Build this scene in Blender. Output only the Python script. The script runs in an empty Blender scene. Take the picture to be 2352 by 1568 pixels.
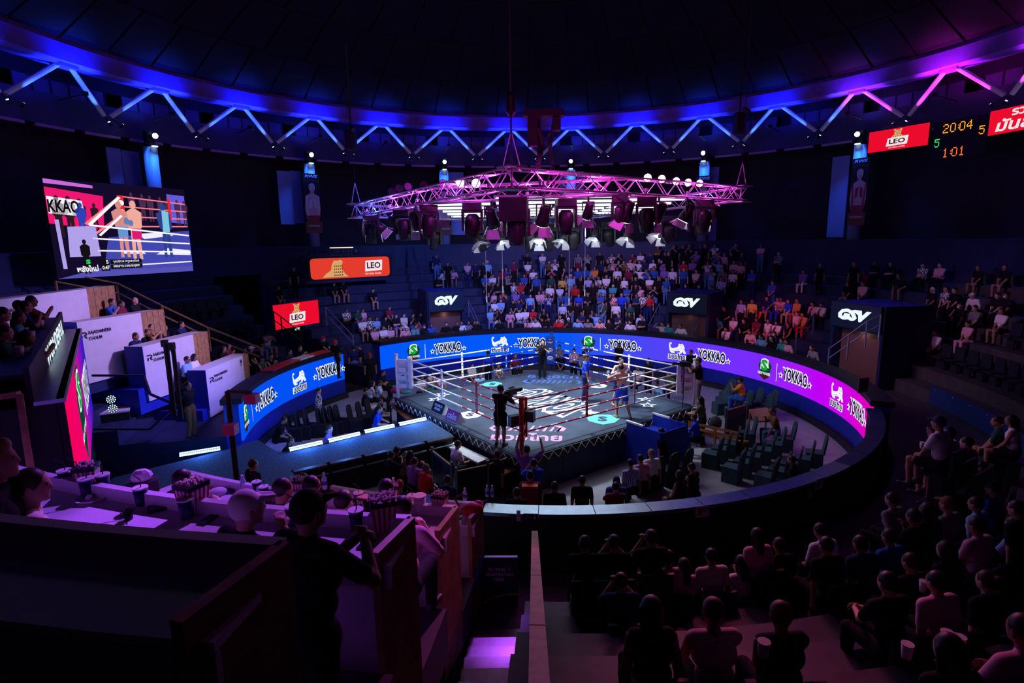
import bpy, math, random
import numpy as np
from mathutils import Vector, Matrix
random.seed(7)
PI = math.pi
SC = bpy.context.scene
COL = SC.collection
# ---------------------------------------------------------------- camera
F_PX = 1303.7; PITCH = 0.1779; ROLL = -0.01396
CAM = Vector((-0.962, -19.246, 6.703))
ARENA = Vector((0.188, 0.0, 0.0))
cp, sp_ = math.cos(PITCH), math.sin(PITCH)
cr, sr = math.cos(ROLL), math.sin(ROLL)
r0 = Vector((1, 0, 0)); u0 = Vector((0, sp_, cp)); bk = Vector((0, -cp, sp_))
cam_right = r0 * cr + u0 * sr
cam_up = u0 * cr - r0 * sr
cd = bpy.data.cameras.new('camera'); cd.sensor_width = 36.0; cd.lens = 36.0 * F_PX / 2352.0
cd.clip_start = 0.05; cd.clip_end = 200
camera = bpy.data.objects.new('camera', cd); COL.objects.link(camera)
M = Matrix.Identity(4)
for i in range(3):
    M[i][0] = cam_right[i]; M[i][1] = cam_up[i]; M[i][2] = bk[i]; M[i][3] = CAM[i]
camera.matrix_world = M
SC.camera = camera
SC.view_settings.view_transform = 'Standard'; SC.view_settings.look = 'None'
SC.view_settings.exposure = 0.0; SC.view_settings.gamma = 1.0; SC.view_settings.use_curve_mapping = False
SC.cycles.max_bounces = 4; SC.cycles.diffuse_bounces = 2; SC.cycles.glossy_bounces = 2
SC.cycles.transmission_bounces = 2; SC.cycles.transparent_max_bounces = 4
SC.cycles.caustics_reflective = False; SC.cycles.caustics_refractive = False
SC.cycles.sample_clamp_indirect = 4.0
W = bpy.data.worlds.new('night'); SC.world = W; W.use_nodes = True
W.node_tree.nodes['Background'].inputs[0].default_value = (0.01, 0.008, 0.016, 1)
W.node_tree.nodes['Background'].inputs[1].default_value = 0.3

def lamp(name, kind, loc, color, power, aim=None, size=0.3, angle=60, blend=0.6, size_y=None):
    d = bpy.data.lights.new(name, kind); d.color = color; d.energy = power
    if kind == 'AREA':
        d.size = size
        if size_y: d.shape = 'RECTANGLE'; d.size_y = size_y
    else: d.shadow_soft_size = size
    if kind == 'SPOT': d.spot_size = math.radians(angle); d.spot_blend = blend
    o = bpy.data.objects.new(name, d); COL.objects.link(o); o.location = loc
    if aim is not None:
        o.rotation_euler = (Vector(aim) - Vector(loc)).to_track_quat('-Z', 'Y').to_euler()
    return o

# lighting: the show rig over the ring (white key, colour washes on the stands), plus added lamps
lamp('ring_key', 'AREA', (0.19, 0.2, 7.15), (0.72, 0.86, 1.0), 330, (0.19, 0.2, 0), 5.2)
lamp('ring_key_spot', 'SPOT', (0.0, 0.0, 7.1), (0.76, 0.88, 1.0), 3600, (0.0, 0.0, 0), 0.6, 80, 0.25)
lamp('ambient_fill', 'POINT', (0.19, 0.0, 15.5), (0.70, 0.55, 1.0), 200, size=0.8)  # added fill that lifts the darkest areas, not a lamp of the hall
lamp('far_stand_blue_wash', 'SPOT', (-2.5, 5.0, 7.4), (0.16, 0.25, 1.0), 2600, (-5, 15, 2.5), 0.3, 84, 0.9)
lamp('far_stand_violet_wash', 'SPOT', (2.5, 5.0, 7.4), (0.50, 0.36, 1.0), 2800, (3, 15, 2.5), 0.3, 84, 0.9)
lamp('right_stand_magenta_wash', 'SPOT', (5.5, 1.5, 7.4), (1.0, 0.10, 0.42), 1300, (11.5, 8.4, 2.2), 0.3, 34, 0.9)
lamp('right_stand_dim_wash', 'SPOT', (5.5, 0.5, 7.4), (0.9, 0.35, 0.8), 700, (14.5, 2.0, 2.8), 0.3, 60, 0.9)
lamp('left_stand_violet_wash', 'SPOT', (-5.0, 3.0, 7.4), (0.55, 0.40, 1.0), 900, (-8.5, 11.0, 2.0), 0.3, 50, 0.9)
lamp('vip_rows_violet_wash', 'SPOT', (-5.5, -0.5, 7.4), (0.58, 0.36, 1.0), 3400, (-13.6, -1.0, 3.6), 0.25, 62, 0.8)
lamp('vip_rows_blue_wash', 'SPOT', (-5.5, -0.5, 7.0), (0.02, 0.08, 1.0), 1600, (-11.0, -1.5, 0.6), 0.25, 50, 0.9)
lamp('near_table_violet_wash', 'SPOT', (-2.5, -5.0, 12.6), (0.36, 0.08, 1.0), 7000, (-5.4, -13.6, 4.4), 0.10, 20, 0.3)  # this lamp and the next are added high above the rig for the tables
lamp('near_table_violet_wash', 'SPOT', (-2.3, -5.0, 12.6), (0.45, 0.08, 1.0), 6000, (-3.1, -14.6, 4.4), 0.10, 16, 0.3)
lamp('near_table_pink_wash', 'SPOT', (1.5, -5.0, 7.6), (1.0, 0.14, 0.75), 2600, (-2.0, -13.0, 3.6), 0.12, 18, 0.5)
lamp('step_violet_spot', 'SPOT', (-0.9, -5.4, 7.6), (0.42, 0.06, 1.0), 3200, (-1.25, -12.3, 1.3), 0.10, 9, 0.8)
lamp('truss_magenta_wash', 'SPOT', (1.5, -18.3, 9.2), (1.0, 0.08, 0.75), 800, (1.2, -5.0, 7.7), 0.2, 46, 0.6)  # added off the rig, like the next one, to colour the truss front
lamp('truss_blue_wash', 'SPOT', (-8.0, -16.5, 9.2), (0.05, 0.12, 1.0), 1500, (-5.6, 0.5, 7.8), 0.2, 22, 0.6)


# pixel (2352x1568 frame) -> world helpers, used only to take real positions off the photograph
def ray(px, py):
    u, v = px - 1176.0, py - 784.0
    x = u * cr + v * sr; y = -u * sr + v * cr      # undo roll
    return Vector((x, F_PX * cp - y * sp_, -F_PX * sp_ - y * cp)) / F_PX
def at(px, py, z=0.0):
    d = ray(px, py); t = (z - CAM.z) / d.z
    return CAM + d * t
def at_depth(px, py, dep):
    return CAM + ray(px, py) * dep
def on_cyl(px, py, R, far=True):
    d = ray(px, py); o = CAM - ARENA
    a = d.x**2 + d.y**2; b = o.x*d.x + o.y*d.y; c = o.x**2 + o.y**2 - R*R
    D = b*b - a*c
    if D < 0: D = 0.0
    t = (-b + math.sqrt(D)) / a if far else (-b - math.sqrt(D)) / a
    return CAM + d * t
def polar(R, th, z=0.0):
    return Vector((ARENA.x + R*math.cos(th), ARENA.y + R*math.sin(th), z))
def theta(p):
    return math.atan2(p.y - ARENA.y, p.x - ARENA.x)
def project(p):
    q = Vector(p) - CAM
    x, y, w = q.dot(cam_right), q.dot(cam_up), -q.dot(bk)
    return 1176 + F_PX*x/w, 784 - F_PX*y/w, w

# ---------------------------------------------------------------- materials
MATS = {}
def mat(name, color, rough=0.6, metal=0.0, emit=0.0, emit_color=None, noise=0.0, scale=8.0, spec=0.3, bump=0.0):
    if name in MATS: return MATS[name]
    m = bpy.data.materials.new(name); m.use_nodes = True
    nt = m.node_tree; b = nt.nodes['Principled BSDF']
    b.inputs['Base Color'].default_value = (*color, 1)
    b.inputs['Roughness'].default_value = rough; b.inputs['Metallic'].default_value = metal
    b.inputs['Specular IOR Level'].default_value = spec
    if emit:
        b.inputs['Emission Color'].default_value = (*(emit_color or color), 1)
        b.inputs['Emission Strength'].default_value = emit
    if noise or bump:
        tc = nt.nodes.new('ShaderNodeTexCoord'); n = nt.nodes.new('ShaderNodeTexNoise')
        n.inputs['Scale'].default_value = scale; n.inputs['Detail'].default_value = 4
        nt.links.new(tc.outputs['Object'], n.inputs['Vector'])
        if noise:
            r = nt.nodes.new('ShaderNodeMixRGB'); r.blend_type = 'MULTIPLY'; r.inputs[0].default_value = 1.0
            r.inputs[1].default_value = (*color, 1)
            mr = nt.nodes.new('ShaderNodeMapRange'); mr.inputs[1].default_value = 0.3; mr.inputs[2].default_value = 0.7
            mr.inputs[3].default_value = 1 - noise; mr.inputs[4].default_value = 1 + noise
            nt.links.new(n.outputs['Fac'], mr.inputs[0]); nt.links.new(mr.outputs[0], r.inputs[2])
            nt.links.new(r.outputs[0], b.inputs['Base Color'])
        if bump:
            bp = nt.nodes.new('ShaderNodeBump'); bp.inputs['Strength'].default_value = bump
            nt.links.new(n.outputs['Fac'], bp.inputs['Height']); nt.links.new(bp.outputs[0], b.inputs['Normal'])
    MATS[name] = m
    return m
def glow(name, color, strength=1.0):
    if name in MATS: return MATS[name]
    m = bpy.data.materials.new(name); m.use_nodes = True
    nt = m.node_tree; nt.nodes.clear()
    e = nt.nodes.new('ShaderNodeEmission'); e.inputs[0].default_value = (*color, 1); e.inputs[1].default_value = strength
    o = nt.nodes.new('ShaderNodeOutputMaterial'); nt.links.new(e.outputs[0], o.inputs[0])
    MATS[name] = m
    return m
def s2l(r, g, b):
    f = lambda c: (c/255/12.92) if c <= 10 else ((c/255+0.055)/1.055)**2.4
    return (f(r), f(g), f(b))

# ---------------------------------------------------------------- mesh helpers
class MB:
    def __init__(s): s.v = []; s.f = []; s.m = []; s.cur = 0
    def slot(s, i): s.cur = i; return s
    def add(s, vs, fs):
        n = len(s.v); s.v += [tuple(p) for p in vs]
        s.f += [tuple(i + n for i in f) for f in fs]; s.m += [s.cur] * len(fs); return s
    def box(s, c, d, rz=0.0, basis=None):
        hx, hy, hz = d[0]/2, d[1]/2, d[2]/2
        ps = [(x, y, z) for x in (-hx, hx) for y in (-hy, hy) for z in (-hz, hz)]
        c = Vector(c)
        if basis: ps = [c + basis[0]*x + basis[1]*y + basis[2]*z for x, y, z in ps]
        else:
            ca, sa = math.cos(rz), math.sin(rz)
            ps = [(c.x + x*ca - y*sa, c.y + x*sa + y*ca, c.z + z) for x, y, z in ps]
        return s.add(ps, [(0,1,3,2),(4,6,7,5),(0,4,5,1),(2,3,7,6),(0,2,6,4),(1,5,7,3)])
    def box2(s, a, b):
        return s.box([(a[i]+b[i])/2 for i in range(3)], [abs(b[i]-a[i]) for i in range(3)])
    def beam(s, a, b, w, h=None, up=Vector((0,0,1))):
        a, b = Vector(a), Vector(b); d = b - a; L = d.length
        if L < 1e-6: return s
        d.normalize(); x = d.cross(up)
        if x.length < 1e-4: x = d.cross(Vector((0,1,0)))
        x.normalize(); z = x.cross(d)
        return s.box((a+b)/2, (w, L, h or w), basis=(x, d, z))
    def tube(s, a, b, r, n=8, r2=None, cap=True):
        a, b = Vector(a), Vector(b); d = (b - a)
        if d.length < 1e-6: return s
        d.normalize()
        x = d.orthogonal().normalized(); y = d.cross(x); r2 = r if r2 is None else r2
        vs = [];
        for p, q in ((a, r), (b, r2)):
            vs += [p + x*(q*math.cos(2*PI*i/n)) + y*(q*math.sin(2*PI*i/n)) for i in range(n)]
        fs = [(i, (i+1) % n, n + (i+1) % n, n + i) for i in range(n)]
        if cap: fs += [tuple(reversed(range(n))), tuple(range(n, 2*n))]
        return s.add(vs, fs)
    def path(s, pts, r, n=6):
        for i in range(len(pts)-1): s.tube(pts[i], pts[i+1], r, n)
        return s
    def lathe(s, c, prof, n=12, axis=None):
        c = Vector(c); vs = []; fs = []; m = len(prof)
        if axis is None: X, Y, Z = Vector((1,0,0)), Vector((0,1,0)), Vector((0,0,1))
        else:
            Z = Vector(axis).normalized(); X = Z.orthogonal().normalized(); Y = Z.cross(X)
        for r, z in prof:
            vs += [c + X*(r*math.cos(2*PI*i/n)) + Y*(r*math.sin(2*PI*i/n)) + Z*z for i in range(n)]
        for k in range(m-1):
            fs += [(k*n+i, k*n+(i+1) % n, (k+1)*n+(i+1) % n, (k+1)*n+i) for i in range(n)]
        fs += [tuple(reversed(range(n))), tuple(range((m-1)*n, m*n))]
        return s.add(vs, fs)
    def ball(s, c, r, n=10, m=6, sz=(1,1,1)):
        prof = [(max(1e-4, math.sin(PI*k/m)), -math.cos(PI*k/m)) for k in range(m+1)]
        c = Vector(c); vs = []
        for rr, z in prof: vs += [(c.x+r*sz[0]*rr*math.cos(2*PI*i/n), c.y+r*sz[1]*rr*math.sin(2*PI*i/n), c.z+r*sz[2]*z) for i in range(n)]
        fs = []
        for k in range(m): fs += [(k*n+i, k*n+(i+1) % n, (k+1)*n+(i+1) % n, (k+1)*n+i) for i in range(n)]
        return s.add(vs, fs)
    def poly(s, pts): return s.add(pts, [tuple(range(len(pts)))])
    def prism(s, pts, off):
        n = len(pts); off = Vector(off); a = [Vector(p) for p in pts]; b = [p + off for p in a]
        return s.add(a + b, [tuple(range(n)), tuple(reversed(range(n, 2*n)))] + [(i, i+n, (i+1) % n + n, (i+1) % n) for i in range(n)])
    def arc(s, prof, t0, t1, n):
        """sweep a closed (R,z) profile round the arena from angle t0 to t1"""
        m = len(prof); vs = []; fs = []
        for i in range(n+1):
            t = t0 + (t1-t0)*i/n
            vs += [polar(R, t, z) for R, z in prof]
        for i in range(n):
            for k in range(m):
                a, b = i*m+k, i*m+(k+1) % m
                fs.append((a, b, b+m, a+m))
        if abs(abs(t1-t0) - 2*PI) > 1e-3:
            fs += [tuple(reversed(range(m))), tuple(range(n*m, n*m+m))]
        return s.add(vs, fs)
    def build(s, name, mats, parent=None, smooth=False, loc=None):
        me = bpy.data.meshes.new(name)
        v = s.v
        if loc is not None: v = [(p[0]-loc[0], p[1]-loc[1], p[2]-loc[2]) for p in v]
        me.from_pydata(v, [], s.f)
        if not isinstance(mats, (list, tuple)): mats = [mats]
        for m_ in mats: me.materials.append(m_)
        if len(mats) > 1: me.polygons.foreach_set('material_index', s.m)
        if smooth: me.polygons.foreach_set('use_smooth', [True]*len(s.f))
        me.update()
        return link(name, me, parent, loc)
def link(name, me, parent=None, loc=None):
    o = bpy.data.objects.new(name, me); COL.objects.link(o)
    if parent is not None: o.parent = parent
    if loc is not None: o.location = loc
    return o
LABELS = {}
def tag(o, label=None, cat=None, group=None, kind=None):
    if label: o['label'] = label
    if cat: o['category'] = cat
    if group: o['group'] = group
    if kind: o['kind'] = kind
    return o
def empty(name, loc=(0,0,0), rz=0.0, label=None, cat=None, group=None, kind=None):
    o = bpy.data.objects.new(name, None); COL.objects.link(o); o.empty_display_size = 0.2
    o.location = loc; o.rotation_euler = (0, 0, rz)
    return tag(o, label, cat, group, kind)
def struct(o): o['kind'] = 'structure'; return o
KIDS = {}
def copy_tree(o, parent=None, kids=None):
    c = o.copy(); COL.objects.link(c)
    if parent is not None: c.parent = parent
    for ch in (kids or KID)(o): copy_tree(ch, c, kids)
    return c
def KID(o): return list(o.children)

# text as mesh (flat, in local x/y), optional outline growth
def text_geo(body, size=1.0, offset=0.0, align='CENTER', shear=0.0, space=1.0, res=2):
    cu = bpy.data.curves.new('lettering', 'FONT'); cu.body = body; cu.size = size; cu.offset = offset
    cu.align_x = align; cu.align_y = 'CENTER'; cu.shear = shear; cu.space_character = space; cu.resolution_u = res
    ob = bpy.data.objects.new('lettering', cu); COL.objects.link(ob)
    dg = bpy.context.evaluated_depsgraph_get()
    me = bpy.data.meshes.new_from_object(ob.evaluated_get(dg))
    vs = [tuple(v.co) for v in me.vertices]; fs = [tuple(p.vertices) for p in me.polygons]
    bpy.data.objects.remove(ob); bpy.data.curves.remove(cu); bpy.data.meshes.remove(me)
    return vs, fs
def fit_width(vs, w, h=None, cx=0.0, cy=0.0):
    xs = [p[0] for p in vs]; ys = [p[1] for p in vs]
    x0, x1, y0, y1 = min(xs), max(xs), min(ys), max(ys)
    kx = w / max(1e-6, x1-x0); ky = kx if h is None else h / max(1e-6, y1-y0)
    return [((p[0]-(x0+x1)/2)*kx+cx, (p[1]-(y0+y1)/2)*ky+cy, 0.0) for p in vs]
def star(cx, cy, r, k=0.45, rot=PI/2, n=5):
    return [(cx + (r if i % 2 == 0 else r*k)*math.cos(rot+i*PI/n), cy + (r if i % 2 == 0 else r*k)*math.sin(rot+i*PI/n), 0) for i in range(2*n)]
def ellipse(cx, cy, a, b, n=16): return [(cx+a*math.cos(2*PI*i/n), cy+b*math.sin(2*PI*i/n), 0) for i in range(n)]
# ================================================================ structure
D2 = math.radians
m_floor = mat('arena_floor', (0.30, 0.28, 0.33), 0.5, noise=0.12, scale=3, bump=0.03)
m_blue = mat('blue_paint', (0.012, 0.03, 0.40), 0.45, noise=0.1, scale=4)
m_navy = mat('navy_paint', (0.012, 0.02, 0.09), 0.5, noise=0.15, scale=3)
m_black = mat('black_paint', (0.011, 0.010, 0.012), 0.55)
m_dark = mat('dark_wall', (0.02, 0.018, 0.024), 0.7, noise=0.2, scale=2)
m_tier = mat('tier_paint', (0.018, 0.024, 0.075), 0.55, noise=0.2, scale=2)
m_tiernear = mat('tier_concrete', (0.05, 0.048, 0.055), 0.6, noise=0.25, scale=3)
m_ceil = mat('ceiling_panel', (0.011, 0.007, 0.009), 0.85, noise=0.25, scale=0.6)
m_beam = mat('beam_wash_tint', (0.20, 0.10, 0.55), 0.5, noise=0.15, scale=1.5)  # blue-violet of the wash lights put into the base colour
m_white = mat('white_steel', (0.75, 0.76, 0.80), 0.4)
m_steel = mat('brushed_steel', (0.22, 0.30, 0.35), 0.36, metal=1.0, noise=0.12, scale=5, bump=0.02)
m_wood = mat('pale_wood', (0.42, 0.24, 0.11), 0.5, noise=0.25, scale=6)
m_pink = mat('pink_trim', (0.45, 0.22, 0.40), 0.4)
m_grey = mat('grey_metal', (0.10, 0.10, 0.12), 0.45, metal=0.4)

mb = MB(); mb.arc([(0.02, 0), (10.2, 0), (10.2, -0.1), (0.02, -0.1)], 0, 2*PI, 72)
struct(mb.build('floor', m_floor))
# walkway + tiers (stepped concrete bowl), near and far the same section
T0, TR, TW, TZ, TH = 12.3, 9, 0.75, 1.0, 0.45
def tier_z(R):
    return 0.95 if R < T0 else TZ + TH*int((R-T0)/TW)
def tier_prof(close=0.0):
    p = [(10.2, 0.95), (T0, 0.95)]
    for i in range(TR):
        p += [(T0+TW*i, TZ+TH*i), (T0+TW*(i+1), TZ+TH*i)]
    p += [(T0+TW*TR, TZ+TH*TR), (20.4, TZ+TH*TR), (20.4, 0.0), (10.2, 0.0)]
    return p
AISLE = [(D2(a), D2(b)) for a, b in ()]
# the bowl in sectors; the near right sector is bare concrete, the rest dark blue paint
def sector(name, t0, t1, m, n): struct(MB().arc(tier_prof(), t0, t1, n).build(name, m))
sector('floor_tiers_far', D2(15), D2(141), m_tier, 48)
sector('floor_tiers_left', D2(149), D2(196), m_tier, 18)
sector('floor_tiers_right', D2(-40), D2(15), m_tiernear, 26)
N0, NW, NH, NN = 11.5, 0.80, 0.345, 9      # near stand is shallower
def near_prof():
    p = [(10.2, 0.95), (N0, 0.95)]
    for i in range(1, NN): p += [(N0+NW*(i-1), .95+NH*i) if i == 1 else (N0+NW*(i-1), .95+NH*i), (N0+NW*i, .95+NH*i)]
    p += [(20.4, .95+NH*(NN-1)), (20.4, 0.0), (10.2, 0.0)]
    return p
def near_z(i): return .95 + NH*i
struct(MB().arc(near_prof(), D2(-95), D2(-40), 22).build('floor_tiers_near', m_tiernear))
struct(MB().arc([(10.2, .95), (11.6, .95), (14.0, .6), (20.4, .6), (20.4, 0), (10.2, 0)], D2(-134), D2(-95), 16).build('floor_booth_base', m_tiernear))
# blue wall under the screens, kicker, parapet rim
def wall_arc(name, t0, t1, n):
    mb = MB().slot(0).arc([(9.80, 0.0), (10.2, 0.0), (10.2, 1.97), (9.80, 1.97)], t0, t1, n)
    mb.slot(1).arc([(9.60, 0.0), (9.799, 0.0), (9.799, 0.20), (9.66, 0.20)], t0, t1, n)
    mb.slot(1).arc([(9.70, 1.97), (10.28, 1.97), (10.28, 2.13), (9.70, 2.13)], t0, t1, n)
    return struct(mb.build(name, [m_blue, m_black]))
wall_arc('wall_left', D2(150), D2(197), 18)
wall_arc('wall_back', D2(-24), D2(138), 60)
mb = MB().slot(0).arc([(9.64, 0.0), (9.92, 0.0), (9.92, 1.84), (9.64, 1.84)], D2(-100), D2(-24), 30)
struct(mb.build('wall_front', [m_black]))
# brushed metal cap of the near parapet: separate panels with joints
cap = empty('trim_1', kind='structure')
for i in range(13):
    t0, t1 = D2(-100 + i*76/13), D2(-100 + (i+1)*76/13) - 0.0015
    MB().arc([(9.60, 1.85), (9.95, 1.85), (9.95, 1.92), (9.60, 1.92)], t0, t1, 4).build('cap_panel', m_steel if i < 8 else m_navy, cap)

# rear wall above the top tier, gallery, back wall, fascia, window band
struct(MB().arc([(19.3, 5.0), (19.5, 5.0), (19.5, 6.35), (19.3, 6.35)], D2(-40), D2(215), 80).build('wall_gallery', m_navy))
struct(MB().arc([(19.22, 6.35), (22.6, 6.35), (22.6, 6.45), (19.22, 6.45)], D2(-40), D2(215), 80).build('floor_gallery', m_navy))
struct(MB().arc([(22.5, 0), (22.8, 0), (22.8, 15), (22.5, 15)], 0, 2*PI, 96).build('wall_rear', m_dark))
fas = struct(MB().arc([(21.0, 11.65), (21.25, 11.65), (21.25, 12.9), (21.0, 12.9)], D2(-60), D2(240), 96).build('wall_fascia', mat('fascia', (0.05, 0.045, 0.08), 0.6, noise=0.15, scale=1)))
struct(MB().arc([(21.0, 13.48), (21.25, 13.48), (21.25, 15.2), (21.0, 15.2)], D2(-60), D2(240), 96).build('wall_upper', m_black))
win = empty('window_1', kind='structure')
m_pane = mat('frosted_pane', (0.085, 0.06, 0.13), 0.35, noise=0.3, scale=0.7)
dth = D2(2.05); npane = 80
for i in range(npane):
    if i % 6 == 5: continue
    t = D2(10) + i*dth
    MB().arc([(21.05, 12.9), (21.10, 12.9), (21.10, 13.48), (21.05, 13.48)], t, t+dth*0.94, 2).build('pane', m_pane, win)
mb = MB()
for i in range(npane+1):
    t = D2(10) + i*dth - dth*0.03
    p = polar(21.06, t); mb.box((p.x, p.y, 13.19), (0.10, 0.06, 0.60), t)
mb.build('mullion', m_black, win)
dash = empty('trim_2', kind='structure')
for i in range(30):
    t = D2(8) + i*D2(5.5)
    MB().arc([(20.86, 11.5), (21.0, 11.5), (21.0, 11.62), (20.86, 11.62)], t, t+D2(4.3), 4).build('rail_segment', m_pink, dash)
# ring beam carrying the dome, dome, soffit
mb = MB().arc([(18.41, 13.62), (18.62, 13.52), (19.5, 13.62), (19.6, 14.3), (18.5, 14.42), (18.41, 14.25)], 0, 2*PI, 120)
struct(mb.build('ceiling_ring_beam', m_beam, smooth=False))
struct(MB().arc([(19.5, 14.0), (21.3, 14.6), (21.3, 14.7), (19.5, 14.1)], 0, 2*PI, 96).build('ceiling_soffit', mat('soffit', (0.035, 0.03, 0.055), 0.8)))
# dome in coffers: panels with open joints
dome = empty('ceiling', kind='structure')
rings = [(18.5, 14.42), (16.2, 15.7), (13.6, 16.9), (10.6, 17.9), (7.2, 18.6), (3.4, 19.05), (0.05, 19.2)]
jo = MB()
for k in range(len(rings)-1):
    (Ra, za), (Rb, zb_) = rings[k], rings[k+1]
    n = (60, 48, 40, 30, 20, 12)[k]
    for i in range(n):
        t0, t1 = 2*PI*i/n, 2*PI*(i+1)/n
        if n > 12 and not (D2(-20) < (t0+t1)/2 < D2(200)) and not (t0 > D2(340)): continue
        g = 0.06
        a = [polar(Ra-g, t0+g/Ra, za), polar(Ra-g, t1-g/Ra, za), polar(Rb+g, t1-g/max(Rb,1), zb_), polar(Rb+g, t0+g/max(Rb,1), zb_)]
        MB().prism(a, (0, 0, 0.05)).build('ceiling_panel', m_ceil, dome)
mb = MB()
prof = rings
for i in range(72):
    for k in range(len(prof)-1):
        (Ra, za), (Rb, zb_) = prof[k], prof[k+1]
        t0, t1 = 2*PI*i/72, 2*PI*(i+1)/72
        mb.add([polar(Ra, t0, za+0.10), polar(Ra, t1, za+0.10), polar(Rb, t1, zb_+0.10), polar(Rb, t0, zb_+0.10)], [(0, 1, 2, 3)])
mb.build('ceiling_shell', mat('ceiling_back', (0.012, 0.008, 0.014), 0.9), dome)

# V struts between gallery nodes and ring beam, each node with two small uplights
def node_th(k): return D2(87.5 + 12.25*k)
def top_th(k): return D2(93.5 + 12.25*k)
vset = {}
for k in range(-8, 9):
    vt = empty('beam_strut_pair', kind='structure')
    nb = top_th(k); pt = polar(18.75, nb, 13.62)
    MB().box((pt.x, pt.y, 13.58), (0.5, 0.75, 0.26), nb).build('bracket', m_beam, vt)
    for s, tb in ((-1, node_th(k)), (1, node_th(k+1))):
        pb = polar(19.32, tb - s*D2(-0.35)*-1 if False else tb + (D2(0.4) if s < 0 else -D2(0.4)), 12.1)
        q = pt + Vector((-math.sin(nb), math.cos(nb), 0))*(0.26*s); q.z = 13.52
        MB().tube(pb, q, 0.10, 10).build('strut', m_white, vt)
        d = (q - pb).normalized()
        inn = polar(18.85, tb + (D2(0.9) if s < 0 else -D2(0.9)), 11.78)
        d = (q + Vector((0, 0, .25)) - inn).normalized(); f = MB().slot(0).tube(inn - d*0.16, inn, 0.06, 10).slot(1).tube(inn, inn + d*0.008, 0.05, 10); f.slot(0).beam(inn - d*.1, pb, .03)
        mag = (k <= -4 or (k == -4))
        ucol = (0.85, 0.05, 1.0) if (k <= -6 or (k == -5 and s < 0)) else (0.03, 0.10, 1.0)
        f.build('uplight', [m_black, glow('uplight_lens_%d' % (ucol[0] > .5), (0.9, 0.5, 1.0) if ucol[0] > .5 else (0.5, 0.75, 1.0), 6)], vt)
        if -8 <= k <= 7:
            lamp('strut_uplight', 'SPOT', tuple(inn + d*0.06), ucol, 420 if ucol[0] < .5 else 300, tuple(q + Vector((0, 0, 0.15))), 0.04, 62, 1.0)
    # added flood on a short arm, put in to brighten the ring beam
    tb = top_th(k); w0 = polar(17.95, tb, 12.55); wa = polar(18.9, tb, 13.7)
    MB().box((w0.x, w0.y, 12.47), (.16, .16, .14), tb).beam(polar(18.0, tb, 12.45), polar(19.3, tb, 12.3), .03).build('added_flood', m_black, vt)
    lamp('added_beam_wash', 'SPOT', tuple(w0 + Vector((0, 0, .02))), (.80, .02, 1.0) if k <= -6 else (.25, .03, 1.0) if k == -5 else (.004, .02, 1.0), 900 if k > -5 else 520, tuple(wa), .05, 116, 1.0)
# columns with their lamp, lit from the cap
m_col = mat('column_paint', (0.30, 0.36, 0.50), 0.5)
for k in range(-4, 5):
    t = D2(81.6 + 24.2*k); p = polar(20.1, t)
    c = struct(MB().tube((p.x, p.y, 6.4), (p.x, p.y, 11.2), 0.30, 20).build('column', m_col, smooth=True))
    MB().tube((p.x, p.y, 11.2), (p.x, p.y, 11.9), 0.22, 16).build('column_neck', m_black, c)
    q = polar(19.72, t)
    MB().slot(0).tube((q.x, q.y, 11.55), (q.x, q.y, 11.75), 0.11, 12).slot(1).ball((polar(19.6, t).x, polar(19.6, t).y, 11.68), 0.12, 12, 8).build('column_lamp', [m_black, glow('column_lamp_lens', (0.55, 0.80, 1.0), 14)], c)
    MB().tube((q.x, q.y, 11.2), (q.x, q.y, 11.24), 0.14, 12).build('lamp_plate', glow('plate_glow', (0.5, 0.75, 1.0), 2.0), c)
    if -3 <= k <= 4:
        u = polar(19.45, t)
        lamp('column_downlight', 'SPOT', (u.x, u.y, 11.5), (0.02, 0.14, 1.0), 520, (p.x, p.y, 8.2), 0.08, 90, 0.8)
        lamp('column_uplight', 'SPOT', (u.x, u.y, 11.8), (0.02, 0.10, 1.0), 160, (polar(21, t).x, polar(21, t).y, 13.6), 0.08, 60, 1.0)
# ================================================================ screens and signs
def led_mat(name, stops, strength):
    m = bpy.data.materials.new(name); m.use_nodes = True; nt = m.node_tree; nt.nodes.clear()
    N = nt.nodes.new; L = nt.links.new
    g = N('ShaderNodeNewGeometry'); s = N('ShaderNodeSeparateXYZ'); L(g.outputs['Position'], s.inputs[0])
    ax = N('ShaderNodeMath'); ax.operation = 'SUBTRACT'; ax.inputs[1].default_value = ARENA.x; L(s.outputs[0], ax.inputs[0])
    at2 = N('ShaderNodeMath'); at2.operation = 'ARCTAN2'; L(s.outputs[1], at2.inputs[0]); L(ax.outputs[0], at2.inputs[1])
    mr = N('ShaderNodeMapRange'); mr.inputs[1].default_value = D2(-24); mr.inputs[2].default_value = D2(96); L(at2.outputs[0], mr.inputs[0])
    cr_ = N('ShaderNodeValToRGB'); L(mr.outputs[0], cr_.inputs[0])
    el = cr_.color_ramp.elements
    while len(el) > 1: el.remove(el[0])
    el[0].position = stops[0][0]; el[0].color = (*s2l(*stops[0][1]), 1)
    for p, c in stops[1:]:
        e = el.new(p); e.color = (*s2l(*c), 1)
    em = N('ShaderNodeEmission'); em.inputs[1].default_value = strength; L(cr_.outputs[0], em.inputs[0])
    o = N('ShaderNodeOutputMaterial'); L(em.outputs[0], o.inputs[0])
    return m
m_led = led_mat('led_picture', [(0.0, (226, 0, 170)), (0.12, (205, 0, 225)), (0.22, (190, 0, 245)), (0.38, (125, 40, 250)), (0.55, (100, 55, 252)), (0.72, (62, 75, 240)), (0.86, (10, 85, 245)), (1.0, (0, 88, 248))], 1.0)
g_white = glow('led_white', (0.85, 0.9, 1.0), 1.0); g_black = mat('led_black', (0.005, 0.005, 0.006), 0.5)
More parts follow.
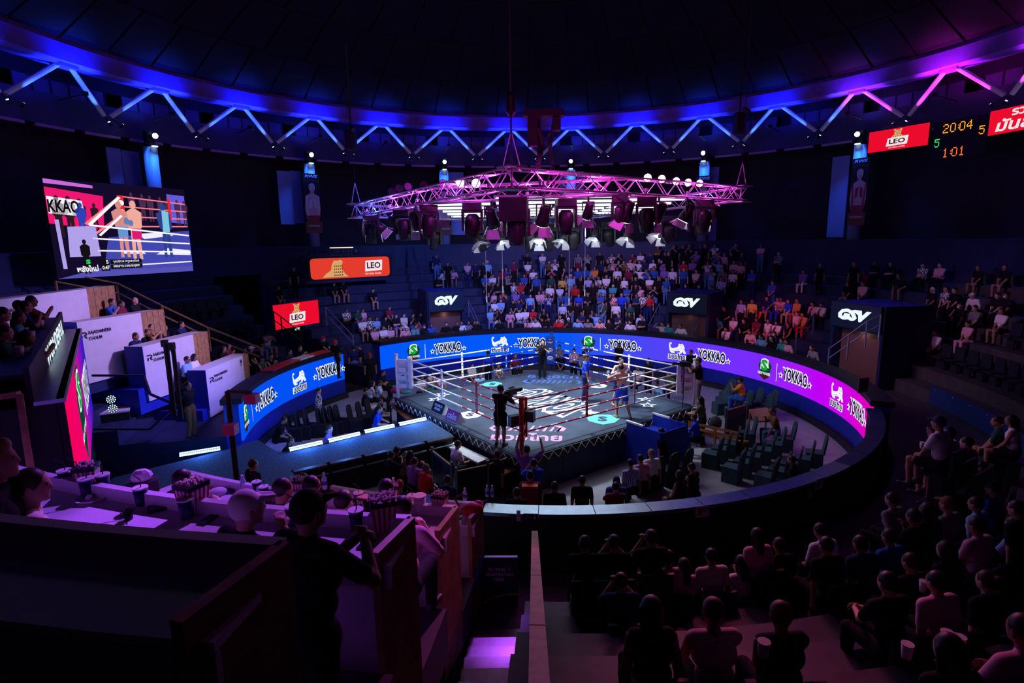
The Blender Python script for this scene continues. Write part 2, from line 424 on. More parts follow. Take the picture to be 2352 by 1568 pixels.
g_green = glow('led_green', s2l(20, 165, 50), 1.0); g_dgreen = glow('led_dark_green', s2l(10, 80, 60), 0.7); g_brown = glow('led_brown', s2l(80, 25, 30), 0.7)
RL = 9.73
def arcify(vs, th0, R, zc): return [polar(R, th0 - x/R, zc + y) for x, y, *_ in vs]
ZC = 1.37
def put(mb, vs, fs, th, R, dx=0, dy=0, dens=None):
    mb.add(arcify([(x+dx, y+dy) for x, y, *_ in vs], th, R, ZC), fs)
def fan(pts): return [tuple(range(len(pts)))]
tv, tf = text_geo('YOKKAO', 1.0, 0.030, space=0.98); ov, of = text_geo('YOKKAO', 1.0, 0.105, space=0.98)
def arch(vs, a): return [(x, y + a*(1-(x/0.75)**2), 0) for x, y, *_ in vs]
sx = 1.40/4.2
YK_o = arch([(x*sx, y*0.62, 0) for x, y, *_ in ov], 0.03); YK_t = arch([(x*sx, y*0.62, 0) for x, y, *_ in tv], 0.03)
def yokkao(parent, th):
    w = MB(); put(w, YK_o, of, th, RL-0.02)
    for s in (-1, 1):
        st = star(s*0.84, -0.06, 0.15); put(w, st, fan(st), th, RL-0.02)
    w.build('brand_outline', g_white, parent)
    b = MB(); put(b, YK_t, tf, th, RL-0.035)
    for s in (-1, 1):
        st = star(s*0.84, -0.06, 0.075); put(b, st, fan(st), th, RL-0.035)
    b.build('brand_lettering', g_black, parent)
th_v, th_f = text_geo('มวยไทย', 1.0, 0.03); th_o, th_of = text_geo('มวยไทย', 1.0, 0.09)
TIGER = [(-.42,.34),(-.36,.40),(-.30,.38),(-.29,.31),(-.33,.29),(-.34,.33),(-.37,.33),(-.36,.24),(-.33,.14),(-.25,.12),(-.12,.15),(0,.19),(.05,.27),(.05,.34),(.09,.37),(.12,.34),(.20,.36),(.25,.39),(.28,.35),(.33,.29),(.37,.20),(.36,.13),(.38,.05),(.43,-.01),(.44,-.08),(.36,-.10),(.31,-.06),(.29,.0),(.24,-.04),(.20,-.10),(.10,-.10),(.10,-.06),(.14,-.03),(.12,.02),(.0,.0),(-.12,-.01),(-.18,-.05),(-.12,-.07),(-.12,-.11),(-.30,-.11),(-.36,-.06),(-.40,.02),(-.41,.12),(-.43,.22)]
def tiger(parent, th):
    w = MB(); put(w, [(x, y+.03, 0) for x, y in TIGER], fan(TIGER), th, RL-0.02)
    put(w, fit_width(th_o, 0.92, 0.36, 0, -0.22), th_of, th, RL-0.02)
    w.build('tiger_logo', g_white, parent)
    b = MB(); put(b, fit_width(th_v, 0.84, 0.30, 0, -0.22), th_f, th, RL-0.035)
    for x, y, a in ((.18,.28,.4),(.27,.26,-.5),(.2,.16,.2),(.3,.12,.9),(-.05,.05,.5),(-.2,.0,.6),(.05,.03,.4)):
        q = [(x-.05*math.cos(a), y-.05*math.sin(a)+.03, 0), (x, y+.045, 0), (x+.05*math.cos(a), y+.05*math.sin(a)+.03, 0), (x, y+.02, 0)]
        m2 = MB(); put(m2, q, fan(q), th, RL-0.035); m2.build('tiger_stripe', g_black, parent)
    b.build('tiger_lettering', g_black, parent)
sv, sf = text_geo('S', 1.0, 0.055); so, sof = text_geo('S', 1.0, 0.10)
nv, nf = text_geo('NEW POWER', 1.0, 0.03)
def power(parent, th):
    d = MB(); q = [(-.36,.10,0),(-.22,.34,0),(.2,.36,0),(.38,.16,0),(.28,-.12,0),(.30,-.28,0),(0,-.47,0),(-.30,-.28,0),(-.26,-.05,0)]
    put(d, q, fan(q), th, RL-0.012); d.build('shield', g_dgreen, parent)
    d = MB(); q = [(-.27,-.20,0),(.27,-.20,0),(.24,-.30,0),(0,-.44,0),(-.24,-.30,0)]; put(d, q, fan(q), th, RL-0.02); d.build('shield_tip', g_brown, parent)
    w = MB(); put(w, fit_width(so, .46, .56, 0, .16), sof, th, RL-0.025); put(w, fit_width(nv, .66, .12, 0, -.19), nf, th, RL-0.03); w.build('letter_outline', g_white, parent)
    g = MB(); put(g, fit_width(sv, .36, .46, 0, .16), sf, th, RL-0.04); g.build('letter', g_green, parent)
def bar(parent, th):
    w = MB(); put(w, [(-.012,-.36,0),(.012,-.36,0),(.012,.36,0),(-.012,.36,0)], [(0,1,2,3)], th, RL-0.02); w.build('divider', g_white, parent)
def led_board(name, label, th_left, th_right, items, m_led=m_led):
    root = empty(name, polar(RL, (th_left+th_right)/2, 0.82), 0, label, 'led screen', 'ring side led screens')
    inv = Matrix.Translation(-root.location)
    n = max(1, round((th_left-th_right)*RL/0.96))
    first = len(bpy.data.objects)
    kids = []
    class P: pass
    for i in range(n):
        a, b = th_left - (th_left-th_right)*i/n, th_left - (th_left-th_right)*(i+1)/n
        kids.append(MB().arc([(RL, 0.82), (RL+0.06, 0.82), (RL+0.06, 1.92), (RL, 1.92)], a, b + 0.0006, 4).build('led_panel', m_led))
    for kind, px, py in items:
        before = set(bpy.data.objects)
        {'Y': yokkao, 'T': tiger, 'S': power, 'B': bar}[kind](None, theta(on_cyl(px, py, RL)))
        kids += [o for o in bpy.data.objects if o not in before]
    for o in kids:
        o.parent = root; o.matrix_parent_inverse = inv
    return root
led_board('led_board', 'long curved led screen along the far ring side wall, blue turning magenta', D2(138), D2(-24),
          [('S', 949, 806), ('B', 976, 802), ('Y', 1029, 800), ('T', 1148, 794), ('Y', 1222, 791), ('S', 1351, 792), ('B', 1379, 792), ('Y', 1431, 796), ('T', 1556, 806), ('Y', 1636, 821), ('S', 1757, 846), ('B', 1785, 850), ('Y', 1829, 866), ('T', 1924, 912), ('Y', 1972, 950)])
def led_left():
    return led_board('led_board', 'short blue curved led screen on the left wall above the runway', D2(197), D2(150.3),
        [('S', 562, 945), ('B', 577, 934), ('Y', 608, 914), ('T', 686, 872), ('Y', 754, 848)], glow('led_blue', s2l(0, 80, 245), 1.0))
led_left()
# magenta/purple led on the entrance portal: built with the portal

# flat boards ------------------------------------------------------
class Board:
    """flat panel facing the arena; local x right, z up, face at y = 0, viewer at -y"""
    def __init__(s, name, label, cat, pl, pr, z0, z1, depth=0.12, group=None, m=None, tilt=0.0):
        pl = Vector((pl[0], pl[1], 0)); pr = Vector((pr[0], pr[1], 0)); d = pr - pl
        s.w = d.length; s.h = z1 - z0
        s.root = empty(name, (pl.x, pl.y, z0), math.atan2(d.y, d.x), label, cat, group)
        s.root.rotation_euler.x = tilt
        s.layer = 0
        MB().box2((0, 0, 0), (s.w, depth, s.h)).build('casing', m or m_black, s.root)
    def P(s, pts, lay): return [(x*s.w, -0.004*lay, y*s.h) for x, y, *_ in pts]
    def fill(s, name, polys, m, lay, thick=False):
        mb = MB()
        for q in polys: mb.poly(s.P(q, lay))
        return mb.build(name, m, s.root)
    def text(s, name, body, m, cx, cy, w, h, lay, offset=0.0, shear=0.0):
        v, f = text_geo(body, 1.0, offset, shear=shear)
        v = fit_width(v, w, h, cx, cy)
        mb = MB(); mb.add(s.P(v, lay), f); return mb.build(name, m, s.root)
def rect(x0, y0, x1, y1): return [(x0, y0), (x1, y0), (x1, y1), (x0, y1)]
def board_px(name, label, cat, L, Rt, R, far=True, **kw):
    xl, ytl, ybl = L; xr, ytr, ybr = Rt
    a = on_cyl(xl, (ytl+ybl)/2, R, far); b = on_cyl(xr, (ytr+ybr)/2, R, far)
    def zz(p, px, py):
        d = ray(px, py); t = math.hypot(p.x-CAM.x, p.y-CAM.y)/math.hypot(d.x, d.y); return CAM.z + d.z*t
    z1 = (zz(a, xl, ytl)+zz(b, xr, ytr))/2; z0 = (zz(a, xl, ybl)+zz(b, xr, ybr))/2
    return Board(name, label, cat, a, b, z0, z1, **kw)
g_red = glow('sign_red', s2l(235, 12, 45), 1.0); g_tan = glow('leopard_tan', s2l(225, 170, 110), 0.9); g_cream = glow('sign_white', s2l(245, 235, 240), 0.95)
g_maroon = mat('sign_maroon', s2l(70, 15, 30), 0.5, emit=0.5, emit_color=s2l(90, 20, 35)); g_spot = mat('leopard_spot', s2l(40, 22, 14), 0.6)
def leo_art(B, cx=0.5, k=1.0, text_w=0.34):
    hd = [(cx-.11,.54),(cx-.10,.62),(cx-.06,.70),(cx-.055,.84),(cx-.075,.93),(cx-.05,.95),(cx-.03,.90),(cx+.03,.91),(cx+.05,.95),(cx+.07,.92),(cx+.055,.82),(cx+.05,.70),(cx+.08,.60),(cx+.10,.54)]
    B.fill('leopard', [hd], g_tan, 2)
    B.fill('leopard_spots', [ellipse(cx+a, b, .008, .016, 7) for a, b in ((-.04,.84),(.03,.85),(0,.88),(-.07,.62),(-.03,.6),(.05,.6),(.0,.64),(-.05,.68),(.035,.7),(.07,.57),(-.02,.78),(.025,.78),(0,.735))], g_spot, 3)
    q = [(cx-text_w/2-.01,.20),(cx+text_w/2-.005,.22),(cx+text_w/2+.01,.60),(cx-text_w/2+.012,.56)]
    B.fill('name_plate', [q], g_cream, 4)
    B.text('name_lettering', 'LEO', g_maroon, cx, .40, text_w*.78, .22, 5, 0.03)
    B.text('small_lettering', 'LEO SODA WATER', g_cream, cx, .13, text_w*.8, .055, 3, 0.02)
def leo_sign(label, L, Rt, R):
    B = board_px('illuminated_sign', label, 'sign', L, Rt, R)
    B.fill('lit_face', [rect(.01, .02, .99, .98)], g_red, 1); leo_art(B); return B
leo_sign('red lit sign with leopard and LEO above the left seating entrance', (627, 697, 755), (733, 690, 746), 12.3)
leo_sign('red lit LEO sign hung high beside the digital scoreboard', (1994, 303, 352), (2135, 281, 334), 19.0)
def gsv(label, L, Rt, R):
    B = board_px('advertising_board', label, 'board', L, Rt, R, group='GSV boards over the stand entrances')
    B.fill('face', [rect(.01, .02, .99, .98)], mat('gsv_face', (0.012, 0.03, 0.055), 0.4), 1)
    B.text('lettering', 'GSV', glow('gsv_white', (0.86, 0.97, 1.0), 1.0), .5, .54, .66, .46, 2, 0.075, 0.32)
    return B
g1 = gsv('dark board lettered GSV over the entrance left of centre', (984, 669, 716), (1066, 668, 713), 12.25)
g2 = gsv('dark board lettered GSV over the entrance right of centre', (1531, 673, 719), (1625, 672, 721), 12.25)
g3 = gsv('dark board lettered GSV over the entrance nearest the right edge', (1907, 694, 751), (2023, 701, 761), 12.25)
# stand entrances under the boards: dark walls round a doorway with a lit back
m_door = mat('passage_wall', (0.16, 0.08, 0.07), 0.6)
ent = []
for B, nm in ((g1, 1), (g2, 2), (g3, 3)):
    r = empty('wall_entrance', B.root.location, B.root.rotation_euler.z, kind='structure'); r.location.z = 0
    zt = B.root.location.z; w = B.w
    MB().box2((-0.05, 0.13, 0.95), (0.08, 2.2, zt+B.h)).build('side_wall', m_navy, r)
    MB().box2((w-0.08, 0.13, 0.95), (w+0.05, 2.2, zt+B.h)).build('side_wall', m_navy, r)
    MB().box2((0.08, 0.13, zt-0.05), (w-0.08, 2.2, zt+B.h)).build('lintel', m_blue, r)
    MB().box2((0.08, 0.55, 0.95), (w-0.08, 0.62, zt-0.05)).build('passage_back', m_door, r)
    ent.append(r)
    c = r.matrix_basis @ Vector((w*0.5, 0.4, zt-0.25))
    lamp('passage_light', 'POINT', c, (1.0, 0.65, 0.45), 1.5 if nm != 2 else 0.3, size=0.1)
# video wall
B = Board('video_wall', 'large video wall showing the live bout above the left boxes', 'screen', (-17.2, 1.2), (-15.1, 6.2), 5.52, 9.02, 0.25)
VS = 1.15
def G(n, c, k=1.0): return glow('picture_' + n, s2l(*c), VS*k)
B.fill('picture_ground', [rect(0, 0, 1, 1)], G('night', (18, 10, 40)), 1)
B.fill('picture_board', [[(.0,.56),(.34,.50),(.36,.86),(.0,.92)]], G('pink', (225, 20, 105)), 2)
B.fill('picture_light_bar', [[(.0,.955),(.30,.935),(.30,.965),(.0,1.0)]], G('lilac', (190, 100, 205)), 2)
B.fill('picture_mat', [[(.30,.06),(1,.06),(1,.50),(.36,.42)]], G('mat', (62, 66, 165)), 2)
B.fill('picture_mat_edge', [[(.0,.0),(1,.0),(1,.09),(.30,.10)]], G('apron', (80, 75, 170)), 2)
B.fill('picture_far_board', [[(.84,.60),(.99,.58),(.99,.92),(.84,.93)]], G('blueboard', (95, 85, 205)), 2)
B.fill('picture_mat_print', [[(.62,.40),(.86,.44),(.78,.48),(.58,.46)], [(.70,.22),(.99,.20),(.99,.26),(.80,.29)], [(.44,.24),(.62,.23),(.60,.26),(.48,.28)]], G('print', (225, 225, 245)), 3)
def fig(x, y, h, lean=0.0):
    k = h
    return [[(x-.055*k, y),(x-.02*k, y),(x-.005*k, y+.42*k),(x+.02*k, y),(x+.055*k, y),(x+.05*k, y+.5*k),(x+.085*k, y+.55*k),(x+.09*k+lean, y+.80*k),(x+.03*k+lean, y+.86*k),(x-.03*k+lean, y+.86*k),(x-.09*k+lean, y+.80*k),(x-.08*k, y+.55*k),(x-.05*k, y+.5*k)], ellipse(x+lean, y+.93*k, .036*k, .075*k, 10)]
B.fill('picture_crowd', [p for i in range(7) for p in fig(.56+.07*i+(.01*(i % 2)), .62-.01*i, .30)], G('crowd', (70, 40, 75)), 3)
B.fill('picture_corner_men', [p for a in ((.06,.42,.42),(.13,.40,.44),(.20,.42,.40),(.29,.48,.30)) for p in fig(*a)], G('seconds', (40, 22, 34)), 3)
B.fill('picture_corner_men', [p for p in fig(.20,.42,.36)], G('second_blue', (45, 60, 170)), 4)
B.text('picture_lettering', 'KKAO', G('ink', (16, 14, 20)), .10, .735, .19, .13, 4, 0.03)
B.fill('picture_lettering_ground', [[(.005,.66),(.20,.64),(.225,.70),(.215,.80),(.005,.83)]], G('white', (240, 235, 245)), 3)
def stick(a, b, w): 
    dx, dy = b[0]-a[0], b[1]-a[1]; L = math.hypot(dx, dy); n = (-dy/L*w, dx/L*w)
    return [(a[0]-n[0], a[1]-n[1]), (b[0]-n[0], b[1]-n[1]), (b[0]+n[0], b[1]+n[1]), (a[0]+n[0], a[1]+n[1])]
B.fill('picture_red_ropes', [stick((.48,.87-.11*i),(.99,.82-.09*i), .007) for i in range(4)] + [stick((.22,.56-.16*i),(.47,.86-.2*i), .010) for i in range(2)], G('redrope', (235, 120, 130)), 5)
B.fill('picture_red_post', [rect(.455,.55,.50,.88), rect(.84,.62,.86,.88)], G('redpad', (220, 35, 45)), 6)
B.fill('picture_pad_logo', [ellipse(.478,.80,.022,.03), ellipse(.478,.70,.022,.03)], G('white', (240, 235, 245)), 7)
B.fill('picture_fighter', fig(.465,.20,.62,-.01) , G('skin_a', (205, 130, 125)), 8)
B.fill('picture_fighter', fig(.555,.17,.66,.005), G('skin_b', (225, 160, 145)), 8)
B.fill('picture_gloves', [ellipse(.50,.60,.02,.04), ellipse(.53,.58,.02,.035)], G('glove', (90, 120, 170)), 9)
B.fill('picture_trunks', [[(.53,.40),(.60,.40),(.605,.52),(.53,.52)]], G('trunks_pink', (205, 25, 110)), 9)
B.fill('picture_trunks', [[(.43,.42),(.50,.42),(.505,.54),(.43,.54)]], G('trunks_blue', (95, 140, 200)), 9)
B.fill('picture_referee', fig(.80,.18,.64,-.012), G('referee', (40, 60, 130)), 8)
B.fill('picture_referee_shirt', [[(.775,.48),(.83,.48),(.835,.72),(.78,.74)]], G('ref_shirt', (120, 185, 210)), 9)
B.fill('picture_white_ropes', [stick((.24,.55),(.99,.44), .009), stick((.25,.41),(.99,.34), .008), stick((.27,.28),(.99,.235), .008), stick((.58,.11),(.99,.12), .007), stick((.24,.55),(.47,.86), .012), stick((.30,.44),(.47,.66), .010)], G('white', (240, 235, 245)), 10)
B.fill('picture_white_pad', [[(.09,.22),(.29,.22),(.28,.54),(.10,.53)], [(.04,.10),(.065,.10),(.055,.60),(.03,.60)]], G('padwhite', (165, 150, 220)), 10)
B.fill('picture_cornerman', [p for p in fig(.19,.04,.36)], G('ink', (16, 14, 20)), 11)
B.fill('picture_caption_ground', [rect(.345,.13,.575,.18), rect(.345,.075,.575,.125), rect(.28,.06,.34,.185)], G('ink', (16, 14, 20)), 11)
B.text('picture_caption', 'พลังใหม่', G('white', (240, 235, 245)), .19, .095, .14, .07, 12, 0.03)
B.text('picture_timer', '0:47', G('white', (240, 235, 245)), .312, .095, .05, .04, 12, 0.02)
B.text('picture_round', '5', G('white', (240, 235, 245)), .325, .155, .016, .04, 12, 0.02)
B.text('picture_names', 'ยุปปร์กาส พยูหสมดันต์', G('white', (240, 235, 245)), .46, .155, .19, .035, 12, 0.01)
B.text('picture_names', 'เพชรสยาม ส.พระกระตุพลา', G('white', (240, 235, 245)), .46, .10, .19, .035, 12, 0.01)
B.text('picture_emblem', 'S', G('green', (40, 200, 70)), .20, .165, .03, .05, 12, 0.06)
# scoreboard
DOT = {'0': '01110100011000110001100011000101110', '1': '00100011000010000100001000010001110', '2': '01110100010000100110010001000011111', '4': '00010001100101010010111110001000010', '5': '11111100001111000001000011000101110'}
B = board_px('digital_scoreboard', 'black digital scoreboard reading 20:04 and 1:01', 'scoreboard', (2141, 282, 372), (2268, 262, 350), 19.0)
def digits(s, x, y, hgt, m):
    cw = hgt*0.62*B.h/B.w/5*1.0; ch = hgt/7.0
    for c in s:
        mb = MB()
        if c == ':':
            for r in (2, 4): mb.poly(B.P(ellipse(x+cw*.6, y+r*ch, cw*.42, ch*.42, 8), 2))
            x += cw*1.8; mb.build('digit_colon', m, B.root)['kind'] = 'stuff'; continue
        for i, b in enumerate(DOT[c]):
            if b == '1': mb.poly(B.P(ellipse(x+(i % 5)*cw, y+(6-i//5)*ch, cw*.46, ch*.46, 8), 2))
        x += cw*6.2; mb.build('digit', m, B.root)['kind'] = 'stuff'
g_amber = glow('digit_amber', (1.0, 0.35, 0.04), 1.6)
digits('20:04', .20, .70, .24, g_amber); digits('5', .86, .52, .22, g_amber); digits('5', .06, .36, .22, glow('digit_green', (0.05, 0.8, 0.15), 1.4)); digits('1:01', .24, .06, .24, glow('digit_red', (1.0, 0.16, 0.03), 1.6))
B = board_px('illuminated_sign', 'red lit sign with white Thai lettering at the top right corner', 'sign', (2271, 257, 309), (2420, 222, 292), 18.6)
B.fill('lit_face', [rect(.01, .02, .99, .98)], g_red, 1)
B.text('lettering', 'รวม', g_cream, .55, .78, .36, .26, 2, 0.03); B.text('lettering', 'มันส์', g_cream, .44, .36, .62, .48, 2, 0.03, 0.15)
# bar counter front with the leopard advert, high on the left
B = board_px('bar_counter', 'lit red bar front with leopard and LEO lettering high on the far left stand', 'counter', (706, 588, 641), (900, 588, 640), 16.6)
MB().box2((-0.15, -0.02, -0.15), (B.w+0.15, 0.5, 0)).build('plinth', m_navy, B.root)
MB().box2((-0.15, -0.08, B.h), (B.w+0.15, 0.7, B.h+0.08)).build('worktop', m_navy, B.root)
def rr(x0, y0, x1, y1, rx, ry):
    pts = []
    for cx, cy, a in ((x1-rx, y0+ry, -90), (x1-rx, y1-ry, 0), (x0+rx, y1-ry, 90), (x0+rx, y0+ry, 180)):
        pts += [(cx+rx*math.cos(D2(a+t)), cy+ry*math.sin(D2(a+t))) for t in (0, 30, 60, 90)]
    return pts
B.fill('lit_face', [rr(.03, .06, .97, .94, .04, .16)], glow('bar_red', s2l(225, 60, 45), 1.0), 1)
B.fill('leopard', [[(.16,.12),(.20,.28),(.26,.42),(.27,.66),(.30,.84),(.34,.82),(.37,.86),(.40,.80),(.38,.5),(.42,.25),(.46,.12)]], g_tan, 2)
B.fill('leopard_spots', [ellipse(.30+.022*(i % 5), .2+.13*(i//5), .007, .03, 6) for i in range(20)], g_spot, 3)
B.fill('name_plate', [[(.66,.30),(.87,.34),(.88,.80),(.67,.78)]], g_cream, 2); B.text('name_lettering', 'LEO', g_maroon, .77, .57, .17, .28, 3, 0.03); B.text('small_lettering', 'LEO SODA WATER', g_cream, .76, .2, .2, .07, 3, 0.02)
MB().box2((B.w*.3, 0.2, B.h+0.45), (B.w*.55, 0.5, B.h+0.5)).build('lit_shelf', glow('shelf_light', (1, .75, .45), 1.2), B.root)
btl = MB()
for i in range(16):
    x = B.w*(.05+.055*i+.01*(i % 3)); btl.lathe((x, 0.35, B.h+0.08), [(.035, 0), (.035, .16), (.014, .22), (.014, .28)], 6)
btl.build('bottles_on_the_bar', mat('bottle_glass', (.05, .05, .06), .1), B.root)['kind'] = 'stuff'
# column banners with a printed boxer
m_bn = mat('banner_black', s2l(24, 26, 36), .6); m_bs = mat('banner_skin', s2l(205, 185, 185), .6); m_bl = mat('banner_white', s2l(215, 225, 235), .6); m_bb = mat('banner_brown', s2l(125, 85, 65), .6); m_bp = mat('banner_red', s2l(150, 50, 75), .6); m_bh = mat('banner_hair', s2l(22, 20, 26), .6)
def banner(label, L, Rt, caption, R=19.55, bare=False):
    B = board_px('column_banner', label, 'banner', L, Rt, R, depth=0.02, m=m_bn, group='printed fighter banners on the columns')
    B.text('lettering', 'RWS', m_bl, .5, .955, .75, .045, 2, 0.04, 0.2)
    B.fill('printed_checks', [rect(.1+.16*i, .90-.018*j, .17+.16*i, .907-.018*j) for i in range(6) for j in range(3)], m_bb, 2)
    B.fill('printed_body', [[(.10,.62),(.40,.67),(.40,.71),(.62,.71),(.62,.67),(.92,.62),(.96,.40),(.86,.24),(.12,.24),(.02,.40)]], m_bs, 2)
    B.fill('printed_face', [ellipse(.51, .775, .19, .082, 16)], m_bs, 3)
    B.fill('printed_hair', [[(.30,.80),(.34,.86),(.52,.88),(.70,.86),(.73,.80),(.66,.835),(.5,.845),(.38,.83)]], m_bh, 4)
    B.fill('printed_features', [ellipse(.43,.785,.035,.007,8), ellipse(.60,.785,.035,.007,8), ellipse(.52,.735,.05,.007,8)], m_bh, 4)
    B.fill('printed_stripes', [[(.10,.62),(.18,.63),(.26,.30),(.16,.28)], [(.92,.62),(.84,.63),(.76,.30),(.86,.28)], [(.30,.55),(.48,.58),(.46,.44),(.30,.40)], [(.56,.58),(.74,.55),(.74,.40),(.58,.44)]], m_bl if not bare else m_bp, 3)
    B.fill('printed_trunks', [[(.12,.30),(.88,.30),(.84,.19),(.16,.19)]], m_bp, 4)
    B.fill('printed_panel', [rect(.0, .0, 1, .19)], m_bb, 3)
    B.text('caption', caption, m_bl, .5, .125, .7, .03, 4, 0.03); B.text('caption', 'RAJADAMNERN', m_bh, .5, .07, .6, .015, 4, 0.01)
banner('tall banner with long haired woman fighter on the left column', (699, 398, 536), (737, 399, 534), 'SUWANNASILA')
banner('tall banner with short haired bare chested fighter on the right column', (1952, 364, 518), (1992, 362, 516), 'RITTEWADA', bare=True)
banner('banner half hidden behind the lighting rig right of centre', (1598, 404, 540), (1632, 403, 538), 'PETCHPATTAYA', bare=True)
banner('banner hidden behind the lighting rig left of centre', (1004, 420, 540), (1036, 420, 540), 'KULLAPUN')
# blue wall panels lit beside the columns
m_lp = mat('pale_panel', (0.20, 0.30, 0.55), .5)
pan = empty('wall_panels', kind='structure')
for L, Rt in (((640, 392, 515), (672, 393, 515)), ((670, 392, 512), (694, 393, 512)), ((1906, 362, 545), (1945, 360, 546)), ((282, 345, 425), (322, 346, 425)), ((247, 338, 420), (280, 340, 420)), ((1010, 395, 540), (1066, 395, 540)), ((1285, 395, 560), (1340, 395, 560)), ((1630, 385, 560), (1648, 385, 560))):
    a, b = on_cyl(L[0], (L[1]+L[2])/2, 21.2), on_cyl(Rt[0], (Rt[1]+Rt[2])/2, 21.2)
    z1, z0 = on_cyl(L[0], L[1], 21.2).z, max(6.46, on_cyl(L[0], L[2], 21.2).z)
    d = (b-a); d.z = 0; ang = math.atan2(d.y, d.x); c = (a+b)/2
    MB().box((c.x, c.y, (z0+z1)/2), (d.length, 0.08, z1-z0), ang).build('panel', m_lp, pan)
# small lit exit sign
B = board_px('exit_sign', 'small green and white EXIT sign under the left leopard sign', 'sign', (677, 752, 758), (689, 751, 758), 12.6)
B.fill('lit_face', [rect(0, 0, 1, 1)], glow('exit_green', (.03, .35, .2), .8), 1); B.text('lettering', 'EXIT', g_cream, .5, .5, .85, .7, 2, .03)
# ================================================================ boxing ring
RING_YAW = -0.1451 + PI/4
MATZ = 1.086; HP = 5.30/math.sqrt(2); HR = 4.594/math.sqrt(2)
ring = empty('boxing_ring', (0, 0, 0), RING_YAW, 'square boxing ring with dark mat, ropes and red, white and blue corners', 'ring')
RW = Matrix.Rotation(RING_YAW, 4, 'Z'); RWi = RW.inverted()
m_canvas = mat('ring_canvas', (0.036, 0.052, 0.085), 0.75, noise=0.35, scale=1.6, bump=0.05)
m_apron = mat('ring_apron', (0.012, 0.018, 0.07), 0.55, noise=0.2, scale=3)
m_rw = mat('rope_white', (0.80, 0.80, 0.82), 0.45); m_rr = mat('rope_red', (0.50, 0.035, 0.05), 0.45); m_rb = mat('rope_blue', (0.02, 0.06, 0.40), 0.45)
m_pr = mat('pad_red', (0.55, 0.02, 0.02), 0.3, noise=0.3, scale=9, bump=0.3); m_pb = mat('pad_blue', (0.02, 0.09, 0.45), 0.4); m_pw = mat('pad_white', (0.78, 0.78, 0.84), 0.5, bump=0.2, scale=7)
m_print = mat('mat_print_white', (0.82, 0.84, 0.86), 0.6); m_ppink = mat('mat_print_pink', (0.80, 0.30, 0.62), 0.6); m_pblue = mat('mat_print_blue', (0.07, 0.14, 0.60), 0.6); m_pteal = mat('mat_print_teal', (0.12, 0.55, 0.50), 0.6)
MB().box2((-HP, -HP, MATZ-0.10), (HP, HP, MATZ)).build('mat', m_canvas, ring)
for i in range(4):
    a = i*PI/2; c, s = math.cos(a), math.sin(a)
    f = lambda x, y, z: (x*c - y*s, x*s + y*c, z)
    for k in range(5):
        x0 = -HP + 2*HP*k/5; x1 = x0 + 2*HP/5 - 0.015
        mb = MB(); mb.add([f(x, y, z) for x in (x0, x1) for y in (-HP+0.02, -HP+0.08) for z in (0.0, MATZ-0.26)], [(0,1,3,2),(4,6,7,5),(0,4,5,1),(2,3,7,6),(0,2,6,4),(1,5,7,3)])
        mb.build('skirt_panel', m_apron, ring)
    mb = MB(); mb.add([f(x, y, z) for x in (-HP, HP) for y in (-HP-0.05, -HP+0.02) for z in (MATZ-0.27, MATZ-0.02)], [(0,1,3,2),(4,6,7,5),(0,4,5,1),(2,3,7,6),(0,2,6,4),(1,5,7,3)])
    mb.build('edge_roll', mat('edge_black', (0.02, 0.02, 0.025), 0.6), ring)
    # zig-zag lacing along the mat edge
    n = 44; pts = [f(-HP + 2*HP*(j+0.25*random.random())/n, -HP-0.075-0.02*random.random(), MATZ-0.02 if j % 2 == 0 else MATZ-0.20-0.05*random.random()) for j in range(n+1)]
    o = MB().path(pts, 0.011, 5).build('edge_lacing', mat('lacing_cord', (0.70, 0.66, 0.60), 0.7), ring); o['kind'] = 'stuff'
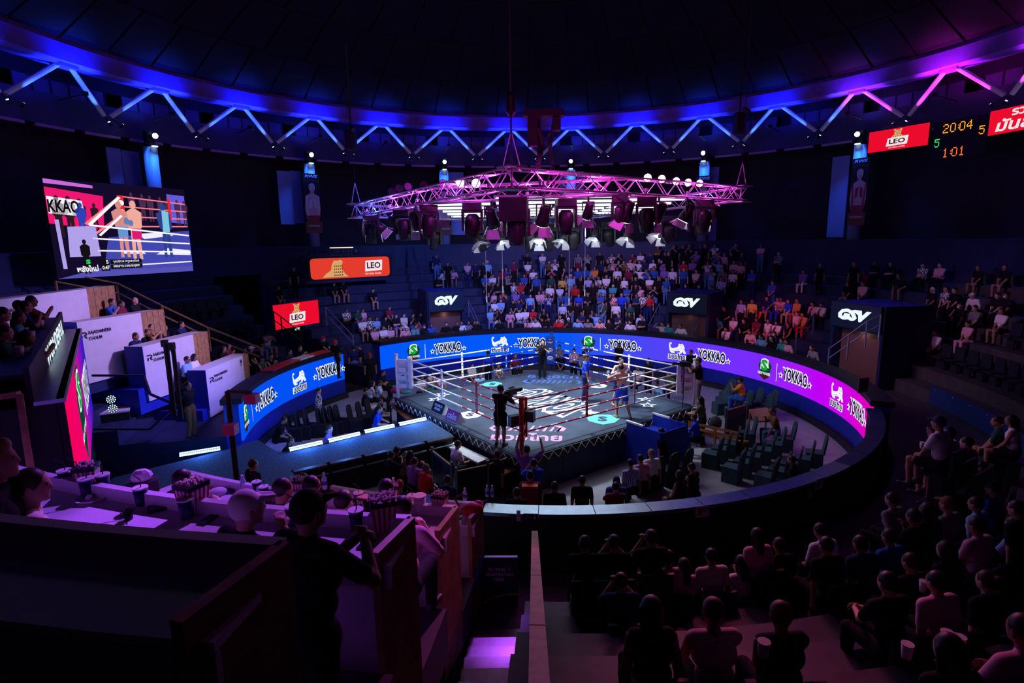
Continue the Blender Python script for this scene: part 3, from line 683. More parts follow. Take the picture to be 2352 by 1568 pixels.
# corners in ring coordinates: N (near, red), R (right, white), F (far, blue), L (left, white)
CRN = {'N': (-1, -1), 'R': (1, -1), 'F': (1, 1), 'L': (-1, 1)}
padm = {'N': m_pr, 'R': m_pw, 'F': m_pb, 'L': m_pw}
H4 = [0.48, 0.78, 1.08, 1.38]
for k, (sx_, sy_) in CRN.items():
    px_, py_ = sx_*(HR+0.42), sy_*(HR+0.42)
    post = MB().tube((px_, py_, 0.25), (px_, py_, MATZ+1.58), 0.06, 14).build('corner_post', padm[k], ring, smooth=True)
    MB().tube((px_, py_, MATZ+1.58), (px_, py_, MATZ+1.63), 0.075, 14).build('post_cap', padm[k], post)
    d = Vector((sx_, sy_, 0)).normalized(); t = Vector((-d.y, d.x, 0))
    b = MB(); c = Vector((sx_*(HR+0.06), sy_*(HR+0.06), MATZ+0.93))
    if k == 'F': b.box(c, (0.36, 0.22, 1.15), basis=(t, d, Vector((0, 0, 1))))
    else:
        b.box(c, (0.20, 0.12, 1.10), basis=(t, d, Vector((0, 0, 1))))
    pad = b.build('corner_pad', padm[k], ring)
    if k == 'F':
        for j in range(3):
            q = ellipse(0, 0, 0.13, 0.085, 16); cc = c - d*0.118 + Vector((0, 0, 0.40-0.36*j))
            MB().poly([cc + t*x + Vector((0, 0, y)) for x, y, _ in q]).build('pad_logo', m_print, pad)
            v, fz = text_geo('KING', 1.0, 0.03); v = fit_width(v, 0.18, 0.06)
            cc2 = cc - d*0.005
            MB().add([cc2 - t*x*-1 + Vector((0, 0, y)) for x, y, _ in v], fz).build('pad_lettering', m_black, pad)
    # turnbuckle links from the post to the ropes
    for h in H4:
        a = Vector((px_, py_, MATZ+h)); e = Vector((sx_*(HR+0.12), sy_*(HR+0.12), MATZ+h))
        MB().tube(a, e, 0.022, 6).build('turnbuckle', m_rw if k != 'N' else m_rr, ring)
        if k != 'F':
            cc = (a+e)*0.5 + Vector((0, 0, -0.02))
            MB().box(cc, (0.13, 0.30, 0.15), basis=(t, d, Vector((0, 0, 1)))).build('turnbuckle_cover', padm[k], ring)
    if k in 'LR':   # hanging white cloth with badges between post and ropes
        a = Vector((px_, py_, 0)); e = Vector((sx_*(HR+0.10), sy_*(HR+0.10), 0)); lc = (a+e)*0.5
        pts = []; nseg = 8
        vs = []; fs = []
        for j in range(nseg+1):
            z = MATZ+1.42 - 1.0*j/nseg
            for s2 in (-1, 1):
                w = 0.20 - (0.04 if j % 2 else 0)
                vs.append(lc + d*(w*s2) + t*(0.03*math.sin(j*1.7)) + Vector((0, 0, z)))
        fs = [(2*j, 2*j+1, 2*j+3, 2*j+2) for j in range(nseg)]
        cl = MB().add(vs, fs).build('corner_cloth', m_pw, ring, smooth=True)
        side = -t if t.y*math.cos(RING_YAW)+t.x*math.sin(RING_YAW) > 0 else t
        for j, zz_ in enumerate((1.05, .80, .55)):
            q = star(0, 0, .09, .6, 0, 6); cc = lc + side*0.05 + Vector((0, 0, MATZ+zz_))
            MB().poly([cc + d*x + Vector((0, 0, y)) for x, y, _ in q]).build('cloth_badge', m_pteal if j != 1 else m_black, cl)
# ropes: two-colour, each its own part; bands of tape in the same mesh
def ropeside(a, b, ma, mb_, split):
    A, B_ = Vector((*CRN[a], 0))*HR, Vector((*CRN[b], 0))*HR
    for h in H4:
        p, q = A + Vector((0, 0, MATZ+h)), B_ + Vector((0, 0, MATZ+h)); sgn = 0.03
        g = MB(); n = 12
        pt = lambda t: p.lerp(q, t) + Vector((0, 0, -sgn*4*t*(1-t)))
        for i in range(n):
            t0, t1 = i/n, (i+1)/n
            g.slot(0 if (t0+t1)/2 < split else 1).tube(pt(t0), pt(t1), 0.026, 8, cap=False)
        for i in range(11):
            t0 = 0.06 + i*0.085
            if (t0 < split and ma is m_rw) or (t0 >= split and mb_ is m_rw): continue
            g.slot(2).tube(pt(t0), pt(t0+0.010 + (0.03 if i % 3 == 1 else 0)), 0.028, 8, cap=False)
        g.build('rope', [ma, mb_, m_rw], ring, smooth=True)
    for tt in (0.36, 0.68):
        m_ = ma if tt < split else mb_
        c = A.lerp(B_, tt); u = (B_-A).normalized()
        sp = MB().box((c.x, c.y, MATZ+0.93), (0.07, 0.035, 1.0), basis=(u, Vector((-u.y, u.x, 0)), Vector((0, 0, 1)))).build('rope_spacer', m_, ring)
        for j in range(3):
            cc = Vector((c.x, c.y, MATZ+0.6+0.32*j)); nn = Vector((-u.y, u.x, 0))
            for s2 in (-1, 1):
                MB().poly([cc + nn*(0.02*s2) + u*(x*s2) + Vector((0, 0, y)) for x, y, _ in ellipse(0, 0, .022, .03, 10)]).build('spacer_badge', m_print if m_ is not m_rw else m_grey, sp)
ropeside('N', 'L', m_rr, m_rw, 0.52); ropeside('N', 'R', m_rr, m_rw, 0.60)
ropeside('F', 'L', m_rb, m_rw, 0.52); ropeside('F', 'R', m_rb, m_rw, 0.50)
# prints on the mat; local helper: lettering direction +v (towards the left corner), tops towards -u
def mp(px, py): return RWi @ at(px, py, MATZ)
def floor_print(name, vs, fs, c, ang, m, lift=0.004):
    ca, sa = math.cos(ang), math.sin(ang)
    MB().add([(c.x + x*ca - y*sa, c.y + x*sa + y*ca, MATZ+lift) for x, y, *_ in vs], fs).build(name, m, ring)
c = mp(1268, 919)
ang = PI/2
def sc(vs, k): return [(x*k, y*k, 0) for x, y, *_ in vs]
floor_print('mat_brand_ground', sc([(x, y*1.55, 0) for x, y, *_ in YK_o], 2.25), of, c, ang, m_print)
floor_print('mat_brand_lettering', sc([(x, y*1.55, 0) for x, y, *_ in YK_t], 2.25), tf, c, ang, m_canvas, 0.008)
for s_ in (-1, 1):
    st = star(0, 0, 0.34); cc = Vector((c.x, c.y + s_*1.85, 0)); floor_print('mat_brand_star', st, fan(st), cc, ang, m_print)
def tiger_print(px, py, m, ang, k):
    c = mp(px, py)
    v = fit_width(th_v, 1.9*k, 0.62*k, 0, -0.45*k); floor_print('mat_tiger_lettering', v, th_f, c, ang, m)
    # tiger built from curved stroke bands
    for j in range(9):
        a0 = -0.9 + 0.22*j; x0 = -0.75*k + 0.19*k*j
        q = [(x0, .02*k), (x0+.10*k, .30*k*math.cos(a0)+.12*k), (x0+.17*k, .34*k*math.cos(a0)+.16*k), (x0+.09*k, .03*k)]
        floor_print('mat_tiger_stripe', q, fan(q), c, ang, m)
    for q in ([(-.95*k,-.02*k),(-1.1*k,.2*k),(-1.0*k,.42*k),(-.86*k,.45*k),(-.96*k,.34*k),(-1.0*k,.2*k),(-.86*k,.02*k)], [(.72*k,.0),(.98*k,.06*k),(1.06*k,.28*k),(.9*k,.5*k),(.7*k,.52*k),(.86*k,.34*k),(.84*k,.16*k)]):
        floor_print('mat_tiger_outline', q, fan(q), c, ang, m)
tiger_print(1212, 990, m_ppink, -PI/4 + 0.05, 1.08)
tiger_print(1268, 873, m_pblue, 3*PI/4, 1.1)
def badge_print(px, py, m, ang, k=0.45):
    c = mp(px, py)
    q = [(-.8*k, .2*k), (-.3*k, .7*k), (.4*k, .75*k), (.9*k, .2*k), (.6*k, -.5*k), (0, -.9*k), (-.7*k, -.4*k)]
    floor_print('mat_badge', q, fan(q), c, ang, m)
    v = fit_width(sv, .5*k, .8*k, 0, 0); floor_print('mat_badge_letter', v, sf, c, ang, m_canvas, 0.008)
badge_print(1131, 882, m_pteal, 3*PI/4, 0.5); badge_print(1384, 962, m_pteal, -PI/4, 0.62)
badge_print(1375, 886, m_print, PI*0.9, 0.42); badge_print(1080, 952, m_print, -PI/4, 0.5)
def star_print(px, py, k):
    c = mp(px, py); vs = star(0, 0, k); n = len(vs); inn = star(0, 0, k*0.55)
    floor_print('mat_star', vs + inn, [(i, (i+1) % n, n+(i+1) % n, n+i) for i in range(n)], c, 0.4, m_print)
for px_, py_ in ((1000, 917), (1016, 906), (1488, 930), (1483, 917)): star_print(px_, py_, 0.32)
# two prism boards standing on the mat edge by the left side
def prism_board(px, py, m, label, txt):
    p = at(px, py, MATZ); o = empty('advertising_prism', (p.x, p.y, MATZ), RING_YAW - PI/2, label, 'board', 'small prism boards on the ring edge')
    L, dd, h = 0.72, 0.17, 0.36
    MB().prism([(-L/2, -dd, 0), (-L/2, dd, 0), (-L/2, 0, h)], (L, 0, 0)).build('body', m_pw, o)
    n = Vector((0, -h, dd)).normalized()*0.004
    f = lambda x, y: Vector((x, -dd*(1-y/h), y)) + n
    MB().poly([f(-L/2, 0.01), f(L/2, 0.01), f(L/2, h-.02), f(-L/2, h-.02)]).build('face', m, o)
    v, fz = text_geo(txt, 1.0, 0.02); v = fit_width(v, L*.7, h*.5, 0, h*.5)
    MB().add([f(x, y) + n*1.5 for x, y, _ in v], fz).build('lettering', m_print, o)
    return o
prism_board(1012, 946, m_black, 'black and gold prism board on the ring mat edge, left one of two', 'SINGMOD\nBRAND')
prism_board(1045, 966, mat('board_magenta', (0.42, 0.02, 0.20), 0.5), 'magenta prism board on the ring mat edge, nearer one of two', 'มวยไทย')
def blob(name, px, py, z, r, sz, m, label, cat):
    p = at(px, py, z); o = MB().ball((0, 0, r*sz[2]*0.9), r, 10, 6, sz).build(name, m, None, True, None); o.location = (p.x, p.y, z); tag(o, label, cat); return o
blob('kit_bag', 911, 903, MATZ, 0.16, (1.5, .9, .75), mat('bag_red', (.5, .02, .06), .5, bump=.4), 'red kit bag on the ring corner beside the left white post', 'bag')
blob('folded_towel', 931, 903, MATZ, 0.16, (1.5, 1.1, .4), mat('towel_green', (.03, .28, .22), .8, bump=.4), 'green towels lying beside the red kit bag on the ring corner', 'towel')

# ================================================================ lighting rig
TZ_ = {'N': 8.03, 'R': 8.0, 'F': 7.62, 'L': 7.74}
def tc(k, r=6.35):
    sx_, sy_ = CRN[k]; p = RW @ Vector((sx_*r/math.sqrt(2), sy_*r/math.sqrt(2), 0)); return Vector((p.x, p.y, TZ_[k]))
rig = empty('lighting_truss', tc('N'), 0, 'large square aluminium lighting truss hanging over the ring', 'truss')
rinv = Matrix.Translation(-rig.location)
m_alu = mat('truss_aluminium', (0.62, 0.58, 0.66), 0.35, metal=0.6)
def onrig(o): o.parent = rig; o.matrix_parent_inverse = rinv; return o
def truss(a, b, w=0.40):
    d = (b-a).normalized(); side = d.cross(Vector((0, 0, 1))).normalized(); up = side.cross(d)
    L = (b-a).length; n = max(2, int(L/0.42))
    co = [side*(w/2*i) + up*(w/2*j) for i, j in ((-1, -1), (1, -1), (1, 1), (-1, 1))]
    for c_ in co: onrig(MB().tube(a+c_, b+c_, 0.026, 8).build('chord', m_alu, None, True))
    mb = MB()
    for f in range(4):
        p, q = co[f], co[(f+1) % 4]
        for i in range(n):
            s0, s1 = a + d*(L*i/n), a + d*(L*(i+1)/n)
            mb.tube(s0 + (p if i % 2 == 0 else q), s1 + (q if i % 2 == 0 else p), 0.013, 5, cap=False)
    o = onrig(mb.build('lacing_bars', m_alu, None)); o['kind'] = 'stuff'
C4 = {k: tc(k) for k in 'NRFL'}
for a, b in ('NR', 'NL', 'FR', 'FL'): truss(C4[a], C4[b])
lerp = lambda a, b, t: C4[a].lerp(C4[b], t)
bN = (lerp('N', 'L', 0.42), lerp('N', 'R', 0.43)); bF = (lerp('F', 'L', 0.45), lerp('F', 'R', 0.40))
truss(*bN); truss(*bF)
for a, b, n_, cc_, pw in (('N', 'R', 5, (1.0, .06, .75), 55), ('N', 'L', 5, (.85, .08, 1.0), 45), ('F', 'L', 3, (.05, .12, 1.0), 45), ('F', 'R', 3, (.25, .15, 1.0), 30)):
    for i in range(n_):
        q = lerp(a, b, (i+.5)/n_); cc2 = (.08, .12, 1.0) if (a, b) == ('N', 'L') and i >= 4 else cc_
        onrig(MB().tube(q + Vector((0, 0, -.10)), q + Vector((0, 0, -.02)), .05, 8).build('truss_warmer', m_alu, None)); lamp('truss_warmer_light', 'POINT', q + Vector((0, 0, .06)), cc2, pw, size=.03)
for i in range(3):
    q = bN[0].lerp(bN[1], (i+.5)/3); onrig(MB().tube(q + Vector((0, 0, -.10)), q + Vector((0, 0, -.02)), .05, 8).build('truss_warmer', m_alu, None)); lamp('truss_warmer_light', 'POINT', q + Vector((0, 0, .06)), (1.0, .06, .75), 55, size=.03)
for k in 'NRFL': (truss(C4[k] + Vector((0, 0, -.24)), C4[k] + Vector((0, 0, .24)), .42), [onrig(MB().box(C4[k] + Vector((0, 0, dz_)), (0.5, 0.5, 0.03), RING_YAW).build('corner_plate', m_alu, None)) for dz_ in (-.24, .24)])
# light panels of white tubes inside the rig
m_tube = glow('tube_white', (0.86, 0.92, 1.0), 1.5); m_pan = mat('panel_grey', (0.25, 0.27, 0.33), .5)
tube_me = None
for i in range(4):
    for j in range(6):
        x0, y0 = -3.3 + 1.9*i, -3.7 + 1.42*j
        if (i == 0 and j in (0,)) or (i == 3 and j == 0): continue
        z = 7.80 - 0.030*j + 0.02*i
        pn = onrig(MB().box2((x0, y0, z), (x0+1.78, y0+1.3, z+0.05)).build('light_panel', m_pan, None))
        for k in range(2):
            t_ = MB().box2((x0+0.03, y0+0.1+0.62*k, z-(0.065 if k == 0 else .02)), (x0+1.75, y0+0.24+0.62*k, z-0.002)).build('light_tube', m_tube, pn)
# fixtures
m_fix = mat('fixture_black', (0.018, 0.017, 0.02), 0.4); m_lens = glow('lens_white', (0.9, 0.95, 1.0), 8); m_door = mat('barn_door', (0.55, 0.56, 0.60), 0.35); m_lensdim = mat('lens_dark', (0.05, 0.05, 0.08), 0.15)
def fixture_spot(p, aim, label, k=1.0, lit=True):
    """theatre spot with yoke, round body and four barn doors"""
    o = empty('stage_spotlight', p, 0, label, 'spotlight', 'spotlights hanging from the lighting truss')
    d = (Vector(aim) - Vector(p)).normalized(); x = d.cross(Vector((0, 0, 1))).normalized(); y = x.cross(d)
    b = Vector((0, 0, -0.30*k))
    MB().tube((0, 0, 0.12*k), (0, 0, -0.05*k), 0.03*k, 8).build('clamp', m_fix, o)
    yk = MB().beam(-x*0.17*k + Vector((0, 0, -.05*k)), x*0.17*k + Vector((0, 0, -.05*k)), .03*k)
    yk.beam(-x*0.17*k + Vector((0, 0, -.05*k)), b - x*0.17*k, .03*k).beam(x*0.17*k + Vector((0, 0, -.05*k)), b + x*0.17*k, .03*k); yk.build('yoke', m_fix, o)
    MB().lathe(b - d*0.26*k, [(.09*k, 0), (.11*k, .05*k), (.12*k, .22*k), (.15*k, .34*k), (.15*k, .46*k)], 14, d).build('body', m_fix, o, True)
    f = b + d*0.205*k
    MB().lathe(f, [(.001, 0), (.135*k, 0.001), (.135*k, 0.008), (.001, .009)], 14, d).build('lens', m_lens if lit else m_lensdim, o)
    for u_, v_ in ((x, y), (-x, y), (y, x), (-y, x)):
        r0_ = f + u_*0.14*k
        q = [r0_ - v_*0.13*k, r0_ + v_*0.13*k, r0_ + u_*0.12*k + v_*0.17*k + d*0.17*k, r0_ + u_*0.12*k - v_*0.17*k + d*0.17*k]
        MB().prism(q, u_*0.008).build('barn_door', m_door if lit else m_fix, o)  # doors of lit spots are pale: lamp light painted into their colour
    return o
def fixture_head(p, rz, label, k=1.0, tilt=0.0):
    o = empty('moving_head_light', p, rz, label, 'moving light', 'moving head lights hanging from the lighting truss')
    MB().box((0, 0, -0.06*k), (0.38*k, 0.28*k, 0.14*k)).build('base', m_fix, o)
    yk = MB(); yk.box((-.19*k, 0, -.33*k), (.05*k, .16*k, .42*k)).box((.19*k, 0, -.33*k), (.05*k, .16*k, .42*k)).box((0, 0, -.15*k), (.42*k, .2*k, .06*k)); yk.build('yoke', m_fix, o)
    d = Vector((0, math.sin(tilt), -math.cos(tilt))); c = Vector((0, 0, -.40*k))
    MB().lathe(c - d*.2*k, [(.08*k, 0), (.14*k, .06*k), (.15*k, .22*k), (.13*k, .40*k), (.12*k, .48*k)], 14, d).build('head', m_fix, o, True)
    MB().lathe(c + d*.283*k, [(.001, 0), (.10*k, .001), (.10*k, .006), (.001, .007)], 12, d).build('lens', m_lensdim, o)
    return o
def side_at(px, a, b):
    best = min((abs(project(C4[a].lerp(C4[b], t/200))[0]-px), t/200) for t in range(201)); return C4[a].lerp(C4[b], best[1])
def hang(px, side, dz=-0.28):
    if side == 'bN': best = min((abs(project(bN[0].lerp(bN[1], t/200))[0]-px), t/200) for t in range(201)); p = bN[0].lerp(bN[1], best[1])
    elif side == 'bF': best = min((abs(project(bF[0].lerp(bF[1], t/200))[0]-px), t/200) for t in range(201)); p = bF[0].lerp(bF[1], best[1])
    else: p = side_at(px, side[0], side[1])
    return p + Vector((0, 0, dz))
ORD = ['first', 'second', 'third', 'fourth', 'fifth', 'sixth', 'seventh', 'eighth', 'ninth', 'tenth', 'eleventh', 'twelfth', 'thirteenth', 'fourteenth', 'fifteenth', 'sixteenth', 'seventeenth', 'eighteenth', 'nineteenth', 'twentieth']
spots = [(836, 'NL', 1.1), (868, 'NL', 1.15), (905, 'NL', 1.1), (955, 'NL', 1.2), (1128, 'bN', 1.3), (1248, 'bN', 1.3), (1352, 'bN', 1.0), (1440, 'bN', 1.25), (1515, 'NR', 1.25), (1580, 'NR', 1.2), (1640, 'NR', 1.2),
         (1018, 'bF', 1.25), (1080, 'bF', 1.3), (1150, 'bF', 1.2), (1238, 'bF', 1.3), (1297, 'bF', 1.3), (1368, 'bF', 1.2), (1446, 'FR', 1.3), (1520, 'FR', 1.3)]
for i, (px_, sd, k_) in enumerate(sorted(spots)):
    tgt = (random.uniform(-2, 2), random.uniform(-2, 2), 1.0)
    fixture_spot(hang(px_, sd, -0.30 if sd not in ('bF', 'FR') else -0.55), tgt, 'black barn-door spotlight under the truss, %s of the spotlights from the left' % ORD[i], k_*0.95, True)
heads = [(850, 'NL', 1.3, .2), (925, 'NL', 1.3, .1), (982, 'NL', 1.3, .1), (1083, 'bN', 1.35, 0), (1187, 'bN', 1.7, 0), (1300, 'bN', 1.35, 0), (1425, 'bN', 1.1, .1), (1488, 'NR', 1.35, .1), (1618, 'NR', 1.35, 0.2), (1105, 'bF', 1.4, .5), (1218, 'bF', 1.5, .3), (1262, 'bF', 1.5, .3), (1318, 'bF', 1.5, .2), (1400, 'FR', 1.4, .7), (1535, 'FR', 1.4, .4), (995, 'FL', 1.3, .4)]
for i, (px_, sd, k_, tl) in enumerate(sorted(heads)):
    fixture_head(hang(px_, sd, -0.26 if sd not in ('bF', 'FR', 'FL') else -0.45), random.uniform(-.5, .5), 'black moving head light under the truss, %s of the moving heads from the left' % ORD[i], k_, tl)
def par(px, py, side, lit, label):
    p = side_at(px, *side) if side != 'bF' else hang(px, 'bF', 0); aim_ = [(1.0, -15.2, 3.4), (3.5, -14.0, 3.2), (5.5, -12.5, 3.0), (2.2, -13.0, 2.6), (-.8, -15.5, 4.2)][int(px) % 5]
    t = math.hypot(p.x-CAM.x, p.y-CAM.y); d = ray(px, py); z = CAM.z + d.z*t/math.hypot(d.x, d.y); p = Vector((p.x, p.y, z))
    o = empty('par_light', p, 0, label, 'stage light', 'round led lights standing on the truss')
    f = (CAM - p); f.z = -0.15*f.length; f.normalize()
    out = (Vector((p.x, p.y, 0)).normalized() + Vector((0, 0, -.1))).normalized()
    f = (f*0.75 + out*0.35).normalized()
    x = f.cross(Vector((0, 0, 1))).normalized(); y = x.cross(f)
    MB().lathe(-f*.16, [(.06, 0), (.10, .03), (.115, .12), (.115, .15)], 16, f).build('can', m_fix, o, True)
    MB().beam((0, 0, p.z*0 - (p.z - side_at(px, *(side if side != 'bF' else 'FR')).z) + .2), -f*.08, .03).build('bracket', m_fix, o)
    mb = MB()
    for r_, n in ((0, 1), (.045, 6), (.085, 12)):
        for i in range(n):
            a = 2*PI*i/n; c_ = x*(r_*math.cos(a)) + y*(r_*math.sin(a)) + f*.002
            mb.lathe(c_, [(.001, 0), (.017, .001), (.017, .004), (.001, .005)], 6, f)
    col_ = {'r': (1.0, .12, .30), 'p': (1.0, .35, .75), 'o': None}[lit]
    g = mb.build('led_cluster', glow('par_' + lit, (1.0, .45, .60) if lit == 'r' else (1.0, .72, .95), 14) if col_ else mat('led_off', (.10, .04, .12), .3), o); g['kind'] = 'stuff'
    MB().lathe(-f*.004, [(.001, 0), (.105, .001), (.105, .003), (.001, .004)], 16, f).build('reflector', glow('par_disc_' + lit, (1.0, .25, .42) if lit == 'r' else (1.0, .55, .9), 3) if col_ else mat('reflector_off', (.10, .03, .10), .4), o)
    if col_:
        lamp('par_beam', 'SPOT', tuple(p + f*.05), col_, 900 if lit == 'r' else 110, aim_ if lit == 'r' else (-3.2, -13.2, 4.0), .10, 24, .9)
pars = [(1058, 420, 'NL', 'p'), (1093, 421, 'NL', 'p'), (1488, 408, 'NR', 'r'), (1520, 411, 'NR', 'r'), (1553, 416, 'NR', 'r'), (1580, 419, 'NR', 'r'), (1605, 421, 'NR', 'r'), (900, 440, 'NL', 'o'), (917, 432, 'NL', 'o'), (938, 428, 'NL', 'o'), (973, 425, 'NL', 'o'), (1018, 422, 'NL', 'o')]
for i, (px_, py_, sd, lit) in enumerate(sorted(pars)):
    par(px_, py_, sd, lit, ('unlit' if lit == 'o' else 'glowing red' if lit == 'r' else 'glowing pinkish white') + ' round led light on the truss, %s of these from the left' % ORD[i])
p = hang(1178, 'bN', -0.42)
o = tag(MB().box((0, 0, 0), (0.74, 0.42, 0.62)).build('hanging_loudspeaker', m_fix), 'black box loudspeaker hanging from the middle of the near truss', 'loudspeaker'); o.location = p + Vector((0, -.25, -.05)); o.rotation_euler.z = -.1
MB().box((0, -.215, 0), (.70, .012, .58)).build('grille', mat('grille', (.012, .012, .014), .8), o)
MB().beam((-.2, .1, .3), (-.2, .25, .62), .03).beam((.2, .1, .3), (.2, .25, .62), .03).build('hanger', m_fix, o)
# hoist chains and the dark motor stack above the rig
for px_, k in ((1180, 'N'),):
    p = C4[k]
    o = empty('chain_hoist', (p.x, p.y, p.z), 0, 'chain hoist with motor above the near truss corner', 'hoist')
    MB().tube((0, 0, 0.2), (0, 0, 9.6), 0.022, 6).build('chain', m_grey, o); MB().lathe((0, 0, 1.3), [(.05, 0), (.11, .08), (.11, .4), (.04, .5)], 10).build('motor', m_fix, o)
    MB().beam((-.2, 0, .2), (0, 0, 1.0), .02).beam((.2, 0, .2), (0, 0, 1.0), .02).build('sling', m_alu, o)
for k, nm in (('R', 'right'), ('L', 'left'), ('F', 'far')):
    p = C4[k]; o = empty('chain_hoist', (p.x, p.y, p.z), 0, 'thin hoist chain rising from the %s truss corner' % nm, 'hoist')
    MB().tube((0, 0, 0.9), (0, 0, 10.2), 0.010, 5).build('chain', m_black, o); MB().beam((-.16, 0, .2), (0, 0, .95), .02).beam((.16, 0, .2), (0, 0, .95), .02).build('sling', m_alu, o)
def dark_rig(px, ytop, ybot, dep, label):
    a, b = at_depth(px, ytop, dep), at_depth(px, ybot, dep); a.x = b.x; a.y = b.y
    o = empty('cable_bundle', b, 0, label, 'cables'); h = a.z - b.z
    MB().path([(0.05*math.sin(i*1.3), .04*math.cos(i*2), h*i/10) for i in range(11)], .07, 7).build('cable_loom', m_black, o)
    MB().path([(0.32+.04*math.sin(i), .04*math.cos(i*2), h*i/8) for i in range(9)], .035, 6).build('cable', m_black, o)
    MB().box((0.1, 0, h*0.97), (1.0, .35, .16)).box((-.18, 0, h*.78), (.24, .3, .8)).box((.42, 0, h*.84), (.2, .3, .3)).build('motor_frame', m_black, o)
    MB().path([(.5, 0, h*.95), (.2, .1, h*.7), (.3, 0, h*.35), (.12, .05, 0)], .02, 5).build('cable', m_black, o)
dark_rig(1240, 262, 448, 14.5, 'dark cable loom and motors hanging above the truss, right of its near corner')
for px_, yt, yb, dep, nm in ((808, 280, 345, 21, 'left'), (1697, 240, 305, 21, 'right')):
    a = at_depth(px_, yt, dep); b = at_depth(px_, yb, dep)
    o = empty('hanging_projector', (b.x, b.y, b.z), 0, 'dark projector head hanging below the ring beam on the %s' % nm, 'projector')
    MB().box((0, 0, .35), (.32, .4, .7)).build('body', m_black, o); MB().tube((0, 0, .7), (0, 0, 3.6), .025, 6).build('drop_rod', m_black, o); MB().tube((.05, -.2, .8), (.2, -.35, .65), .08, 10).build('lens_tube', m_fix, o)
# four pale hanging lines in front of the far stand
for i, (px_, yt, yb) in enumerate(((1118, 505, 694), (1155, 505, 672), (1307, 505, 700), (1343, 505, 680))):
    a = at_depth(px_, yt, 24.6); b = at_depth(px_, yb, 24.6)
    o = empty('hanging_microphone', (b.x, b.y, b.z), 0, 'pale hanging microphone line in front of the far crowd, %s from the left' % ORD[i], 'microphone', 'hanging microphone lines')
    MB().tube((0, 0, .15), (0, 0, a.z-b.z+.4), .009, 5).build('cable', m_rw, o); MB().tube((0, 0, 0), (0, 0, .28), .03, 8).build('microphone_body', m_rw, o); MB().tube((0, 0, (a.z-b.z)*.78), (0, 0, (a.z-b.z)*.78+.22), .022, 8).build('sleeve', m_rw, o)
# ================================================================ people: blended tapered limbs, polygonised
def surface_nets(F, org, h):
    nx, ny, nz = F.shape
    neg = F < 0
    c = neg[:-1,:-1,:-1].astype(np.int8)
    tot = np.zeros((nx-1, ny-1, nz-1), np.int8)
    for dx in (0, 1):
        for dy in (0, 1):
            for dz in (0, 1):
                tot += neg[dx:nx-1+dx, dy:ny-1+dy, dz:nz-1+dz]
    act = (tot > 0) & (tot < 8)
    idx = -np.ones(act.shape, np.int64); I, J, K = np.nonzero(act); n = len(I); idx[I, J, K] = np.arange(n)
    acc = np.zeros((n, 3)); cnt = np.zeros(n)
    cor = [(0,0,0),(1,0,0),(0,1,0),(1,1,0),(0,0,1),(1,0,1),(0,1,1),(1,1,1)]
    for a, b in ((0,1),(2,3),(4,5),(6,7),(0,2),(1,3),(4,6),(5,7),(0,4),(1,5),(2,6),(3,7)):
        ca, cb = cor[a], cor[b]
        va = F[I+ca[0], J+ca[1], K+ca[2]]; vb = F[I+cb[0], J+cb[1], K+cb[2]]
        m = (va < 0) != (vb < 0)
        t = np.where(m, va/np.where(m, va-vb, 1), 0)
        p = np.array(ca)[None, :] + t[:, None]*(np.array(cb)-np.array(ca))[None, :]
        acc += p*m[:, None]; cnt += m
    V = (acc/cnt[:, None] + np.stack([I, J, K], 1))*h + np.array(org)
    Q = []
    for ax in range(3):
        sl0 = [slice(1, -1)]*3; sl1 = [slice(1, -1)]*3; sl0[ax] = slice(0, -1); sl1[ax] = slice(1, None)
        s0 = neg[tuple(sl0)]; s1 = neg[tuple(sl1)]
        D = s0 != s1; A = np.argwhere(D)
        if not len(A): continue
        fl = s0[D]
        o = np.array([1, 1, 1]); o[ax] = 0; A = A + o
        u, w = (ax+1) % 3, (ax+2) % 3
        def cell(du, dw):
            B = A.copy(); B[:, u] -= du; B[:, w] -= dw; return idx[B[:, 0], B[:, 1], B[:, 2]]
        q = np.stack([cell(1, 1), cell(0, 1), cell(0, 0), cell(1, 0)], 1)
        q[~fl] = q[~fl][:, ::-1]
        Q.append(q)
    return V, np.concatenate(Q) if Q else np.zeros((0, 4), int)

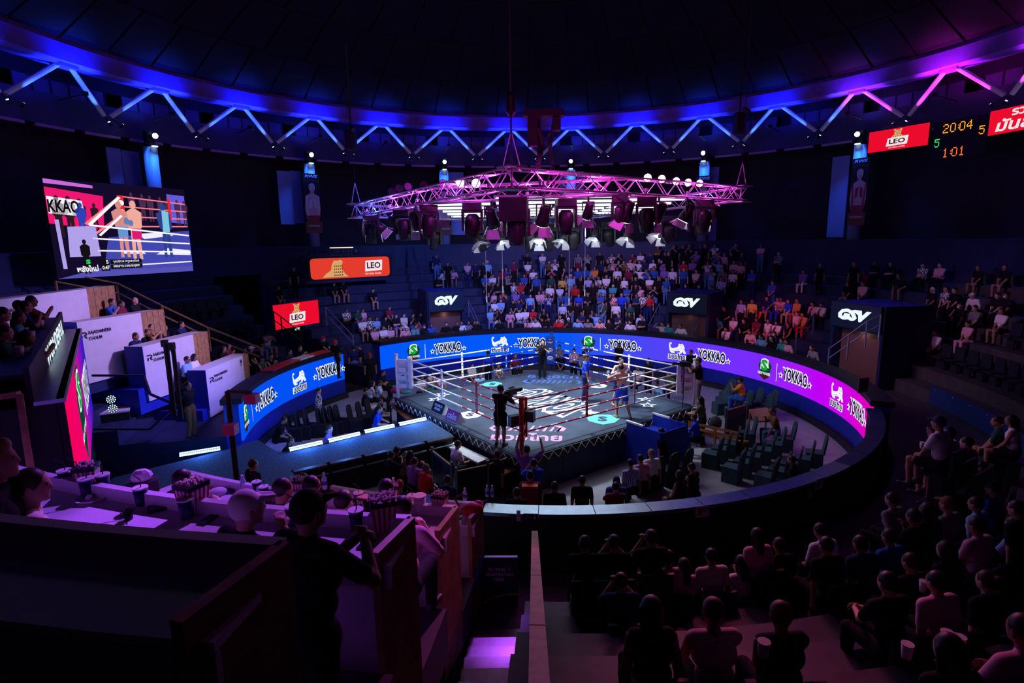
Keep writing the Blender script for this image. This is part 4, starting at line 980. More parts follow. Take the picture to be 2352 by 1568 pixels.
def sdf_mesh(parts, h, k=None):
    """parts: (kind, params, label). cap: p0,p1,r0,r1 / ell: centre, radii, R(3x3 rows axes)"""
    if k is None: k = .016 if h < .015 else .025
    lo = np.array([1e9]*3); hi = -lo
    for kd, pr, lb in parts:
        if kd == 'c':
            p0, p1, a, b = pr; m = max(a, b)
            lo = np.minimum(lo, np.minimum(p0, p1)-m); hi = np.maximum(hi, np.maximum(p0, p1)+m)
        else:
            m = max(pr[1]); lo = np.minimum(lo, np.array(pr[0])-m); hi = np.maximum(hi, np.array(pr[0])+m)
    lo = lo - 3*h; hi = hi + 3*h
    n = np.ceil((hi-lo)/h).astype(int)+1
    ax = [lo[i] + h*np.arange(n[i]) for i in range(3)]
    F = np.full(n, 1.0); L = np.zeros(n, np.int8); best = np.full(n, 1.0)
    for kd, pr, lb in parts:
        if kd == 'c':
            p0, p1, a, b = pr; p0 = np.array(p0, float); p1 = np.array(p1, float); m = max(a, b) + 0.09
            bl, bh = np.minimum(p0, p1)-m, np.maximum(p0, p1)+m
        else:
            m = max(pr[1]) + 0.09; bl, bh = np.array(pr[0])-m, np.array(pr[0])+m
        i0 = np.clip(np.floor((bl-lo)/h).astype(int), 0, n-1); i1 = np.clip(np.ceil((bh-lo)/h).astype(int)+1, 1, n)
        sl = tuple(slice(i0[i], i1[i]) for i in range(3))
        X = ax[0][sl[0]][:, None, None]; Y = ax[1][sl[1]][None, :, None]; Z = ax[2][sl[2]][None, None, :]
        if kd == 'c':
            d = p1-p0; dd = max(1e-9, d@d)
            t = np.clip(((X-p0[0])*d[0]+(Y-p0[1])*d[1]+(Z-p0[2])*d[2])/dd, 0, 1)
            D = np.sqrt((X-p0[0]-t*d[0])**2+(Y-p0[1]-t*d[1])**2+(Z-p0[2]-t*d[2])**2)-(a+(b-a)*t)
        else:
            c, r, R = pr
            u = [((X-c[0])*R[i][0]+(Y-c[1])*R[i][1]+(Z-c[2])*R[i][2])/r[i] for i in range(3)]
            q = np.sqrt(u[0]**2+u[1]**2+u[2]**2); g = np.sqrt((u[0]/r[0])**2+(u[1]/r[1])**2+(u[2]/r[2])**2)+1e-9
            D = q*(q-1)/g
            D = np.where(q < 1e-3, -min(r), D)
        f = F[sl]; hh = np.clip(0.5+0.5*(f-D)/k, 0, 1)
        F[sl] = f*(1-hh)+D*hh-k*hh*(1-hh)
        bb = best[sl]; mk = D < bb; bb[mk] = D[mk] if D.shape == bb.shape else np.broadcast_to(D, bb.shape)[mk]
        ll = L[sl]; ll[mk] = lb
    V, Q = surface_nets(F, lo, h)
    ci = np.clip(((V[Q].mean(1)-lo)/h).round().astype(int), 0, n-1)
    return V, Q, L[ci[:, 0], ci[:, 1], ci[:, 2]]
I3 = ((1,0,0),(0,1,0),(0,0,1))
def v3(*a): return np.array(a, float)
def unit(a): return a/max(1e-9, np.linalg.norm(a))
def two_bone(S, H, a, b, pole):
    d = H-S; L = np.linalg.norm(d); L2 = min(max(L, 0.08), (a+b)*0.998); d = unit(d)
    x = (a*a-b*b+L2*L2)/(2*L2); y = math.sqrt(max(0, a*a-x*x))
    pole = pole - d*(pole@d); return S + d*x + unit(pole)*y, S + d*L2
SKIN, SHIRT, PANT, HAIR, SHOE = 0, 1, 2, 3, 4
def rotm(axis, a):
    x, y, z = unit(np.array(axis, float)); c, s = math.cos(a), math.sin(a)
    return np.array([[c+x*x*(1-c), x*y*(1-c)-z*s, x*z*(1-c)+y*s], [y*x*(1-c)+z*s, c+y*y*(1-c), y*z*(1-c)-x*s], [z*x*(1-c)-y*s, z*y*(1-c)+x*s, c+z*z*(1-c)]])
def skeleton(base='S', arms='d', lean=0.0, look=(0, 0), stance=None, female=False):
    """joints of a figure facing +y, feet at z = 0; arms: code or explicit (left hand, right hand) targets"""
    J = {}
    sw = 0.165 if female else 0.19
    if base in 'Slm':
        J['pel'] = v3(0, 0, .92); hipz = .89
        J['kn'] = [v3(-.095, .03, .48), v3(.095, .03, .48)]; J['an'] = [v3(-.11, -.03, .08), v3(.11, -.03, .08)]
    else:
        J['pel'] = v3(0, -.02, .53); hipz = .50
        J['kn'] = [v3(-.13, .40, .50), v3(.13, .40, .50)]; J['an'] = [v3(-.13, .38, .08), v3(.13, .38, .08)]
    J['hip'] = [v3(-.09, J['pel'][1], hipz), v3(.09, J['pel'][1], hipz)]
    if stance:
        J['kn'] = [v3(*stance[0]), v3(*stance[1])]; J['an'] = [v3(*stance[2]), v3(*stance[3])]
    J['toe'] = [a + v3(s*.03, .15, -.045) for a, s in zip(J['an'], (-1, 1))]
    if stance and len(stance) > 4: J['pel'] = v3(*stance[4]); J['hip'] = [J['pel']+v3(-.09, 0, -.03), J['pel']+v3(.09, 0, -.03)]
    R = rotm((1, 0, 0), -lean)
    up = lambda x, y, z: J['pel'] + R @ v3(x, y, z)
    J['wai'] = up(0, 0, .16); J['che'] = up(0, .005, .34); J['sh'] = [up(-sw, 0, .47), up(sw, 0, .47)]; J['nk'] = up(0, .0, .53)
    Rh = rotm((0, 0, 1), look[0]) @ rotm((1, 0, 0), look[1]-lean*0.35)
    J['hd'] = J['nk'] + rotm((1, 0, 0), -lean*.5) @ v3(0, .025, .15); J['Rh'] = Rh
    T = {'d': ((-.25, .02, -.12), (.25, .02, -.12)), 'c': ((.10, .21, .20), (-.10, .20, .24)), 'p': ((-.05, .33, .52), (.06, .33, .54)), 'h': ((-.06, .36, .0), (.03, .17, .50)),
         'k': ((-.04, .30, .06), (.04, .30, .06)), 'n': ((-.13, .40, .03), (.13, .40, .03)), 'u': ((-.22, .05, -.08), (.22, .22, .78)), 'f': ((-.03, .26, .50), (.03, .27, .48)),
         'r': ((-.16, .38, .14), (.16, .38, .14)), 'b': ((-.10, -.16, .02), (.10, -.16, .02)), 'w': ((-.27, .10, .85), (.30, .14, .88)), 'e': ((-.05, .42, .16), (.05, .44, .16)),
         'q': ((-.20, .30, .02), (.06, .24, .50))}
    tg = T[arms] if isinstance(arms, str) else arms
    J['el'] = []; J['wr'] = []
    for i, s in enumerate((-1, 1)):
        tgt = J['pel'] + (R @ v3(*tg[i]) if arms not in ('n', 'r', 'e') else v3(*tg[i]))
        pole = v3(s*.6, -.5, -.5)
        if arms == 'c': pole = v3(s*.9, -.1, -.5)
        if arms in ('u', 'w') and tg[i][2] > .4: pole = v3(s*1, .2, -.3)
        el, wr = two_bone(J['sh'][i], tgt, .28, .26, pole); J['el'].append(el); J['wr'].append(wr)
    J['tg'] = tg
    return J
def figure_parts(J, hair='s', shorts=False, tank=False, fat=1.0, hands=True, bare=False, skirt=False, gloves=False):
    P = []
    c = lambda a, b, r0, r1, l: P.append(('c', (a, b, r0, r1), l))
    UP = SKIN if bare else SHIRT
    f = fat
    # torso
    lat = unit(J['sh'][1]-J['sh'][0]); 
    c(J['hip'][0], J['hip'][1], .105*f, .105*f, PANT)
    c(J['pel'], J['wai'], .125*f, .118*f, PANT if not bare else PANT)
    c(J['wai']-lat*.05, J['wai']+lat*.05, .11*f, .11*f, UP)
    c(J['wai'], J['che'], .118*f, .125*f, UP)
    c(J['che']-lat*.07, J['che']+lat*.07, .118*f, .118*f, UP)
    c(J['sh'][0]+lat*.03, J['sh'][1]-lat*.03, .068, .068, UP)
    c((J['sh'][0]+J['sh'][1])/2, J['nk'], .075, .055, UP if not tank else SKIN)
    c(J['nk'], J['hd']-v3(0, .01, .03), .052, .052, SKIN)
    R = J['Rh']; h = J['hd']
    hp = lambda x, y, z: h + R @ v3(x, y, z)
    ax = tuple(tuple(R[:, i]) for i in range(3))
    P.append(('e', (tuple(h), (.078, .098, .118), ax), SKIN))
    c(hp(0, .045, -.06), hp(0, .06, -.085), .045, .03, SKIN)
    c(hp(0, .086, .018), hp(0, .103, -.016), .009, .0125, SKIN)
    for s in (-1, 1): c(hp(s*.078, -.005, .01), hp(s*.082, -.012, -.03), .016, .012, SKIN)
    if hair != 'x':
        P.append(('e', (tuple(hp(0, -.016, .028)), (.086, .098, .104), ax), HAIR))
        if hair == 'L':
            c(hp(0, -.07, .0), hp(0, -.085, -.20), .075, .055, HAIR); c(hp(0, -.085, -.20), hp(0, -.08, -.30), .055, .03, HAIR)
            for s in (-1, 1): c(hp(s*.07, -.01, .02), hp(s*.075, -.03, -.16), .03, .02, HAIR)
        if hair == 'C': c(hp(-.03, .09, .055), hp(-.02, .16, .045), .024, .014, HAIR); c(hp(.03, .09, .055), hp(.02, .16, .045), .024, .014, HAIR)
        if hair == 'B': c(hp(0, -.09, .06), hp(0, -.13, .08), .04, .045, HAIR)
        if hair == 'T': c(hp(0, .04, .105), hp(0, -.04, .115), .045, .045, HAIR)
    for i, s in enumerate((-1, 1)):
        sh, el, wr = J['sh'][i], J['el'][i], J['wr'][i]
        mid = sh + (el-sh)*.72
        if tank or bare: c(sh, el, .05, .042, SKIN)
        else: c(sh, mid, .060, .054, UP); c(mid, el, .043, .042, SKIN)
        c(el, wr, .042, .030, SKIN)
        if hands:
            d = unit(wr-el)
            if gloves: c(wr, wr+d*.10, .058, .068, SHOE)
            else: c(wr, wr+d*.085, .034, .026, SKIN); c(wr+d*.02, wr+d*.06+lat*(-s*.045), .016, .012, SKIN)
        hi, kn, an, to = J['hip'][i], J['kn'][i], J['an'][i], J['toe'][i]
        if shorts:
            m = hi + (kn-hi)*.68; c(hi, m, .095*f, .088, PANT); c(m, kn, .066, .056, SKIN)
            c(kn, kn+(an-kn)*.35, .056, .056, SKIN); c(kn+(an-kn)*.35, an, .056, .038, SKIN)
        else:
            c(hi, kn, .095*f, .066, PANT); c(kn, kn+(an-kn)*.35, .064, .064, PANT); c(kn+(an-kn)*.35, an, .064, .052, PANT)
        hl = an + v3(0, -.04, -.04)
        c(an, hl, .04, .038, SHOE if not bare else SKIN); c(hl, to, .038, .03, SHOE if not bare else SKIN)
    return P
PROTO = {}
def kh(key): return sum(ord(c)*(i+3) for i, c in enumerate(''.join(key)))
def proto(key, h=0.032):
    if key in PROTO: return PROTO[key]
    base, arms, flags = key
    lean = {'s': .18, 'l': .32, 'S': .02, 't': .22, 'm': 0.1}[base] + (.35 if arms == 'n' else .2 if arms == 'h' and base == 's' else 0)
    if arms == 'r': lean = .38
    J = skeleton(base, arms, lean, look=((kh(key) % 7-3)*.06, -.05), female='L' in flags)
    hair = 'L' if 'L' in flags else 'C' if 'C' in flags else 'x' if 'X' in flags else 's'
    P = figure_parts(J, hair, 'S' in flags, 'T' in flags)
    V, Q, L = sdf_mesh(P, h)
    me = bpy.data.meshes.new('person'); me.from_pydata(V.tolist(), [], Q.tolist())
    for i in range(5): me.materials.append(None)
    me.polygons.foreach_set('material_index', L.astype(np.int32)); me.polygons.foreach_set('use_smooth', [True]*len(Q)); me.update()
    PROTO[key] = me
    return me
CLOTH = {'w': ('white', (.80, .78, .80)), 'k': ('black', (.012, .012, .015)), 'n': ('navy', (.015, .025, .10)), 'b': ('blue', (.03, .10, .42)), 'B': ('bright blue', (.02, .07, .75)), 'l': ('light blue', (.22, .45, .75)),
         'r': ('red', (.60, .02, .03)), 'p': ('pink', (.75, .38, .50)), 'g': ('dark green', (.02, .09, .06)), 'y': ('yellow', (.75, .50, .10)), 'o': ('orange', (.80, .25, .04)), 'v': ('purple', (.25, .12, .45)), 'm': ('maroon', (.20, .02, .05)),
         'e': ('grey', (.22, .21, .22)), 't': ('teal', (.05, .35, .38)), 'c': ('cream', (.70, .62, .55)), 'a': ('olive green', (.10, .12, .05)), 'd': ('brown', (.16, .08, .03)), 'j': ('denim', (.10, .20, .42))}
PAT = {'1': ('blue checked', (.03, .10, .55), (.75, .8, .9)), '2': ('red checked', (.60, .04, .06), (.85, .75, .75)), '3': ('dark checked', (.03, .03, .05), (.35, .35, .40)), '4': ('black and white patterned', (.02, .02, .02), (.85, .85, .85)), '5': ('blue and white striped', (.04, .10, .55), (.85, .85, .9)), '6': ('black and white striped', (.02, .02, .03), (.55, .55, .6)), '7': ('pink striped', (.7, .2, .3), (.85, .8, .8)), '8': ('pale blue checked', (.25, .45, .75), (.8, .85, .9))}
def pattern_mat(code):
    nm, a, b = PAT[code]; key = 'cloth_' + nm.replace(' ', '_')
    if key in MATS: return MATS[key]
    m = bpy.data.materials.new(key); m.use_nodes = True; nt = m.node_tree; bs = nt.nodes['Principled BSDF']; bs.inputs['Roughness'].default_value = .8
    tc = nt.nodes.new('ShaderNodeTexCoord'); N = nt.nodes.new; L = nt.links.new
    if code in '567':
        w = N('ShaderNodeTexWave'); w.inputs['Scale'].default_value = 9 if code != '5' else 8; w.bands_direction = 'Z' if code != '5' else 'X'; src = w.outputs['Fac']
    elif code == '4':
        w = N('ShaderNodeTexVoronoi'); w.inputs['Scale'].default_value = 16; src = w.outputs['Distance']
    else:
        w = N('ShaderNodeTexChecker'); w.inputs['Scale'].default_value = 16; src = w.outputs['Fac']
    L(tc.outputs['Object'], w.inputs['Vector'])
    r = N('ShaderNodeValToRGB'); r.color_ramp.elements[0].position = .45; r.color_ramp.elements[1].position = .55
    r.color_ramp.elements[0].color = (*a, 1); r.color_ramp.elements[1].color = (*b, 1)
    L(src, r.inputs[0]); L(r.outputs[0], bs.inputs['Base Color']); MATS[key] = m
    return m
def cloth(code): return pattern_mat(code) if code in PAT else mat('cloth_' + CLOTH[code][0].replace(' ', '_'), CLOTH[code][1], 0.85, spec=.1)
def cname(code): return PAT[code][0] if code in PAT else CLOTH[code][0]
SKINS = [mat('skin_%d' % i, c_, .55, spec=.25) for i, c_ in enumerate(((.42, .23, .15), (.35, .19, .12), (.48, .28, .19), (.30, .155, .095), (.55, .34, .25)))]
HAIRS = [mat('hair_black', (.012, .010, .010), .45), mat('hair_dark_brown', (.03, .016, .01), .45)]
m_shoe = mat('shoe_dark', (.03, .03, .035), .5); m_shoew = mat('shoe_white', (.6, .6, .62), .5); m_caps = {c: mat('cap_' + CLOTH[c][0], CLOTH[c][1], .7) for c in 'kwrnmd'}
PEOPLE = []     # (object, label fields) - labels made unique at the end
POSE = {'S': 'standing', 's': 'sitting', 'l': 'leaning on the rail', 't': 'sitting at a table', 'm': 'standing'}
ARM = {'d': '', 'c': 'with arms crossed', 'p': 'holding up a phone', 'h': 'with hand on chin', 'k': 'with hands clasped', 'n': 'bent forward over the knees', 'u': 'with one arm raised', 'f': 'with hands at the face', 'r': '', 'b': 'with hands behind the back', 'w': 'with both arms raised', 'e': 'with forearms forward', 'q': 'with hand at the mouth'}
def crowd_person(p, face, spec, where, group, scale=None, hair=None, base_label=None):
    """spec: pose arms shirt pants flags, e.g. 'Sd w k JL'"""
    pose, sh_, pa, *fl = spec.split(); fl = fl[0] if fl else ''
    base, arms = pose[0], pose[1]
    key = (base, arms, ''.join(sorted(ch for ch in fl if ch in 'LCSTX')))
    o = link('person', proto(key)); o.location = p; o.rotation_euler.z = face - PI/2
    s = scale or random.uniform(.94, 1.03); o.scale = (s, s, s)
    sk = random.choice(SKINS); hm = random.choice(HAIRS)
    if 'C' in fl: hm = m_caps[hair or 'k']
    if 'H' in fl: hm = m_caps['w']
    mats_ = [sk, cloth(sh_), cloth('j' if 'J' in fl else pa), hm, m_shoew if 'w' in fl else m_shoe]
    for i, m_ in enumerate(mats_):
        o.material_slots[i].link = 'OBJECT'; o.material_slots[i].material = m_
    if 'M' in fl:   # face mask: a child shell over mouth and nose
        J = skeleton(base, arms, 0.0)
        me = o.data; 
        key2 = ('mask', key)
        if key2 not in PROTO:
            lean = {'s': .18, 'l': .32, 'S': .02, 't': .22, 'm': .1}[base] + (.35 if arms == 'n' else .2 if arms == 'h' and base == 's' else 0)
            if arms == 'r': lean = .38
            J = skeleton(base, arms, lean, look=((kh(key) % 7-3)*.06, -.05), female='L' in key[2])
            hp = J['hd'] + J['Rh'] @ v3(0, .075, -.04)
            PROTO[key2] = MB().ball(Vector(hp), .055, 10, 6, (1.05, .75, .85)).build('face_mask', mat('mask_white', (.75, .76, .78), .8), None, True)
            c = PROTO[key2]
        else: c = PROTO[key2].copy(); COL.objects.link(c)
        c.parent = o
    o['category'] = 'person'; o['group'] = group
    PEOPLE.append((o, cname(sh_), POSE[base], ARM[arms], fl, where, base_label, hair))
    return o
def towards_ring(p): return math.atan2(-p.y, 0.0 - p.x)
def row_person(px, py, spec, where, group, hair=None, far=True, rail=False):
    base = spec[0]
    hh = {'S': 1.58, 's': 1.17, 'l': 1.50, 't': 1.17, 'm': 1.58}[base] - (.12 if spec[1] in 'nr' else 0)
    if base == 'l':
        q = on_cyl(px, py, 10.72, far); th = theta(q); p = polar(10.72, th, 0.95); return crowd_person(p, towards_ring(p), spec, where, group, .98, hair)
    best = None
    for i in range(-1, TR):
        R = (T0 + TW*i + .34 if base in 'Sm' else T0 + TW*(i+1) + .10) if i >= 0 else 11.6
        zf = TZ + TH*i if i >= 0 else .95
        if base in 'st' and i < 0: continue
        q = on_cyl(px, py, R, far); e = abs(q.z - (zf + hh))
        if best is None or e < best[0]: best = (e, i, R, zf, q)
    e, i, R, zf, q = best
    th = theta(q); p = polar(R, th, zf)
    o = crowd_person(p, towards_ring(p), spec, where, group, None, hair)
    o['row'] = i
    return o
# ================================================================ spectators on the stands (head position in the photograph, pose, clothes)
FAR = """1002 596 Sd n l J|1019 628 sn w k S|1040 627 sn p k S|1007 644 sc k k|1028 608 Sd k k|1073 607 Sk p n|1092 606 Sd n k|1094 625 sk k k|1110 610 Sd k k|1120 608 Sd l k H|1131 626 sk w k|1113 628 sk b n|1116 643 sk v n|1127 639 sk 3 n L|1115 657 sh k n|1131 657 sh k k|1143 657 sc k k|1122 675 sk k j TJ|1134 676 sk p k TL|1155 672 sf m k TL|1136 694 sk w k|1150 695 sk l k|1141 710 sh k c|1126 714 sk l j JL|1171 719 sn p p S|1146 747 lr k k|1047 748 lr k k|1057 744 lr w k|1074 747 lr 3 k|1088 744 lr k k|1094 750 lr k k|987 758 lr b k|1022 755 lr k k|1154 626 Sd m k|1162 612 sk b n|1173 625 sc k k|1167 641 sc 3 k
1180 609 Sd m k|1211 587 Sd k k|1212 597 Sk w m|1225 620 Sd w k|1246 590 Sc w j J|1261 594 Sd d k|1290 590 Sd k k|1275 608 Sp w k H|1267 627 Sp m k|1266 641 Sd g k M|1296 627 Sh k k M|1312 622 Sd n k M|1327 622 Sd b n M|1328 580 Sd e m|1350 590 Sp 6 k|1364 612 Sd l k M|1311 636 Sd l e H|1291 644 Sd y k|1332 643 Sd k k M|1345 626 Sd b k|1351 643 Sd 5 k|1362 655 Sd k k|1204 641 sk b k|1232 643 Sd b k|1223 652 sh k k|1180 657 sk 4 j LJ|1195 658 sk r k|1218 669 Sd l n|1202 675 sk n k|1238 676 sk p k|1248 676 sk p j LJ|1263 664 Sd w k|1261 675 Sp 1 n|1286 657 Sk 8 j J|1301 681 Sd b j J|1322 661 Sd r k|1329 678 Sd B n|1350 678 Sc k k|1178 693 sk k k|1192 693 sk n k|1213 689 sh k k|1185 676 sk v k|1292 700 Sd 8 k|1311 697 Sk k j J|1326 705 Sd k k|1350 702 Sd k k C|1192 712 sk w j|1206 711 sk w j|1224 713 sk r k|1249 713 sn k k TL|1194 735 sn k k|1211 737 sh p k|1228 730 sk e k|1230 752 lr w k|1245 733 sk k e|1260 733 sk k k|1286 730 Sk 4 k|1284 745 lr r k|1306 746 lq k k H|1336 719 Sc n k|1328 745 lr l k|1352 745 lr e k
1378 588 Sd k k M|1406 582 Sp w k|1422 578 Sp k k|1397 594 Sd e k|1408 591 Sp p k|1433 598 Sp d k|1421 606 Sp k k|1453 578 Sd m k|1472 575 Sc w v|1481 592 Sd n k M|1494 580 Sd n k|1511 573 Sc d k|1501 592 Sd w k|1520 592 Sd v k|1528 582 Sd k k|1548 567 Sp k k|1536 575 Sd k k|1381 606 Sd n k|1396 608 Sk k k|1393 623 Sd k k|1366 625 Sk o k|1375 637 Sc 4 k|1418 622 Sd w k|1448 607 Sd 7 k|1444 622 Sd m k|1469 606 Su w k|1472 620 Su w k|1485 615 Sp b k C|1498 619 Sd k k M|1514 609 Sd k k|1493 632 Sc w m|1502 626 Sd b k|1515 629 Sd k k|1527 618 Sd v k|1531 630 Sd b l J|1545 622 Sd w n|1393 643 Sk w k|1420 640 Sd k k|1434 639 Sd w k|1460 646 Sd k k|1441 653 Sc b j J|1383 661 Sd l k|1408 665 Sk t k M|1505 649 Sp k l J|1495 662 Sk k k|1471 660 Sk p k|1461 656 Sd k k|1380 678 Sc b e J|1402 677 Sd k k M|1409 685 Sk 2 k|1428 681 Sd B n|1492 682 Sd r n|1462 685 Sc n k|1478 682 Sk 4 n|1448 696 Sd g k|1386 702 Sh g j J|1415 703 Sd w k|1370 723 Su l n|1421 721 Sc n n|1446 724 Sk k p|1472 716 Sd 8 k|1476 731 Sc k k|1380 745 lr 2 k|1401 745 lr k k|1426 748 lq k k|1450 751 lr w k|1525 751 lu c k|1540 752 lr t k M|1568 762 lr w k
1584 554 Sf k k|1609 551 Sd n k C|1620 554 Sd k k|1643 549 Sp w k|1569 569 Sd k k|1600 575 Sp v k|1665 574 Su p k|1691 558 Sp k k|1705 576 Sd n k|1646 586 Sp b k|1679 590 Sd k k|1703 592 Sd p k|1571 595 Sd r k M|1592 595 Sc v k|1626 598 Sp w l J|1652 606 Su l k|1686 610 Sd p k|1729 614 Sc B n|1571 628 Sd b n|1600 616 Sk p k|1635 630 Sp l l J|1660 619 Sd 3 k|1684 631 Sd w k|1656 651 Sd 1 n|1607 649 sk k k|1576 658 sk k k|1634 672 Sd 1 k S|1748 572 Sc p b J|1790 575 Sc 3 k|1776 640 Sk b b"""
RIGHT = """1704 683 Sd 5 k|1729 687 Sd y k|1764 686 sk n v S|1789 683 sp p B L|1797 688 sk p k T|1813 692 sk B c S|1833 700 sk o r TL|1873 697 sh p k L|1893 696 sh w k|1669 702 sn k k|1701 709 sk p b|1720 711 sc k k|1741 721 sk o k|1834 723 sk 7 k|1850 724 sh o r T|1653 730 sn t k S|1687 730 sk w n|1715 734 sn k k|1740 739 sk m m S|1767 742 sk w p TLS|1789 747 sh w k|1812 747 sk k k TL|1672 756 sh w k S|1730 763 sn 7 k|1756 787 lr l k|1779 781 Sd n k M|1779 797 lq k k L|1804 815 lr t k|1815 815 lr p k L|1877 814 lr e k
1848 617 sk v w|1885 611 Sd k k|1963 609 Sd k k|2012 613 sc k k|2048 615 sc k k|1986 634 sc m k|1949 658 sk k k S|1985 658 sk p k|2075 637 sn k k S|2084 719 sp l k|2085 758 sc k k C|2063 750 sk k k|2008 779 sk k k SL|2123 614 sc 4 k|2162 616 sc p k|2251 624 sk k k S|2312 630 sk k k S|2145 673 sk k k CL|2177 675 sk 4 k L|2197 678 sk k k|2248 686 sn w k C|2298 678 sk k k|2319 681 sk k k M|2210 708 sq k k M|2245 715 sk e k|2308 716 sk w k S|2230 742 sk p p|2154 776 sk w k|2104 727 sk k k"""
LEFT = """765 649 sk k k S|787 653 sk k k S|855 662 sk k k S|793 709 sc 4 k|819 704 sk g v C|831 709 sk p b|829 727 sk w k S|847 733 sk 4 k|863 727 sk l k L|884 723 sk k k|893 703 sk m k|908 723 sc k v S|926 722 sk c w SL|945 719 sh k b|965 721 sk k b L|858 748 sk p k|878 744 sc w k S|895 744 sc p j J|928 764 lr p k CM|951 763 lh t k|970 761 lr k k M|956 742 sk r l|979 741 sk g j JS|588 761 sk k j J|611 761 sp p j JS|637 660 sk k k S|673 612 Sd k k|733 622 Sd k k|770 590 Sk n k|818 583 Sk k k S|846 586 Sk k k S"""
def load(txt, where, group):
    for tok in txt.replace('\n', '|').split('|'):
        x, y, sp1, a, b, *f = tok.split()
        h = None
        if f and 'C' in f[0]: h = 'w' if where == 'right' or a == 'p' else 'n'
        row_person(float(x), float(y), ' '.join([sp1, a, b] + f), where, group, h)
load(FAR, 'far', 'spectators on the far stand'); load(RIGHT, 'right', 'spectators on the right stand'); load(LEFT, 'left', 'spectators on the left stand')
# ================================================================ boxes, booths, runway, ringside furniture
m_lam = mat('white_laminate', (0.62, 0.60, 0.66), 0.45, noise=0.05, scale=4)
m_lamd = mat('laminate_front', (0.45, 0.43, 0.48), 0.5)
m_endw = mat('booth_wood', (0.34, 0.19, 0.085), 0.5, noise=0.3, scale=7)
m_ink = mat('print_ink', (0.012, 0.012, 0.02), 0.5)
def P2(px, py, z): p = at(px, py, z); return Vector((p.x, p.y, 0))
def wall_text(B, body, cx, cy, w, h, m, off=0.03, lay=2): return B.text('lettering', body, m, cx, cy, w, h, lay, off)
RMARK = [[(0, 1), (.75, 1), (1, .75), (1, .55), (.8, .38), (1, 0), (.74, 0), (.52, .36), (.5, .55), (.68, .58), (.74, .66), (.70, .78), (0, .78)], [(0, .50), (.28, .50), (.36, .38), (.22, .0), (0, .0), (.10, .30)]]
def rmark(B, x, y, w, h, m, lay=2): B.fill('house_mark', [[(x+w*a, y+h*b) for a, b in q] for q in RMARK], m, lay)
# four VIP table rows on the left, white fronts facing the ring
rows = [((472, 850), (557, 816), (577, 811), 2.60, 1.62, 'lowest and nearest the runway'), ((327, 796), (443, 768), (475, 760), 3.60, 1.75, 'second from the bottom'), ((176, 740), (323, 718), (370, 710), 4.52, 1.85, 'third from the bottom'), ((-20, 690), (198, 663), (265, 655), 5.38, 1.1, 'topmost and furthest back')]
VIPROW = []
for i, (a, b, e, z, h, nm) in enumerate(rows):
    pa, pb, pe = P2(*a, z), P2(*b, z), P2(*e, z)
    B = Board('vip_table_row', 'white fronted VIP table row on the left stand, ' + nm, 'table', pa, pb, z-h, z, 0.06, 'VIP table rows on the left stand', m_lam)
    d = (pb-pa).normalized()
    B2 = MB(); L = B.w; we = (pe-pb).length
    n = 4
    for k in range(n): MB().box2((L + we*k/n, 0.0, 0), (L + we*(k+1)/n - 0.012, 0.06, h)).build('wood_board', m_endw, B.root)
    MB().box2((0, 0.06, h-0.06), (L+we, 0.62, h-0.02)).build('table_top', m_lam, B.root)
    MB().box2((L+we-0.05, 0.0, 0), (L+we, 0.62, h)).build('end_panel', m_endw, B.root)
    MB().box2((-0.02, 0.0, 0.25), (0.0, 0.62, h)).build('end_panel', m_blue, B.root)
    if i < 3:
        x0 = .10 if i == 0 else .08 if i == 1 else .05
        rmark(B, x0-.03, .72 if i else .70, .10, .11, m_ink); wall_text(B, 'RAJADAMNERN', x0+.26, .80, .34, .075, m_ink); wall_text(B, 'STADIUM', x0+.18, .71, .20, .055, m_ink)
    else: wall_text(B, 'RAJADAMNERN', .22, .70, .26, .11, m_ink)
    if i == 0:
        B.fill('small_badge', [ellipse(.93, .88, .03, .05, 10)], m_grey, 2); wall_text(B, 'LEO', .93, .80, .06, .035, m_ink)
    # raised floor under the row
    MB().box2((-.3, 0.08, -.35), (L+we, 1.95, h-0.95-.35 if h > 1.3 else .1)).build('platform', m_blue if i < 2 else m_navy, B.root)
    VIPROW.append((pa, (pb-pa).normalized()))
# wooden handrail up beside the boxes
hr = empty('handrail', (0, 0, 0), 0, 'pale wooden stair handrail climbing beside the left VIP table rows', 'handrail')
pts = [at_depth(600, 800, 22.6), at_depth(478, 752, 22.3), at_depth(372, 702, 21.6), at_depth(268, 650, 21.8), at_depth(124, 622, 20.6)]
for p, q in zip(pts, pts[1:]):
    MB().beam(p, q, .07, .05).build('rail', m_endw, hr); dn = Vector((0, 0, -.38)); MB().beam(p+dn, q+dn, .05, .05).build('rail', m_endw, hr)
for p in pts: MB().beam(p + Vector((0, 0, .02)), p + Vector((0, 0, -.95)), .06).build('baluster', m_endw, hr)

